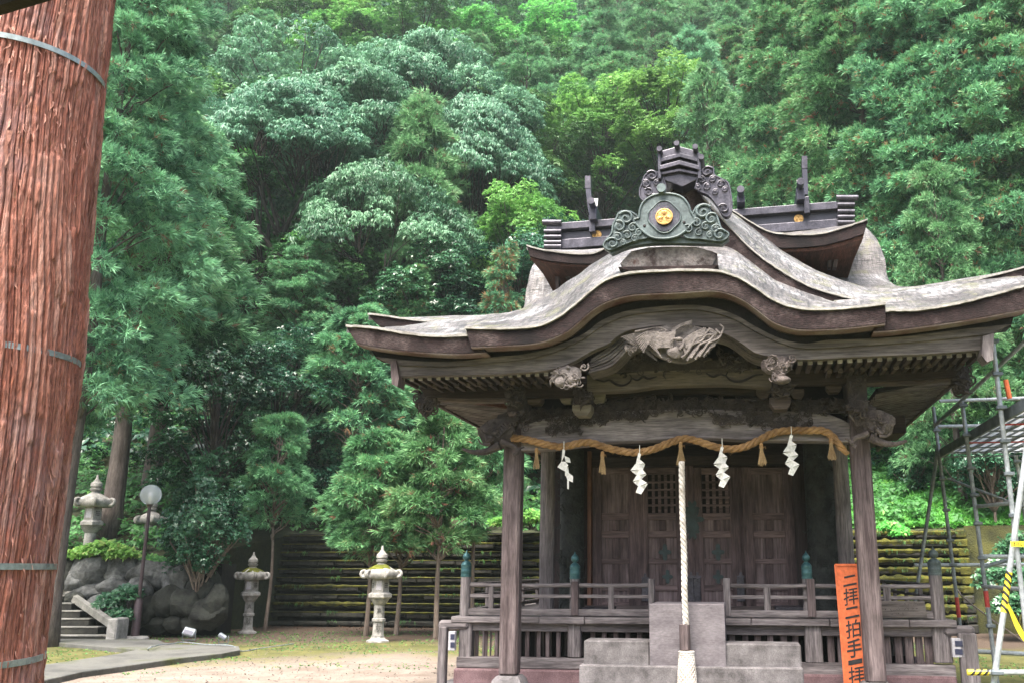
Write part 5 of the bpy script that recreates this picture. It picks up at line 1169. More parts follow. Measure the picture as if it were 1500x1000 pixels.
mb.grid(rows); gr = mb.build('ground', ground_mat(), None, smooth=True); props(gr, 'sandy earth court with mossy edges', None, None, 'structure')

# ------------------------------------------------------------------ retaining wall of stacked concrete logs
rw = thing('retaining_wall', 'long retaining wall of horizontal concrete logs, mossy courses with dark gaps', 'retaining wall', (0, VWALL, 0), True); rw['kind'] = 'thing'
UL, UR = S(368, 850, VWALL).x, S(1421, 800, VWALL).x
nco = 11; ph_ = ZW / nco
M['log'] = noisy('dark_concrete_log', (0.012, 0.012, 0.010), (0.05, 0.048, 0.038), 4, 0.85, 0.015, 0.7, c3=(0.035, 0.04, 0.01))  # dark base tone of the logs and stair risers
M['moss_wet'] = noisy('thick_moss', (0.016, 0.022, 0.004), (0.13, 0.125, 0.014), 3.2, 0.95, 0.04, 0.9, fine=45)
M['moss_dull'] = noisy('dull_moss', (0.018, 0.022, 0.008), (0.085, 0.085, 0.02), 1.6, 0.95, 0.04, 0.9, fine=30)
for i in range(nco):
    z0 = i * ph_; v = VWALL + 0.035 * i; mb = MB(); rnd = random.Random(i); u = UL
    while u < UR - 0.1:
        w = min(rnd.uniform(0.45, 1.5), UR - u); dv = rnd.uniform(-0.035, 0.035)
        mb.box((u, v + dv, z0 + 0.01 + rnd.uniform(0, .03)), (u + w - 0.012, v + 0.22, z0 + ph_ * 0.72 + rnd.uniform(-.03, .012)), 0.03); u += w
    mb.jitter(0.012, 6, i)
    co = mb.build('wall_course', M['log'], rw)
    if i:
        ns_ = 260; us = np.linspace(UL, UR, ns_); mb = MB(); top = []; 
        R_ = []
        for k, uu in enumerate(us):
            th = max(0.0, noise.noise(Vector((uu * 0.55, i * 1.7, 0.3))) * 0.5 + (-0.02 if uu < -5 else 0.32) + (0.35 if uu > -4.2 else 0) + (0.22 if i < 5 else 0)) ; q = 0.5 + 0.5 * noise.noise(Vector((uu * 7, i * 3.1, 2)))
            h_ = min(1, th * 1.2) * (0.02 + 0.10 * q * q * 1.6); zz = z0 + ph_ * 0.72
            R_.append([(uu, v - 0.015 - h_ * 0.35, zz - 0.02 - h_ * 1.9 * (0.6 + 0.8 * noise.noise(Vector((uu * 13, i, 5))))), (uu, v - 0.03 - h_ * 0.55, zz - 0.005), (uu, v - 0.015, zz + h_ * 0.8), (uu, v + 0.09, zz + h_ * 0.9 + 0.006), (uu, v + 0.21, zz + h_ * 0.3)])
        mb.grid(R_); mb.build('moss_strip', M['moss_wet'], co, smooth=True)
mb = MB(); mb.box((UL, VWALL + 0.32, -0.1), (UR, VWALL + 0.62, 1.2)); mb.box((UL, VWALL + 0.56, 1.2), (UR, VWALL + 0.9, ZW - 0.02)); mb.build('wall_core', M['black'], rw)  # black backing puts the shade in the gaps between courses into colour
for k in range(11):
    mb = MB(); mb.box((UR - 0.24, VWALL - 0.06 + 0.035 * k, k * ph_ + 0.01), (UR + 0.02, VWALL + 0.5, k * ph_ + ph_ * 0.93), 0.03); mb.jitter(0.02, 4, k); mb.build('corner_block', M['moss_wet'] if k > 3 else M['log'], rw)
mw = thing('mossy_side_wall', 'plain moss covered wall with small shrubs, right of the stacked log wall', 'wall', (UR, VWALL, 0), True); mw['kind'] = 'thing'
mb = MB(); mb.grid([[(UR + 0.03 + a_ * 5, VWALL + 0.12 + 0.5 * b_ + 0.12 * noise.noise(Vector((a_ * 9, b_ * 4, 0))), b_ * (ZW + 0.1)) for a_ in np.linspace(0, 1, 40)] for b_ in np.linspace(0, 1, 24)]); mb.build('wall_face', M['moss_dull'], mw, smooth=True)
mb = MB(); mb.box((UR + 0.03, VWALL + 0.9, 0), (UR + 5, VWALL + 1.2, ZW - 0.1)); mb.build('wall_core', M['log'], mw)

# ------------------------------------------------------------------ boulder wall, stairs, paths
bw = thing('boulder_wall', 'rough wall of dark rounded boulders below the two lanterns on the terrace', 'boulder wall', tuple(G(230, 934)), False); bw['kind'] = 'thing'
def rock(c, r, sc_, seed, mat, name='boulder'):
    mb = MB(); mb.ball((0, 0, 0), 1.0, 36, 24); V = []
    rd = random.Random(seed * 13 + 5); PL = []
    while len(PL) < 13:
        n_ = Vector((rd.gauss(0, 1), rd.gauss(0, 1), rd.gauss(0, 1))).normalized(); PL.append((n_, rd.uniform(0.78, 1.02)))
    for p in mb.v:
        d = Vector(p); o = Vector((seed * 3.7, seed * 1.3, 0)); q = min([1.12] + [h_ / max(d.dot(n_), 1e-3) for n_, h_ in PL if d.dot(n_) > 0.2])
        d2 = d * (q * (1 + 0.07 * noise.noise(d * 2.2 + o) + 0.035 * noise.noise(d * 7 + o) + 0.02 * noise.noise(d * 17 + o)))
        V.append((c[0] + r * sc_[0] * d2.x, c[1] + r * sc_[1] * d2.y, c[2] + r * sc_[2] * d2.z))
    mb.v = V; return mb.build(name, mat, bw, smooth=True, autos=38)
M['stone_mossy_dim'] = noisy('dimmed_mossy_boulder', (0.006, 0.007, 0.006), (0.045, 0.048, 0.038), 3, 0.9, 0.03, 0.8, c3=(0.06, 0.065, 0.02), fine=14)  # mossy stone, darkened in colour for the shade of the dim corner
BO = [(140, 838, 31, 1.15, .95), (176, 833, 24, 1, 1), (214, 842, 26, 1, .95), (112, 852, 18, 1, .9), (133, 868, 20, 1.35, .75), (168, 862, 22, 1.1, .8), (200, 870, 22, .9, 1), (236, 845, 20, 1, 1.1), (260, 852, 20, 1.0, 1.1), (150, 886, 17, 1.2, .9), (182, 890, 20, 1, .9), (216, 893, 20, 1.1, .9), (245, 880, 22, .9, 1), (274, 884, 24, 1, 1), (300, 862, 24, 1, 1.1), (305, 900, 24, 1.1, .9), (230, 913, 15, 1.2, .8), (257, 911, 15, 1.1, .9), (283, 912, 15, 1.2, .8), (318, 882, 20, 1, 1.2), (110, 875, 12, 1.2, .8), (190, 913, 14, 1.2, .8), (160, 908, 14, 1.2, .7), (100, 832, 16, 1.2, .9), (85, 850, 18, 1, 1)]
for i, (x, y, r, sx_, sz_) in enumerate(BO):
    D = 22.2 + 0.3 * (y < 870) + 0.25 * (y < 850); rock(W(x, y, D), r / 1389 * D, (sx_, 0.9, sz_), i, M['stone_dark'] if i < 10 else M['stone_mossy_dim'])
mb = MB(); a = W(60, 935, 22.8); b = W(318, 935, 22.8); mb.box((a.x, 22.7, -0.1), (b.x, 23.6, 1.65)); mb.build('wall_core', M['black'], bw)
st = thing('stone_stairs', 'mossy concrete stairs with a slanted side kerb, climbing beside the boulder wall', 'stairs', tuple(G(120, 932)), False); st['kind'] = 'thing'
D0 = 20.6
for k in range(7):
    y = D0 + 0.30 * k; a = W(70, 920, y); b = W(158, 920, y); xr = (160 - 4 * 1) if k == 0 else 160 - 13 * k * 0.95
    xr = W(157 - 12.5 * k, 925 - 14 * k, y).x; mb = MB(); mb.box((a.x, y, 0.155 * k + (0 if k else -0.1)), (xr, y + 0.32, 0.155 * (k + 1) - 0.03), 0.01); s_ = mb.build('step', M['moss'] if False else M['log'], st)
    mb = MB(); mb.box((a.x - 0.01, y - 0.015, 0.155 * (k + 1) - 0.028), (xr + 0.005, y + 0.33, 0.155 * (k + 1)), 0.008); mb.build('tread', M['concrete'], s_)
P0, P1 = W(163, 908, D0 + 0.05), W(96, 862, D0 + 1.9); mb = MB()
w_ = 0.075
mb.add([(P.x + dx, P.y, P.z + dz) for P in (P0, P1) for dx, dz in ((-w_, -0.14), (w_, -0.14), (w_, 0.02), (-w_, 0.02))], [(0, 1, 2, 3), (4, 5, 6, 7), (0, 1, 5, 4), (1, 2, 6, 5), (2, 3, 7, 6), (3, 0, 4, 7)]); mb.build('side_kerb', M['concrete'], st, bevel=0.01)
a = W(154, 932, D0 - 0.15); b = W(172, 905, D0 - 0.15); mb = MB(); mb.box((a.x, D0 - 0.15, 0), (b.x, D0 + 0.4, b.z), 0.03); mb.build('end_block', M['stone'], st)
def slab(name, label, px, h, mat):
    P = [G(x, y, h) for x, y in px]; n = len(P); c = sum(P, Vector()) / n; o = None
    mb = MB(); mb.add([(p.x, p.y, h) for p in P] + [(p.x, p.y, -0.1) for p in P], [tuple(range(n)), tuple(range(2 * n - 1, n - 1, -1))] + [(i, i + n, (i + 1) % n + n, (i + 1) % n) for i in range(n)])
    o = mb.build(name, mat, None, bevel=0.015); return props(o, label, None, None, 'structure')
def path_mat():
    m, nt, lk, bs = new_mat('mossy_path_concrete'); v = coords(nt, lk, (1, 1, 1)); a = tex_noise(nt, lk, v, 0.8, 7, 0.7); b = tex_noise(nt, lk, v, 22, 6, 0.7)
    col = ramp(nt, lk, a, [(0.38, (0.055, 0.055, 0.05)), (0.55, (0.11, 0.11, 0.10)), (0.68, (0.06, 0.068, 0.028))]); col = mix(nt, lk, 0.5, col, ramp(nt, lk, b, [(0.3, (0.5,) * 3), (0.7, (1.1,) * 3)]), 'MULTIPLY')
    lk.new(col, bs.inputs['Base Color']); bs.inputs['Roughness'].default_value = 0.75; bump(nt, lk, bs, b, 0.6, 0.01); return m
M['path'] = path_mat()
slab('path', 'short concrete path leading to the stairs', [(80, 930), (150, 930), (185, 935), (232, 936), (245, 942), (218, 951), (150, 946), (92, 941), (78, 939)], 0.08, M['path'])
slab('path', 'raised concrete path with a rough edge, running past the cedar trunk', [(-60, 990), (40, 976), (110, 966), (170, 957), (218, 947), (245, 942), (350, 945.5), (352, 951), (325, 956), (270, 962), (200, 972), (120, 983), (40, 1001), (-60, 1020)], 0.09, M['path'])

# ------------------------------------------------------------------ stone lanterns
def lantern(name, label, base, H, moss=0.0, hexn=6, inscr=True, rot=0.0, roundpost=False, group=None, seed=0):
    """H total height in metres; profile in units of 1/145 of the height"""
    t = thing(name, label, 'stone lantern', tuple(base), False, group, rot); s = H / 145.0; o = Vector(base)
    B = lambda nm, prof, n, mat=None, par=None, fn=None, sm=True: (lambda mb: (mb.lathe([(r * s, z * s) for r, z in prof], o, n, fn=fn), mb.build(nm, mat or M['stone'], par or t, smooth=sm))[1])(MB())
    B('base', [(20, -4), (19, 3), (14, 5), (11, 8), (10.5, 11)], hexn, sm=False)
    n = 20 if roundpost else 8
    pst = B('shaft', [(10.5, 10), (9.5, 13), (9, 33), (11.5, 34), (11.5, 38), (9.2, 39), (9, 60), (11, 62), (13, 65), (16, 69)], n)
    B('platform', [(15, 69), (20, 73), (20, 78), (15.5, 81)], hexn, sm=False)
    fb = B('firebox', [(14.8, 80.5), (14.4, 104)], hexn, sm=False)
    for k in (0, 1, 2, 3, 4, 5):
        a = math.pi / 6 + k * math.pi / 3 ; d = Vector((math.cos(a), math.sin(a), 0)); sd_ = Vector((-d.y, d.x, 0)); rr = 14.8 * s * math.cos(math.pi / 6)
        mb = MB()
        if k % 2 == 0:
            pts = [o + d * (rr + 0.004) + sd_ * (x * s) + Vector((0, 0, z * s)) for x, z in ((-4.6, 85), (4.6, 85), (4.6, 100), (-4.6, 100))]
            mb.add(pts, [(0, 1, 2, 3)]); mb.build('paper_pane', M['plastic_grey'] , fb)
        else:
            for i in range(3):
                for j in range(3):
                    c = o + d * (rr + 0.003) + sd_ * ((i - 1) * 2.4 * s) + Vector((0, 0, (92.5 + (j - 1) * 3.0) * s)); mb.add([c + sd_ * (x * s) + Vector((0, 0, z * s)) for x, z in ((-.8, -1), (.8, -1), (.8, 1), (-.8, 1))], [(0, 1, 2, 3)])
            mb.build('window_hole_marks', M['black'], fb)  # black squares put the dark of the holes into colour, nothing is pierced
    curlf = lambda a, z: 1 + (0.16 * max(0, math.cos(6 * a)) ** 3 if 104 * s < z < 117 * s else 0)
    B('roof', [(14, 103), (23, 103), (25.5, 106), (26.5, 111), (25.5, 115), (21, 119), (14, 123), (9, 126)], 36, fn=curlf)
    for k in range(6):
        mb = MB()
        a = k * math.pi / 3; d = Vector((math.cos(a), math.sin(a), 0)); c = o + d * 29 * s + Vector((0, 0, 112 * s))
        pts = [c + d * (5.2 * s * math.cos(q) * (1 - q / 14)) + Vector((0, 0, 5.2 * s * math.sin(q) * (1 - q / 14))) for q in np.linspace(-2.2, 4.6, 14)]
        mb.tube(pts, [2.9 * s * (1.2 - 0.05 * i) for i in range(14)], 7)
        mb.build('roof_curl', M['stone'], t, smooth=True)
    if moss:
        mb = MB(); rr_ = random.Random(seed)
        mb.lathe([(23 * s, 116 * s), (21 * s, 119.5 * s), (14 * s, 124 * s), (9 * s, 126.5 * s)], o, 30, fn=lambda a, z: 1.0 + 0.12 * noise.noise(Vector((math.cos(a) * 2 + seed, math.sin(a) * 2, z * 9))) - (0.45 * (1 - moss) if math.cos(a + 1.6) < 0.3 else 0)); mb.jitter(0.02, 9, seed)
        mb.build('moss_patch', M['moss'], t, smooth=True)
    B('jewel', [(7, 124), (8, 127), (6, 129), (9, 131), (10, 134), (7, 135), (9.5, 138), (9, 143), (5, 147), (2.2, 152), (1.8, 157), (0.2, 158)], 20, mat=M['stone'])
    if inscr:
        dirn = Vector((-o.x, -o.y, 0)).normalized(); sd_ = Vector((-dirn.y, dirn.x, 0)); rot_m = Matrix.Rotation(-rot, 3, 'Z')
        for ch, zc in (('奉', 49.5), ('献', 24)):
            def xf(a_, b_, z_, zc=zc):
                ang = (a_ - 0.5) * 0.9; dd = dirn * math.cos(ang) + sd_ * math.sin(ang)
                p = o + dd * (9.9 * s) + Vector((0, 0, (zc + (b_ - 0.5) * 13) * s)); return tuple(o + rot_m @ (p - o) if False else p)
            text_mesh('inscription', ch, pst, M['ink_soft'], xf, 0.004, 0.0)
    # the mesh is written un-turned; parts were placed in world axes
    t.rotation_euler = (0, 0, 0)
    return t
M['ink_soft'] = noisy('dark_engraved_stroke', (0.05, 0.05, 0.045), (0.09, 0.09, 0.08), 8, 0.8)
lantern('stone_lantern', 'tall pale stone lantern with a moss topped curled roof, standing alone before the log wall', G(553, 940), 1.86, 0.5, seed=1)
lantern('stone_lantern', 'stone lantern with a thickly moss covered roof, beside the glossy leaved tree', G(362, 927), 1.78, 1.0, seed=2)
lantern('stone_lantern', 'stone lantern on the terrace behind bright green shrubs, nearest the leaning grey trunk', W(130, 800, 23.6) - Vector((0, 0, 0.55)), 2.15, 0, inscr=False, roundpost=True, seed=3)
lantern('stone_lantern', 'stone lantern on the terrace half hidden behind the globe lamp pole', W(215, 822, 24.5) - Vector((0, 0, 0.35)), 1.85, 0, inscr=False, roundpost=True, seed=4)

# ------------------------------------------------------------------ globe lamp
g0 = G(197, 936); lp = thing('globe_lamp', 'slim brown lamp post with a clear globe on top, in front of the boulder wall', 'lamp post', tuple(g0))
gt = W(220.5, 724, g0.y); Hh = gt.z
mb = MB(); mb.lathe([(0.30, -0.02), (0.30, 0.03), (0.26, 0.07), (0.10, 0.08)], g0, 28); mb.build('concrete_foot', M['stone'], lp, smooth=True)
mb = MB(); mb.lathe([(0.095, 0.05), (0.09, 0.08), (0.085, 0.85), (0.055, 0.90), (0.04, 0.93)], g0, 20); mb.build('lower_pole', M['brown_metal'], lp, smooth=True)
mb = MB(); mb.lathe([(0.04, 0.9), (0.037, Hh - 0.28), (0.06, Hh - 0.26), (0.075, Hh - 0.2)], g0, 16); mb.build('upper_pole', M['brown_metal'], lp, smooth=True)
gm, nt, lk, bs = new_mat('clear_acrylic_globe'); bs.inputs['Base Color'].default_value = (0.78, 0.82, 0.84, 1); bs.inputs['Roughness'].default_value = 0.08; bs.inputs['Transmission Weight'].default_value = 0.55; bs.inputs['IOR'].default_value = 1.2; bs.inputs['Alpha'].default_value = 0.75
mb = MB(); mb.ball((g0.x, g0.y, Hh), 0.235, 32, 20); mb.build('globe', gm, lp, smooth=True)
mb = MB(); mb.ball((g0.x, g0.y, Hh - 0.02), 0.055, 12, 10, (1, 1, 1.5)); mb.tube([(g0.x, g0.y, Hh - 0.22), (g0.x, g0.y, Hh - 0.05)], 0.03, 10); mb.build('bulb', M['paper'], lp, smooth=True)
# ------------------------------------------------------------------ small floodlights on the path
for (x, y, s_, tilt, lb) in ((276, 938, 1.0, 0.5, 'small silver floodlight lying on the path end, facing the shrine'), (327, 943, 0.7, 1.1, 'smaller tilted silver floodlight at the tip of the raised path')):
    g = G(x, y, 0.02); t = thing('floodlight', lb, 'floodlight', tuple(g)); mb = MB(); mb.box((g.x - 0.13 * s_, g.y - 0.05, g.z + 0.09), (g.x + 0.13 * s_, g.y + 0.07, g.z + 0.27 * s_), 0.02)
    c = g + Vector((0, 0, 0.18)); Rm = Matrix.Rotation(tilt * 0.5, 3, 'Y') @ Matrix.Rotation(-0.5, 3, 'X'); mb.v = [tuple(c + Rm @ (Vector(p) - c)) for p in mb.v]; hd = mb.build('lamp_housing', M['steel_mid'], t)
    mb = MB(); mb.box((g.x - 0.10 * s_, g.y - 0.056, g.z + 0.11), (g.x + 0.10 * s_, g.y - 0.050, g.z + 0.20 * s_), 0.0); mb.v = [tuple(c + Rm @ (Vector(p) - c)) for p in mb.v]; mb.build('lens', M['plastic_blue'], hd)
    mb = MB(); mb.tube([g + Vector((-0.14 * s_, 0, 0.17)), g + Vector((-0.14 * s_, 0, 0.02)), g + Vector((0.14 * s_, 0, 0.02)), g + Vector((0.14 * s_, 0, 0.17))], 0.012, 6); mb.build('bracket', M['steel_dark'], t)
cb = thing('power_cable', 'thin grey cable lying across the path to the floodlights', 'cable', tuple(G(260, 946, 0.1)))
mb = MB(); mb.tube([Vector(p) for p in smooth_curve([G(216, 953, .02), G(219, 948, .15), G(235, 943.5, .13), G(255, 941.5, .11), G(270, 940, .11), G(300, 943, .11), G(340, 945, .11), G(352, 953, .02), G(380, 949, .01), G(430, 942, .01)], 60)], 0.011, 6); mb.build('cable', M['steel_mid'], cb, smooth=True)
# ------------------------------------------------------------------ foliage builders
def unit(a): return a / np.maximum(np.linalg.norm(a, axis=1)[:, None], 1e-9)
def blades(cent, dirs, tint, nb, L, w, spread, rng, droop=0.25):
    """needle sprays: nb narrow triangles fanning out of every point"""
    n = len(cent); c = np.repeat(cent, nb, 0); d = np.repeat(unit(dirs), nb, 0); k = len(c)
    d = unit(d + rng.normal(0, spread, (k, 3))); l = L * rng.uniform(0.55, 1.15, (k, 1)); side = unit(np.cross(d, rng.normal(0, 1, (k, 3)))) * w
    base = c + d * l * 0.08; mid = c + d * l * 0.55; tip = c + d * l; tip[:, 2] -= droop * l[:, 0]
    V = np.stack([base - side * .35, base + side * .35, mid + side, tip, mid - side], 1).reshape(-1, 3)
    i = np.arange(k)[:, None] * 5
    F = np.concatenate([i + np.array([[0, 1, 2]]), i + np.array([[0, 2, 4]]), i + np.array([[4, 2, 3]])], 0)
    t = np.repeat(np.clip(np.repeat(tint, nb) + rng.normal(0, 0.13, k), 0, 1), 5)
    return V, F, t
def rosettes(cent, nrm, tint, nl, L, w, rng, droop=0.45, rand=0.3):
    """leaves radiating from every point, drooping: two-quad folded leaves"""
    n = len(cent); c = np.repeat(cent, nl, 0); N = np.repeat(unit(nrm), nl, 0); k = len(c)
    a = np.cross(N, np.array([[0.3, 0.9, 0.2]])); a = unit(a); b = np.cross(N, a)
    ph = (np.tile(np.arange(nl), n) * 2 * np.pi / nl + np.repeat(rng.uniform(0, 6.28, n), nl) + rng.normal(0, rand, k))[:, None]
    d = unit(a * np.cos(ph) + b * np.sin(ph) + rng.normal(0, rand * .6, (k, 3)) - np.array([[0, 0, droop]]))
    l = L * rng.uniform(0.6, 1.15, (k, 1)); side = unit(np.cross(d, N)) * w * rng.uniform(.8, 1.1, (k, 1)); up = np.cross(side, d) * 0.25
    p0 = c + d * l * .06; p1 = c + d * l * .5; p2 = c + d * l; p2[:, 2] -= l[:, 0] * droop * .35
    V = np.stack([p0, p1 + side + up, p2, p1 - side + up, p1], 1).reshape(-1, 3)
    i = np.arange(k)[:, None] * 5
    F = np.concatenate([i + np.array([[0, 1, 4]]), i + np.array([[1, 2, 4]]), i + np.array([[4, 2, 3]]), i + np.array([[4, 3, 0]])], 0)
    t = np.repeat(np.clip(np.repeat(tint, nl) + rng.normal(0, 0.08, k), 0, 1), 5)
    return V, F, t
def join(parts):
    V, F, T, o = [], [], [], 0
    for v, f, t in parts: V.append(v); F.append(f + o); T.append(t); o += len(v)
    return np.concatenate(V), np.concatenate(F), np.concatenate(T)
def trunk_mesh(name, H, r0, r1, limbs, seed, lean=0.0, n=12, segs=14, flute=0.06):
    rnd = random.Random(seed); mb = MB(); ax = []
    for i in range(segs + 1):
        t = i / segs; ax.append(Vector((lean * H * t * t + 0.02 * H * noise.noise(Vector((t * 2, seed, 0))), 0.02 * H * noise.noise(Vector((t * 2, seed, 9))), H * t)))
    mb.tube([Vector((0, 0, -0.5))] + ax[1:], [r0 * 1.35] + [r0 + (r1 - r0) * (i / segs) ** 0.8 for i in range(1, segs + 1)], n)
    for base_t, tip, r in limbs:
        i = min(segs, int(base_t * segs)); p = ax[i]; q = Vector(tip); m_ = p.lerp(q, .5) + Vector((0, 0, 0.06 * (q - p).length))
        pts = [p, p.lerp(m_, .5) + Vector((rnd.uniform(-.1, .1), rnd.uniform(-.1, .1), 0)), m_ + Vector((rnd.uniform(-.12, .12), rnd.uniform(-.12, .12), 0)), m_.lerp(q, .55), q]
        mb.tube(smooth_curve(pts, 9), [r * (1 - 0.085 * k) for k in range(9)], 6)
    me = bpy.data.meshes.new(name); me.from_pydata(mb.v, [], mb.f); me.polygons.foreach_set('use_smooth', [True] * len(me.polygons)); me.update(); return me
def sugi(seed, H=11.0, R_=2.3, nc=230, nt=24, nb=8, L=0.26, w=0.011, low=0.12, brown=0.04, pw=0.75, cr=(0.38, 0.70)):
    """Japanese cedar: drooping lumpy sprays round a straight trunk"""
    rng = np.random.default_rng(seed); t = rng.random(nc) ** 0.85; z = (low + (1 - low) * t) * H
    env = R_ * (1 - t) ** pw * (0.58 + 0.52 * rng.random(nc)) + 0.15; env *= np.where(t < 0.12, 0.72, 1)
    a = rng.uniform(0, 2 * np.pi, nc); f = np.sqrt(rng.uniform(0.30, 1.0, nc)); C0 = np.stack([env * f * np.cos(a), env * f * np.sin(a), z], 1)
    crd = rng.uniform(cr[0], cr[1], nc) * (1 - 0.5 * t); ct = rng.uniform(0.0, 0.45, nc); n = nc * nt
    d = unit(rng.normal(0, 1, (n, 3))); out = np.repeat(unit(C0 * np.array([[1, 1, 0]]) + 1e-6), nt, 0)
    d = unit(d + 0.65 * out + np.array([[0, 0, 0.30]])); sh = np.sqrt(rng.uniform(.12, 1.0, (n, 1)))
    q = d * np.repeat(crd, nt)[:, None] * sh; qo = (q * out).sum(1)[:, None]; q = q + 0.75 * qo * out; q[:, 2] *= 0.55; q[:, 2] -= 0.22 * np.abs(qo[:, 0])
    P = np.repeat(C0, nt, 0) + q
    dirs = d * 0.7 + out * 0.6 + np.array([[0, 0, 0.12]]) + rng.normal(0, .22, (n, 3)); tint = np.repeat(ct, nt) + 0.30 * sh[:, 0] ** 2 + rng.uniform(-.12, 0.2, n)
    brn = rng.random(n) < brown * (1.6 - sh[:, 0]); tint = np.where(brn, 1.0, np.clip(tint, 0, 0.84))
    V, F, T = blades(P, dirs, tint, nb, L, w, 0.42, rng, 0.12)
    T = np.where(np.repeat(np.repeat(tint >= 1.0, nb), 5), 1.0, np.minimum(T, 0.86))
    limbs = [(float(zz / H), tuple(p), 0.03) for zz, p in list(zip(z - 0.25, C0))[:60] if zz < H * .9]
    return np_mesh('crown', V, F, T), limbs
def broad(seed, H=9.0, R_=3.2, npad=60, per=85, nl=6, L=0.21, w=0.036, bright=0.5, low=0.32, flat=0.32, droop=0.5, top=1.0, lb=0.15):
    """broadleaf crown: overlapping flattish pads of drooping leaf rosettes at the branch ends"""
    rng = np.random.default_rng(seed); a = rng.uniform(0, 2 * np.pi, npad); t = rng.random(npad)
    zc = (low + (1 - low) * t) * H; env = R_ * np.sqrt(np.clip(1 - ((t - 0.38) / 0.68) ** 2, 0.05, 1)); f = np.sqrt(rng.uniform(0.1, 1, npad))
    C0 = np.stack([env * f * np.cos(a), env * f * np.sin(a), zc], 1); pr = rng.uniform(0.55, 1.15, npad) * R_ / 3.2
    q = rng.uniform(0, 2 * np.pi, npad * per); rr = np.sqrt(rng.random(npad * per)); PR = np.repeat(pr, per)
    out = np.repeat(unit(C0 * np.array([[1, 1, 0]]) + 1e-6), per, 0); n = npad * per
    P = np.repeat(C0, per, 0) + np.stack([PR * rr * np.cos(q), PR * rr * np.sin(q), flat * PR * (0.9 - rr ** 2 * 1.5) + rng.normal(0, 0.13, n)], 1)
    N = np.array([[0, 0, 1.0]]) + 0.35 * out + rng.normal(0, 0.28, (n, 3)); tint = np.clip(np.repeat(rng.uniform(bright - .3, bright + .3, npad), per) + rng.normal(0, .1, n), 0, 1)
    V, F, T = rosettes(P, N, tint, nl, L, w, rng, droop)
    limbs = [(float(max(lb, (z_ - 0.28 * H * (0.4 + 0.6 * ff)) / H)), tuple(p - np.array((0, 0, .1))), 0.045) for z_, p, ff in zip(zc, C0, f)]
    return np_mesh('crown', V, F, T), limbs
def dome(seed, H=10.0, R_=4.2, npad=84, per=95, nl=6, L=0.20, w=0.029, bright=0.45, crown=0.50, trunk_t=0.34, droop=.6, nm=7):
    """wide umbrella crown carried on dark forked limbs, open underneath"""
    rng = np.random.default_rng(seed); am = np.arange(nm) * 2 * np.pi / nm + rng.normal(0, .25, nm); fm = rng.uniform(.35, .62, nm)
    zt = H * trunk_t; mains = np.stack([R_ * fm * np.cos(am), R_ * fm * np.sin(am), H * (crown + 0.20 * rng.random(nm))], 1)
    a = rng.uniform(0, 2 * np.pi, npad); f = np.sqrt(rng.uniform(0.02, 1, npad)); lay = rng.random(npad) ** 1.6
    z = H * crown + (H * (1 - crown)) * np.sqrt(np.clip(1 - 0.85 * f ** 2, 0, 1)) * (1 - 0.34 * lay) - 0.5 * f
    C0 = np.stack([R_ * f * np.cos(a), R_ * f * np.sin(a), z], 1); pr = rng.uniform(.5, 1.05, npad); n = npad * per
    q = rng.uniform(0, 2 * np.pi, n); rr = np.sqrt(rng.random(n)); PR = np.repeat(pr, per); out = np.repeat(unit(C0 * np.array([[1, 1, 0]]) + 1e-6), per, 0)
    P = np.repeat(C0, per, 0) + np.stack([PR * rr * np.cos(q), PR * rr * np.sin(q), .26 * PR * (0.9 - rr ** 2 * 1.6) + rng.normal(0, 0.11, n)], 1); P[:, 2] -= 0.18 * PR * rr * (np.cos(q) * out[:, 0] + np.sin(q) * out[:, 1])
    tint = np.clip(np.repeat(rng.uniform(bright - .28, bright + .28, npad), per) + rng.normal(0, .13, n), 0, 1)
    V, F, T = rosettes(P, np.array([[0, 0, 1.0]]) + 0.35 * out + rng.normal(0, 0.3, (n, 3)), tint, nl, L, w, rng, droop)
    mb = MB(); fork = Vector((0, 0, zt)); mb.tube([Vector((0, 0, -.6)), Vector((0.05, 0, zt * .4)), Vector((-.05, .05, zt * .8)), fork], [.2, .16, .14, .13], 10)
    for m_ in mains:
        e = Vector(m_); s_ = fork - Vector((0, 0, rng.uniform(0, .35) * zt)); mid = s_.lerp(e, .5) + Vector((rng.normal(0, .25), rng.normal(0, .25), -.15))
        mb.tube([Vector(p) for p in smooth_curve([s_, s_.lerp(mid, .5) + Vector((rng.normal(0, .1), rng.normal(0, .1), .1)), mid, mid.lerp(e, .5) + Vector((rng.normal(0, .12), rng.normal(0, .12), 0)), e], 14)], [.085 - .0035 * k for k in range(14)], 7)
    for c in C0:
        j = int(np.argmin(((mains - c) ** 2).sum(1))); m_ = Vector(mains[j]); e = Vector(c) - Vector((0, 0, .06)); s_ = fork.lerp(m_, rng.uniform(.55, 1)); mid = s_.lerp(e, .5) + Vector((rng.normal(0, .15), rng.normal(0, .15), -.1))
        mb.tube([Vector(p) for p in smooth_curve([s_, mid, e], 7)], [.034 - .0042 * k for k in range(7)], 5)
    me = bpy.data.meshes.new('trunk'); me.from_pydata(mb.v, [], mb.f); me.polygons.foreach_set('use_smooth', [True] * len(me.polygons)); me.update()
    return np_mesh('crown', V, F, T), me
M['sugi'] = foliage('cedar_needles', (0.014, 0.075, 0.038), (0.24, 0.52, 0.26), (0.17, 0.11, 0.07), 0.25, 0.5, 0.2)
M['sugi_bright'] = foliage('fresh_cedar_needles', (0.010, 0.065, 0.032), (0.20, 0.46, 0.20), (0.24, 0.13, 0.08), 0.25, 0.5, 0.2)
M['leaf_grey'] = foliage('pale_broad_leaves', (0.018, 0.080, 0.045), (0.15, 0.33, 0.19), (0.27, 0.47, 0.29), 0.35, 0.42, 0.35)
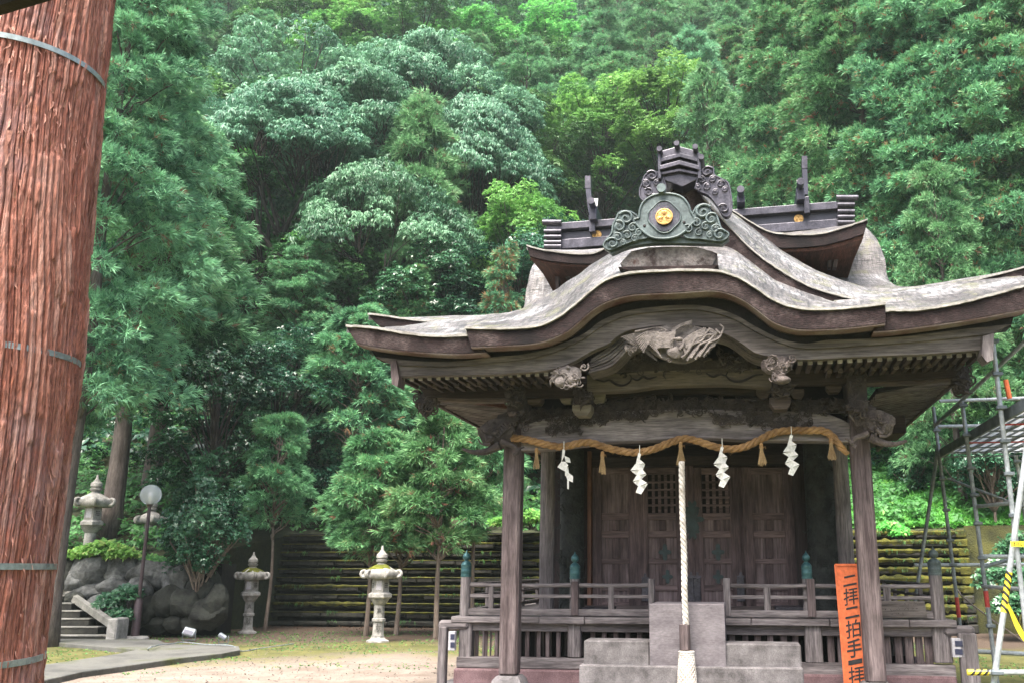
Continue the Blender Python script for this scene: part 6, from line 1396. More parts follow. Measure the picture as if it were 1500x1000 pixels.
M['leaf_lime'] = foliage('fresh_maple_leaves', (0.03, 0.13, 0.03), (0.17, 0.42, 0.10), (0.34, 0.60, 0.16), 0.42, 0.45, 0.4)
M['leaf_dark'] = foliage('dark_glossy_leaves', (0.010, 0.045, 0.022), (0.045, 0.14, 0.065), (0.09, 0.22, 0.10), 0.22, 0.26, 0.6)
M['fern'] = foliage('undergrowth_leaves', (0.02, 0.075, 0.022), (0.10, 0.27, 0.07), (0.22, 0.38, 0.07), 0.30, 0.5, 0.35)
M['trunk'] = wood('cedar_bark', (0.055, 0.042, 0.036), (0.17, 0.145, 0.13), 'z', 1.0, 0.9)
M['trunk_dark'] = wood('dark_bark', (0.022, 0.018, 0.016), (0.075, 0.06, 0.055), 'z', 1.0, 0.9)
M['trunk_pale'] = wood('pale_young_bark', (0.12, 0.09, 0.07), (0.28, 0.23, 0.19), 'z', 1.2, 0.85)
PROTO = {}
def add_dome(key, H, **k):
    cm, tm = dome(H=H, **k); cm.materials.append(M['leaf_grey']); tm.materials.append(M['trunk_dark']); PROTO[key] = (H, tm, cm)
def proto(key, builder, H, r0, r1, leaf, bark, nl=60, lean=0.0, top=0.97, **kw):
    cm, limbs = builder(H=H, **kw); cm.materials.append(M[leaf])
    tm = trunk_mesh('trunk', H * top, r0, r1, limbs[:nl], kw.get('seed', 1), lean); tm.materials.append(M[bark]); PROTO[key] = (H, tm, cm)
proto('sugi_near', sugi, 17.0, 0.21, 0.04, 'sugi', 'trunk', seed=11, R_=2.0, nc=360, nt=58, nb=12, L=0.23, w=0.0088, low=0.28, brown=0.03, cr=(.38, .78), pw=.30)
proto('sugi_a', sugi, 12.0, 0.20, 0.03, 'sugi', 'trunk', seed=21, R_=2.5, nc=190, nt=62, nb=8, L=0.25, w=0.013, low=0.12, pw=.55, cr=(.45, .85))
proto('sugi_high', sugi, 12.0, 0.27, 0.03, 'sugi', 'trunk', seed=24, R_=2.3, nc=150, nt=44, nb=8, L=0.32, w=0.014, low=0.38, cr=(.45, .85))
proto('sugi_b', sugi, 12.0, 0.18, 0.03, 'sugi', 'trunk', seed=22, R_=2.5, nc=190, nt=62, nb=8, L=0.25, w=0.013, low=0.10, pw=0.5, cr=(.45, .85))
proto('sugi_bright', sugi, 12.0, 0.20, 0.03, 'sugi_bright', 'trunk', seed=23, R_=2.8, nc=230, nt=80, nb=8, L=0.21, w=0.0125, low=0.05, brown=0.07, cr=(.45, .85))
proto('sugi_tall', sugi, 18.0, 0.26, 0.04, 'sugi_bright', 'trunk', seed=25, R_=3.3, nc=430, nt=72, nb=8, L=0.25, w=0.0155, low=0.04, brown=0.06, cr=(.5, 1.0), pw=.35)
add_dome('dome_a', 10.0, seed=51)
add_dome('dome_b', 9.0, seed=52, R_=3.6, npad=80, bright=.45)
proto('young', sugi, 5.2, 0.060, 0.015, 'sugi_bright', 'trunk_pale', seed=31, R_=1.20, nc=78, nt=46, nb=11, L=0.19, w=0.009, low=0.42, brown=0.03, cr=(.22, .55), pw=.75)
proto('young_slim', sugi, 6.0, 0.055, 0.015, 'sugi_bright', 'trunk_pale', seed=32, R_=0.95, nc=60, nt=56, nb=11, L=0.19, w=0.009, low=0.50, brown=0.01, cr=(.28, .5), pw=.6)
proto('browned', sugi, 7.0, 0.07, 0.02, 'sugi_bright', 'trunk_pale', seed=33, R_=1.25, nc=150, nt=26, nb=9, L=0.20, w=0.011, low=0.05, brown=0.38, cr=(.16, .36), pw=0.95)
proto('grey_leaf', broad, 9.0, 0.17, 0.06, 'leaf_grey', 'trunk_dark', nl=60, top=.7, seed=41, R_=3.6, npad=75, per=85, L=0.22, w=0.034, bright=0.6, low=0.45, droop=.6)
proto('grey_leaf_b', broad, 8.0, 0.15, 0.06, 'leaf_grey', 'trunk_dark', nl=60, top=.7, seed=42, R_=3.0, npad=60, per=80, L=0.22, w=0.034, bright=0.4, low=0.30, droop=.6)
def _b(seed, H, **k): return broad(seed, H, **k)
proto('lime', _b, 8.0, 0.14, 0.05, 'leaf_lime', 'trunk_dark', 50, 0.0, .7, seed=43, R_=2.6, npad=60, per=95, L=0.15, w=0.036, bright=0.5, low=0.30, flat=.35, droop=.3)
proto('dark_leaf', _b, 7.0, 0.12, 0.04, 'leaf_dark', 'trunk_dark', 40, 0.0, .7, seed=44, R_=2.4, npad=60, per=90, L=0.15, w=0.034, bright=0.4, low=0.12, flat=.4, droop=.35)
proto('mid_leaf', _b, 8.0, 0.14, 0.05, 'fern', 'trunk_dark', 40, 0.0, .7, seed=45, R_=2.7, npad=60, per=90, L=0.16, w=0.036, bright=0.35, low=0.2, flat=.4, droop=.35)
proto('camellia', _b, 4.2, 0.085, 0.03, 'leaf_dark', 'trunk_pale', 40, 0.03, .75, seed=46, R_=1.5, npad=70, per=80, L=0.10, w=0.028, bright=0.6, low=0.46, flat=.45, droop=.2, lb=.42)
USED = set()
def tree(key, x, D, H, label, cat='tree', name=None, base=None, group=None, rz=None, sw=1.0, ymid=400):
    """x: where the trunk's own axis stands, read at the horizon line; D: metres away"""
    X = (x - PCX) / 1389.0 * D; z = hill(X, D) if base is None else base
    h0, tm, cm = PROTO[key]; k = H / h0
    t = bpy.data.objects.new(name or 'tree', None); C.objects.link(t); t.location = (X, D, z - 0.1)
    t.rotation_euler = (0, 0, rz if rz is not None else random.uniform(0, 6.28)); t.scale = (k * sw, k * sw, k)
    props(t, label, cat, group)
    for nm, me in (('trunk', tm), ('crown', cm)):
        o = bpy.data.objects.new(nm, me); C.objects.link(o); o.parent = t
    return t
random.seed(77)
CE = 'cedar_tree'; BL = 'broadleaf_tree'
# --- near left
tree('sugi_near', 84, 19.6, 17.0, 'tall cedar with long drooping sprays just right of the foreground cedar trunk', 'cedar', CE, 0.0, rz=0.4, sw=1.0)
tree('sugi_high', 152, 24.5, 13.0, 'cedar with a thick brown trunk rising behind the nearer terrace lantern', 'cedar', CE, rz=1.0)
tree('sugi_high', 208, 27.5, 12.5, 'slim cedar behind the terrace lantern at the globe lamp', 'cedar', CE)
tree('sugi_high', 40, 26, 14, 'cedar mostly hidden behind the foreground cedar trunk', 'cedar', CE)
tree('camellia', 292, 22.2, 3.8, 'small glossy leaved tree with a bare curved trunk beside the boulder wall', 'tree', 'evergreen_tree', 0.0, rz=2.2, sw=.68)
tree('dark_leaf', 300, 25.5, 5.5, 'dark glossy evergreen filling the corner behind the boulder wall', 'tree', 'evergreen_tree')
tree('dark_leaf', 385, 27.2, 6.0, 'dark leafy tree above the left end of the log wall', 'tree', 'evergreen_tree')
# --- young cedars in front of the log wall
tree('young_slim', 395, 24.6, 5.6, 'young cedar with a thin slanting trunk, right of the mossy roofed lantern', 'young cedar', 'young_cedar', 0, rz=.5)
tree('young', 541, 22.6, 4.9, 'young cedar whose trunk stands behind the lone pale lantern', 'young cedar', 'young_cedar', 0, rz=1.5, sw=1.15)
tree('young', 584, 22.9, 4.8, 'young cedar with a straight bare trunk just right of the lone pale lantern', 'young cedar', 'young_cedar', 0, rz=3.1, sw=1.2)
tree('young', 643, 22.0, 5.2, 'young cedar with bright low sprays, left of the veranda corner', 'young cedar', 'young_cedar', 0, rz=4.4, sw=1.15)
tree('young_slim', 694, 22.8, 6.2, 'young cedar with a tall bare trunk seen beside the left front pillar', 'young cedar', 'young_cedar', 0, rz=5.2)
tree('young', 505, 27.5, 6.6, 'young cedar growing on top of the log wall behind the others', 'young cedar', 'young_cedar', sw=1.1)
# --- behind the left roof
tree('browned', 728, 26.8, 7.0, 'small pointed cedar with browned branches above the left roof edge', 'cedar', CE, 4.3, rz=1.0, sw=.9)
tree('sugi_bright', 592, 29.5, 6.8, 'broad low cedar with upright tips, left of the small browned cedar', 'cedar', CE, 4.6, sw=1.1)
tree('sugi_bright', 525, 28.5, 5.6, 'bushy cedar above the young cedars, left of the roof tip', 'cedar', CE, 4.2, sw=1.1)
tree('sugi_b', 415, 30.0, 7.4, 'rounded cedar with browned undersides, right of the tall drooping cedar', 'cedar', CE, 5.0, sw=1.3)
tree('mid_leaf', 450, 32, 6.5, 'yellow green leafy tree under the large pale leaved tree', 'tree', BL, 7.0, sw=1.1)
tree('dome_a', 535, 32.5, 10.6, 'large spreading tree with pale grey green leaves and dark forked limbs', 'tree', BL, 6.0, rz=.8, sw=.78)
tree('dome_b', 668, 37, 11.5, 'pale leaved tree behind and right of the large spreading one', 'tree', BL, 10.2, sw=.72)
tree('dark_leaf', 640, 31, 7.4, 'dark leafy tree in the gap between pale leaved tree and roof', 'tree', BL, 5.2, sw=1.15)
tree('dark_leaf', 790, 32, 8.0, 'dark leafy tree just left of the ridge end', 'tree', BL, 5.8, sw=1.1)
tree('lime', 752, 33.5, 7.5, 'fresh green tree whose leaves overhang left of the roof ridge', 'tree', BL, 8.3, sw=.9)
tree('lime', 905, 36, 7.2, 'fresh green maple behind the ridge, between the two roof finials', 'tree', BL, 6.9, sw=1.0)
tree('lime', 990, 44, 9.5, 'bright yellow green tree high above the roof ornament', 'tree', BL, 17.8, sw=1.0)
tree('lime', 880, 46, 10, 'light green tree left of the bright yellow green one', 'tree', BL, 17.5, sw=1.05)
tree('mid_leaf', 1070, 37, 6.5, 'layered leafy tree just right of the dark roof ornament', 'tree', BL, 9.2, sw=1.0)
tree('dark_leaf', 960, 38, 8, 'dark evergreen in deep shade behind the roof ornament', 'tree', BL, 8.0, sw=1.2)
# --- right group
for x, D, H, b, lb in ((1212, 35, 18, 8.2, 'tall cedar behind the right roof finial'), (1312, 31, 18.5, 6.2, 'tall cedar rising behind the right end of the roof ridge'), (1402, 29.5, 18, 5.2, 'dense bright cedar above the right eave'),
                       (1482, 28.2, 18.5, 4.8, 'dense bright cedar at the upper right, behind the scaffold handrail'), (1575, 28, 18, 4.6, 'bright cedar cut by the right frame edge'), (1262, 40, 18, 11, 'cedar further up the slope behind the ridge roll stack'), (1360, 38, 18, 10, 'cedar standing in second row above the right eave')):
    tree('sugi_tall', x, D, H, lb, 'cedar', CE, b, sw=1.0)
tree('dome_b', 470, 37, 11, 'pale leafy tree high behind the large spreading one, left', 'tree', BL, 12.0)
tree('dome_a', 610, 42, 12, 'pale leafy tree reaching the top of the picture, centre left', 'tree', BL, 15.5)
tree('dome_b', 370, 34, 10, 'leafy tree right of the tall drooping cedar, high up', 'tree', BL, 10.5)
tree('sugi_high', 586, 34, 13, 'cedar with a pale bare trunk seen through the large spreading tree', 'cedar', CE, 7.5, sw=.8)
tree('sugi_high', 1060, 40, 14, 'cedar with a bare trunk seen right of the bright yellow green tree', 'cedar', CE, 11.0, sw=.8)
tree('sugi_b', 1420, 22.5 + 3, 10, 'cedar with a pale trunk seen above the scaffold platform', 'cedar', CE, 3.2, sw=.8)
tree('mid_leaf', 1500, 25.5, 4.5, 'leafy shrub-like tree behind the scaffold platform', 'tree', BL, 2.6)
tree('camellia', 1466, 24.2, 3.2, 'thin stemmed sapling with glossy leaves behind the scaffold', 'tree', 'evergreen_tree', 2.2, sw=.8)
tree('camellia', 1352, 27.2, 2.4, 'low leafy sapling on the grassy bank beside the scaffold', 'tree', 'evergreen_tree', 2.8, sw=.8)
# --- slopes above: rows of cedars and broadleaves
random.seed(5); np.random.seed(5)
bandn = 0
def free(x, D): return True
rowsp = [(37, 150), (43, 130), (50, 118), (57, 110), (65, 105), (74, 100), (84, 100)]
for ri, (D, step) in enumerate(rowsp):
    x = 60 + (ri % 2) * step / 2
    while x < 1640:
        xx = x + random.uniform(-0.3, 0.3) * step; DD = D + random.uniform(-2, 2)
        skip = (ri == 0 and (480 < xx < 1120 or xx > 1150)) or (ri == 1 and 820 < xx < 1040) or (ri == 1 and xx > 1180 and random.random() < .5)
        if not skip:
            key = random.choice(('sugi_a', 'sugi_bright', 'sugi_b')) if xx > 1040 else random.choice(('sugi_a', 'sugi_b', 'sugi_b'))
            if 380 < xx < 900 and random.random() < 0.6: key = random.choice(('grey_leaf', 'grey_leaf_b', 'mid_leaf', 'lime'))
            if xx < 380 and random.random() < 0.25: key = 'mid_leaf'
            H = random.uniform(11.5, 15.0) if 'sugi' in key else random.uniform(9.5, 12.5)
            ced = 'sugi' in key
            side = 'left side' if xx < 520 else ('middle' if xx < 1040 else 'right side')
            lb = {True: 'hazy cedar high on the wooded slope, %s', False: 'hazy leafy tree high on the wooded slope, %s'}[ced] % side
            tree(key, xx, DD, H, lb, 'cedar' if ced else 'tree', CE if ced else BL, group='%s on the upper slope, %s' % ('cedars' if ced else 'leafy trees', side), sw=random.uniform(1.0, 1.25))
        x += step
# ------------------------------------------------------------------ undergrowth and grass (uncountable)
def scatter(n, xr, Dr, zlift, rng, dens=None):
    P = []
    while len(P) < n:
        D = rng.uniform(*Dr); X = (rng.uniform(*xr) - PCX) / 1389 * D
        if D < wall_y(X) + 0.1: continue
        if dens is not None and rng.random() > dens(X, D): continue
        P.append((X, D, hill(X, D) + rng.uniform(*zlift)))
    return np.array(P)
rng = np.random.default_rng(3)
P = scatter(16000, (-40, 1560), (22.5, 34), (0.0, 0.55), rng, lambda X, D: 0.25 + 0.75 * (noise.noise(Vector((X * .8, D * .8, 0))) > 0.0))
T = np.clip(0.45 + 0.3 * np.array([noise.noise(Vector((p[0] * .5, p[1] * .5, 4))) for p in P]) + rng.normal(0, .12, len(P)), 0, 1)
V, F, Tt = rosettes(P, np.array([[0, -0.35, 1.0]]) + rng.normal(0, .3, (len(P), 3)), T, 5, 0.17, 0.045, rng, .3)
ug = link_mesh('undergrowth', np_mesh('undergrowth', V, F, Tt), M['fern']); props(ug, 'leafy undergrowth covering the forest floor behind the wall', None, None, 'stuff')
P = scatter(9000, (-40, 1560), (30, 62), (0.0, 1.0), rng)
T = np.clip(0.3 + rng.normal(0, .15, len(P)), 0, 1); V, F, Tt = rosettes(P, np.array([[0, -0.4, 1.0]]) + rng.normal(0, .3, (len(P), 3)), T, 5, 0.42, 0.11, rng, .3)
ug2 = link_mesh('shrubbery', np_mesh('shrubbery', V, F, Tt), M['leaf_dark']); props(ug2, 'dark shrubbery between the trees of the upper slope', None, None, 'stuff')
M['grass'] = foliage('bright_bank_grass', (0.05, 0.19, 0.03), (0.17, 0.46, 0.08), (0.40, 0.42, 0.16), 0.35, 0.5, 0.35)
P = scatter(15000, (1180, 1520), (23.2, 31), (0.0, 0.12), rng); T = np.clip(0.45 + 0.35 * np.array([noise.noise(Vector((p[0] * .7, p[1] * .7, 7))) for p in P]) + rng.normal(0, .16, len(P)), 0, 1)
V, F, Tt = rosettes(P, np.array([[0, -0.5, 1.0]]) + rng.normal(0, .4, (len(P), 3)), T, 6, 0.15, 0.026, rng, -.35)
gs = link_mesh('grass', np_mesh('grass', V, F, Tt), M['grass']); props(gs, 'bright grassy bank above the wall, right of the shrine', None, None, 'stuff')
# moss tufts and weeds on the court, fallen leaves
P = []
while len(P) < 5200:
    x, y = rng.uniform(-14, 7), rng.uniform(9, 24.2)
    if y > wall_y(x) - 0.35 or (x > -1.8 and y < 23 and x < 6): continue
    e = abs(y - 13) * .2 + abs(x + 3.6) * .13 + 1.6 * noise.noise(Vector((x * .8, y * .8, 0)))
    if e < 1.1 + 0.5 * rng.random(): continue
    P.append((x, y, 0.0))
P = np.array(P); V, F, Tt = rosettes(P, np.array([[0, 0, 1.0]]) + rng.normal(0, .2, (len(P), 3)), rng.uniform(.1, .9, len(P)), 5, 0.035, 0.008, rng, -.5)
w_ = link_mesh('weeds', np_mesh('weeds', V, F, Tt), M['fern']); props(w_, 'tiny weeds scattered on the mossy court', None, None, 'stuff')
P = np.array([(rng.uniform(-13, 4), 0, 0.012) for _ in range(1500)]); P[:, 1] = [wall_y(p[0]) - abs(rng.normal(0, 1.6)) - .1 for p in P]; P = P[P[:, 1] > 12]
V, F, Tt = rosettes(P, np.array([[0, 0, 1.0]]) + rng.normal(0, .25, (len(P), 3)), rng.uniform(0, 1, len(P)), 1, 0.07, 0.02, rng, -.05)
l_ = link_mesh('fallen_leaves', np_mesh('fallen_leaves', V, F, Tt), M['leaf_litter']); props(l_, 'brown fallen leaves at the foot of the wall', None, None, 'stuff')
P = []
for _ in range(2600):
    i = rng.integers(1, 12); uu = rng.uniform(UL, UR); 
    if noise.noise(Vector((uu * .9, i * 2.0, 8))) < (0.22 if uu < -4 else -0.05): continue
    w0 = loc2w((uu, VWALL + 0.035 * (i - 1) - 0.02, (i - 1) * ph_ + ph_ * .74)); P.append(tuple(w0))
P = np.array(P); V, F, Tt = blades(P, np.array([[-.1, -.8, -.15]]) + rng.normal(0, .5, (len(P), 3)), rng.uniform(0, .6, len(P)), 7, .10, .006, .5, rng, .5)
ww = link_mesh('wall_weeds', np_mesh('wall_weeds', V, F, Tt), M['fern']); props(ww, 'small weeds and roots hanging from the joints of the log wall', None, None, 'stuff')
P = np.stack([rng.uniform(-9, 2.5, 5200), rng.uniform(9.5, 20, 5200), np.full(5200, .006)], 1)
V = (P[:, None, :] + rng.normal(0, .011, (len(P), 4, 3)) * np.array([[[1, 1, .5]]])).reshape(-1, 3); i = np.arange(len(P))[:, None] * 4
F = np.concatenate([i + np.array([[0, 1, 2]]), i + np.array([[0, 2, 3]]), i + np.array([[0, 1, 3]]), i + np.array([[1, 2, 3]])]); gv = link_mesh('gravel', np_mesh('gravel', V, F), noisy('small_gravel', (0.06, 0.05, 0.045), (0.30, 0.27, 0.24), 9, .9)); props(gv, 'small stones and twigs scattered over the court', None, None, 'stuff')
# shrubs one can tell apart
def shrub(name, label, pts, n, L, w, mat, cat='shrub', stems=True, tint=(.3, .9)):
    """pts: list of (centre, radius, zsquash)"""
    c0 = Vector(pts[0][0]); t = thing(name, label, cat, tuple(Vector((c0.x, c0.y, c0.z - pts[0][1] * .8)))); rg = np.random.default_rng(n); PP = []
    for c, r, q in pts:
        k = int(n / len(pts)); d = unit(rg.normal(0, 1, (k, 3))); d[:, 2] = np.abs(d[:, 2]) * 1.0 - 0.2; PP.append(np.array(c)[None] + d * r * np.array([[1, .8, q]]) * rg.uniform(.55, 1.05, (k, 1)) )
    PP = np.concatenate(PP); V, F, Tt = rosettes(PP, np.array([[0, -.5, 1.0]]) + rg.normal(0, .35, (len(PP), 3)), rg.uniform(*tint, len(PP)), 5, L, w, rg, .15)
    V = V - np.array(list(OFF[t.name]))[None]; link_mesh('leaves', np_mesh('leaves', V, F, Tt), M[mat], t)
    mb = MB(); rd = random.Random(n)
    for c, r, q in pts:
        for _ in range(5): mb.tube([Vector(c) + Vector((rd.uniform(-.1, .1), 0, -r * q * .9)), Vector(c) + Vector((rd.uniform(-.5, .5) * r, rd.uniform(-.3, .3) * r, r * q * .5))], [0.012, 0.005], 5)
    mb.build('stems', M['trunk_dark'], t); return t
shrub('shrub', 'bright green hydrangea-like shrub in front of the nearer terrace lantern', [(tuple(W(150, 806, 22.6)), .52, .6), (tuple(W(120, 812, 22.7)), .4, .6), (tuple(W(178, 812, 22.6)), .4, .55)], 900, .13, .036, 'grass')
shrub('shrub', 'small green shrub at the foot of the farther terrace lantern', [(tuple(W(222, 822, 23.2)), .35, .5), (tuple(W(240, 828, 23)), .3, .6)], 420, .12, .034, 'fern')
shrub('shrub', 'sparse glossy shrub before the boulders, between stairs and lamp post', [(tuple(W(160, 884, 21.5)), .36, .9), (tuple(W(188, 872, 21.6)), .36, .9), (tuple(W(172, 902, 21.4)), .36, .7)], 620, .09, .026, 'leaf_dark', tint=(.4, 1))
shrub('shrub', 'glossy leaved shrub behind the scaffold, against the mossy side wall', [(tuple(W(1475, 850, 21.5)), .75, .8), (tuple(W(1500, 810, 22)), .7, .9), (tuple(W(1490, 890, 21)), .6, .7)], 1500, .11, .032, 'leaf_dark', tint=(.4, 1))
shrub('shrub', 'leafy shrub spilling over the top of the log wall right of the shrine', [(tuple(W(1305, 772, 23.2)), .3, .5), (tuple(W(1318, 780, 23)), .25, .6)], 300, .13, .036, 'grass')
shrub('shrub', 'low green shrub on top of the log wall, seen between the left pillars', [(tuple(W(778, 760, 25.2)), .6, .5), (tuple(W(745, 765, 25.2)), .5, .4)], 500, .14, .036, 'grass')
# ------------------------------------------------------------------ foreground cedar trunk
TD = 5.0
def edge(y, x): return W(x, y, TD)
e_t, e_m, e_b = W(168, 0, TD), W(122, 500, TD), W(73, 1000, TD)      # right silhouette
TR = 0.49
ft = thing('banded_cedar_tree', 'huge red barked cedar trunk bound with narrow metal bands, at the left frame edge', 'cedar', (e_m.x - TR, TD, 0))
def _edge_x(z):                                                    # silhouette x as a function of height
    pts = sorted(((e_b.z, e_b.x), (e_m.z, e_m.x), (e_t.z, e_t.x)))
    if z < pts[0][0]: return pts[0][1] + (z - pts[0][0]) * (pts[1][1] - pts[0][1]) / (pts[1][0] - pts[0][0])
    if z > pts[2][0]: return pts[2][1] + (z - pts[2][0]) * (pts[2][1] - pts[1][1]) / (pts[2][0] - pts[1][0])
    return float(np.interp(z, [p[0] for p in pts], [p[1] for p in pts]))
def trad(z): return TR * (1.10 - 0.055 * (z - 1.0))
def tc_edge(z):                                                # the trunk's own right side seen from where one stands
    a_e = math.atan2(_edge_x(z), TD); r = trad(z) + 0.008; lo, hi = -6.0, 0.0
    for _ in range(30):
        m_ = (lo + hi) / 2
        if math.atan2(m_, TD) + math.asin(r / math.hypot(m_, TD)) > a_e: hi = m_
        else: lo = m_
    return (lo + hi) / 2 + trad(z)
_zs = np.linspace(-0.6, 7.0, 60); _ts = np.array([tc_edge(q) for q in _zs])
def tc_(z): return float(np.interp(z, _zs, _ts)) - 0.045 * max(0.0, min(1.0, (2.6 - z) / 1.6))
nz, na = 420, 900
Z = np.linspace(-0.2, 6.4, nz); A = np.linspace(0, 2 * np.pi, na, endpoint=False)
rng = np.random.default_rng(9)
def vnoise2(u, v, seed, pu):
    """periodic-in-u value noise on arrays"""
    r = np.random.default_rng(seed).random((pu, 4096)); iu = np.floor(u).astype(int); iv = np.floor(v).astype(int); fu = u - iu; fv = v - iv
    fu = fu * fu * (3 - 2 * fu); fv = fv * fv * (3 - 2 * fv)
    g = lambda a, b: r[a % pu, b % 4096]
    return (g(iu, iv) * (1 - fu) + g(iu + 1, iv) * fu) * (1 - fv) + (g(iu, iv + 1) * (1 - fu) + g(iu + 1, iv + 1) * fu) * fv
AA, ZZ = np.meshgrid(A / (2 * np.pi), Z + 1.0)
wv = AA * 1.0 + 0.010 * np.sin(ZZ * 1.7) + 0.016 * (vnoise2(AA * 14, ZZ * 1.3, 3, 14) - .5) + 0.005 * (vnoise2(AA * 40, ZZ * 4, 5, 40) - .5) + ZZ * 0.012
ri = np.abs(((wv * 84) % 1.0) - 0.5) * 2                       # 0 in the strip middle, 1 in the crack
ri2 = np.abs(((wv * 197 + 0.3 * vnoise2(AA * 60, ZZ * 1.1, 8, 60)) % 1.0) - 0.5) * 2
cd = vnoise2(np.floor(wv * 84), ZZ * 1.3, 13, 84)              # depth of each crack and height of each strip
st = vnoise2(np.floor(wv * 84) + 0.5, ZZ * 2.6, 21, 84)
h = -0.034 * np.clip((ri - 0.80) / 0.20, 0, 1) ** 0.8 * (0.35 + 0.9 * cd) - 0.006 * np.clip((ri2 - .6) / .4, 0, 1) + 0.012 * (st > 0.55) * np.clip(1.2 - ri, 0, 1) + 0.010 * st
h += 0.010 * (vnoise2(AA * 160, ZZ * 9, 31, 160) - 0.5) + 0.006 * (vnoise2(AA * 400, ZZ * 30, 33, 400) - 0.5) + 0.03 * (vnoise2(AA * 7, ZZ * .8, 37, 7) - 0.5)
rad = np.array([trad(z) for z in Z])[:, None] + h; cx = np.array([tc_(z) - trad(z) for z in Z])[:, None] - (e_m.x - TR)
V = np.stack([cx + rad * np.cos(A)[None], rad * np.sin(A)[None], np.repeat(Z[:, None], na, 1)], 2).reshape(-1, 3)
i = np.arange(nz - 1)[:, None] * na; j = np.arange(na)[None]; jn = (j + 1) % na
F = np.stack([i + j, i + jn, i + na + jn, i + na + j], 2).reshape(-1, 4)
tint = np.clip(0.62 + 22 * (h - 0.004) + 0.25 * (cd - .5), 0, 1)
tint = (0.5 + 0.5 * (cd - 0.5) + 0.35 * (st - 0.5)).reshape(-1); tint = np.clip(tint, 0, 1)
tm = np_mesh('bark', V, F, tint); tm.polygons.foreach_set('use_smooth', [True] * len(tm.polygons))
def bark_mat():
    m, nt, lk, bs = new_mat('red_cedar_bark'); at = nt.new('ShaderNodeAttribute'); at.attribute_name = 'tint'
    v = coords(nt, lk, (34, 34, 2.2)); a = tex_noise(nt, lk, v, 1.2, 8, 0.7, 0.4); b = tex_noise(nt, lk, coords(nt, lk, (80, 80, 5)), 2.2, 5, 0.7); c = tex_noise(nt, lk, coords(nt, lk, (1, 1, 1)), 1.3, 6, 0.7); d = tex_noise(nt, lk, coords(nt, lk, (40, 40, 9)), 1.0, 5, 0.7)
    s = mth(nt, lk, 'ADD', mth(nt, lk, 'MULTIPLY', at.outputs['Fac'], 0.45), mth(nt, lk, 'MULTIPLY', a, 0.6))
    col = ramp(nt, lk, s, [(0.26, (0.10, 0.028, 0.018)), (0.40, (0.26, 0.078, 0.048)), (0.56, (0.40, 0.16, 0.11)), (0.74, (0.54, 0.32, 0.26))])
    col = mix(nt, lk, 0.8, col, ramp(nt, lk, b, [(0.38, (0.28,) * 3), (0.56, (1.1,) * 3)]), 'MULTIPLY')
    col = mix(nt, lk, ramp(nt, lk, c, [(0.50, (0, 0, 0)), (0.68, (0.65,) * 3)]), col, mix(nt, lk, a, (0.25, 0.13, 0.14), (0.42, 0.32, 0.32)))
    col = mix(nt, lk, ramp(nt, lk, d, [(0.62, (0, 0, 0)), (0.72, (0.8,) * 3)]), col, (0.46, 0.16, 0.075))
    lk.new(col, bs.inputs['Base Color']); bs.inputs['Roughness'].default_value = 0.7; bs.inputs['Specular IOR Level'].default_value = 0.35
    bump(nt, lk, bs, mth(nt, lk, 'ADD', mth(nt, lk, 'ADD', b, a), d), 0.9, 0.012); return m
M['bark'] = bark_mat(); tr_ = link_mesh('trunk', tm, M['bark'], ft)
# peeling fibres
N = 7600; a = rng.uniform(-2.6, 0.6, N); a = np.where(rng.random(N) < .62, rng.normal(0.47, 0.13, N), a); z = rng.uniform(0.2, 6.0, N)
rr = np.array([trad(q) for q in z]); cxx = np.array([tc_(q) - trad(q) for q in z]) - (e_m.x - TR)
outd = np.stack([np.cos(a), np.sin(a), np.zeros(N)], 1); base = np.stack([cxx, np.zeros(N), z], 1) + outd * (rr - 0.004)[:, None]; tang = np.stack([-np.sin(a), np.cos(a), np.zeros(N)], 1)
big = rng.random(N) < 0.09; L = np.where(big, rng.uniform(.08, .32, N), rng.uniform(0.02, 0.10, N))[:, None]; up = np.stack([np.zeros(N), np.zeros(N), rng.choice([-1.0, -1.0, 1.0], N)], 1); bend = np.where(big, rng.uniform(.02, .12, N), rng.uniform(0.08, 0.55, N))[:, None]; w = np.where(big, rng.uniform(.004, .014, N), rng.uniform(0.0015, 0.006, N))[:, None]
m1 = base + up * L * .5 + outd * bend * L * .35; tip = base + up * L * (1 - .3 * bend) + outd * (bend * L * .8 + 0.004) + tang * rng.normal(0, .012, (N, 1))
V = np.stack([base - tang * w, base + tang * w, m1 + tang * w * .8, m1 - tang * w * .8, tip], 1).reshape(-1, 3); i = np.arange(N)[:, None] * 5
F = np.concatenate([i + np.array([[0, 1, 2]]), i + np.array([[0, 2, 3]]), i + np.array([[3, 2, 4]])]); fm = np_mesh('peeling_fibres', V, F, np.repeat(rng.uniform(.3, 1, N), 5)); link_mesh('peeling_fibres', fm, noisy('orange_bark_fibre', (0.24, 0.085, 0.055), (0.46, 0.24, 0.18), 9, 0.8), tr_)
M['band'] = noisy('dull_metal_band', (0.16, 0.20, 0.20), (0.38, 0.43, 0.42), 3, 0.4, 0.002, 0.3, metal=0.5, c3=(0.24, 0.13, 0.09), p=(0.35, 0.6))
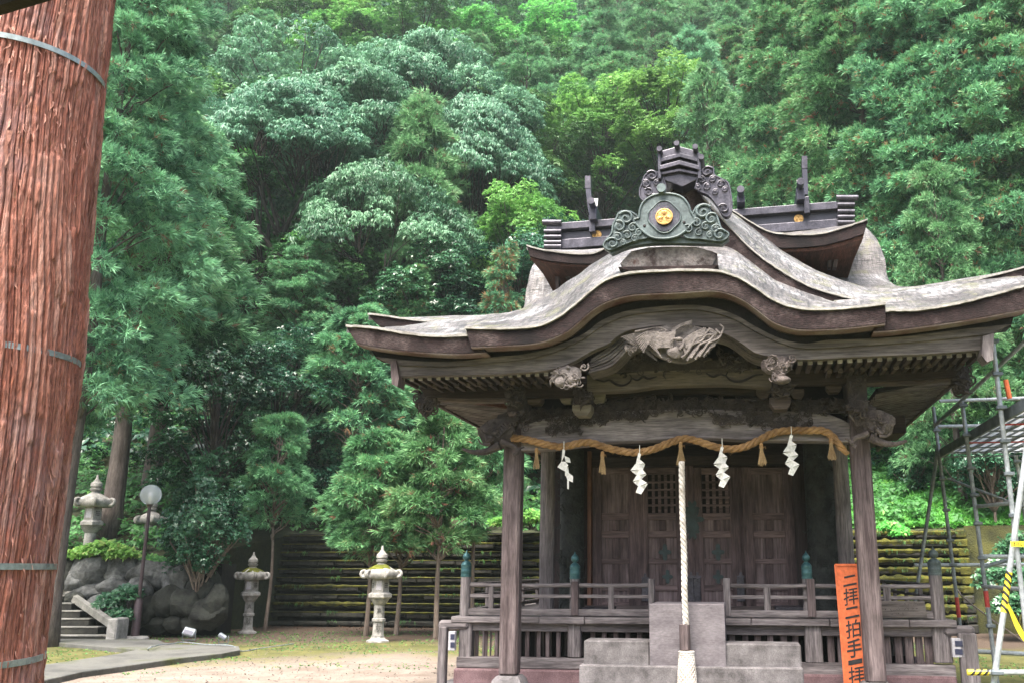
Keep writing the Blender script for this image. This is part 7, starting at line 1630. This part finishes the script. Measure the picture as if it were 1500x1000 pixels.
for (x, y), tilt in (((155, 110), 0.0), ((114, 524), 0.02), ((86, 829), 0.0), ((73, 967), 0.03)):
    z = W(x, y, TD).z; mb = MB(); P = []
    for k in range(72):
        th = 2 * math.pi * k / 72; r = trad(z) + 0.014; cxx = tc_(z) - trad(z); P.append((cxx + r * math.cos(th), TD + r * math.sin(th), z + tilt * math.sin(th) * .5))
    hw = 0.016
    vs = [(p[0], p[1], p[2] + s_ * hw) for s_ in (-1, 1) for p in P] + [(tc_(z) - trad(z) + (p[0] - tc_(z) + trad(z)) * .985, TD + (p[1] - TD) * .985, p[2] + s_ * hw) for s_ in (-1, 1) for p in P]
    n = 72; fs = [(k, (k + 1) % n, n + (k + 1) % n, n + k) for k in range(n)] + [(2 * n + k, 3 * n + k, 3 * n + (k + 1) % n, 2 * n + (k + 1) % n) for k in range(n)] + [(n + k, n + (k + 1) % n, 3 * n + (k + 1) % n, 3 * n + k) for k in range(n)] + [(k, 2 * n + k, 2 * n + (k + 1) % n, (k + 1) % n) for k in range(n)]
    mb.add(vs, fs); bd = mb.build('metal_band', M['band'], ft, smooth=True)
# ------------------------------------------------------------------ gate roof over the place one stands, its eave reaching the top left corner
ZE = 3.35; Pa, Pb = G(0, 19, ZE), G(70, -2, ZE); de = (Pb - Pa).normalized(); nb = Vector((de.y, -de.x, 0))
if nb.y > 0: nb = -nb
E0, E1 = Pa - de * 5.0, Pa + de * 0.75
ev = thing('gate_roof', 'weathered eave board of a gate roof poking into the top left corner of the picture', 'roof', tuple(E0)); ev['kind'] = 'thing'
def eb(nm, mt, t0, t1, d0, d1, z0, z1, z2=None):
    z2 = z1 - z0 if z2 is None else z2; L_ = (E1 - E0).length; A, B = E0 + de * (L_ * t0), E0 + de * (L_ * t1); rise = 0.0 if d1 < 0.3 else 0.35 * d1
    P = [A + nb * d0, B + nb * d0, B + nb * d1, A + nb * d1]; up = [0, 0, rise, rise]; mb = MB()
    mb.add([(p.x, p.y, p.z + z0 + u_) for p, u_ in zip(P, up)] + [(p.x, p.y, p.z + z1 + u_) for p, u_ in zip(P, up)], [(0, 1, 2, 3), (4, 5, 6, 7), (0, 1, 5, 4), (1, 2, 6, 5), (2, 3, 7, 6), (3, 0, 4, 7)]); return mb.build(nm, M[mt], ev)
eb('edge_strip', 'black', 0, 1, -0.012, 0.03, 0, 0.035); eb('fascia_board', 'concrete', 0, 1, 0.0, 0.035, 0.033, 0.15); eb('roof_slab', 'dark_x', 0.002, 0.998, 0.04, 1.1, 0.10, 0.20)
for k in range(9): eb('rafter', 'wood_y', (k + .3) / 9, (k + .3) / 9 + 0.012, 0.04, 1.05, 0.02, 0.098)
for t_ in (0.03, 0.42):
    p = E0 + (E1 - E0) * t_ + nb * 0.95; mb = MB(); mb.box((p.x - .09, p.y - .09, 0), (p.x + .09, p.y + .09, ZE + .42), 0.015); mb.build('gate_post', M['wood_z'], ev)
# ------------------------------------------------------------------ damp air
hm, nt, lk, bs = new_mat('damp_air'); nt.remove(bs); pv = nt.new('ShaderNodeVolumePrincipled'); pv.inputs['Color'].default_value = (0.80, 0.97, 0.93, 1)
pv.inputs['Density'].default_value = 0.0005; pv.inputs['Anisotropy'].default_value = 0.2; lk.new(pv.outputs[0], nt['Material Output'].inputs['Volume'])
mb = MB(); mb.box((-110, -8, -2), (110, 140, 118)); hz = mb.build('haze', hm); props(hz, 'thin damp haze hanging between the trees', None, None, 'stuff')
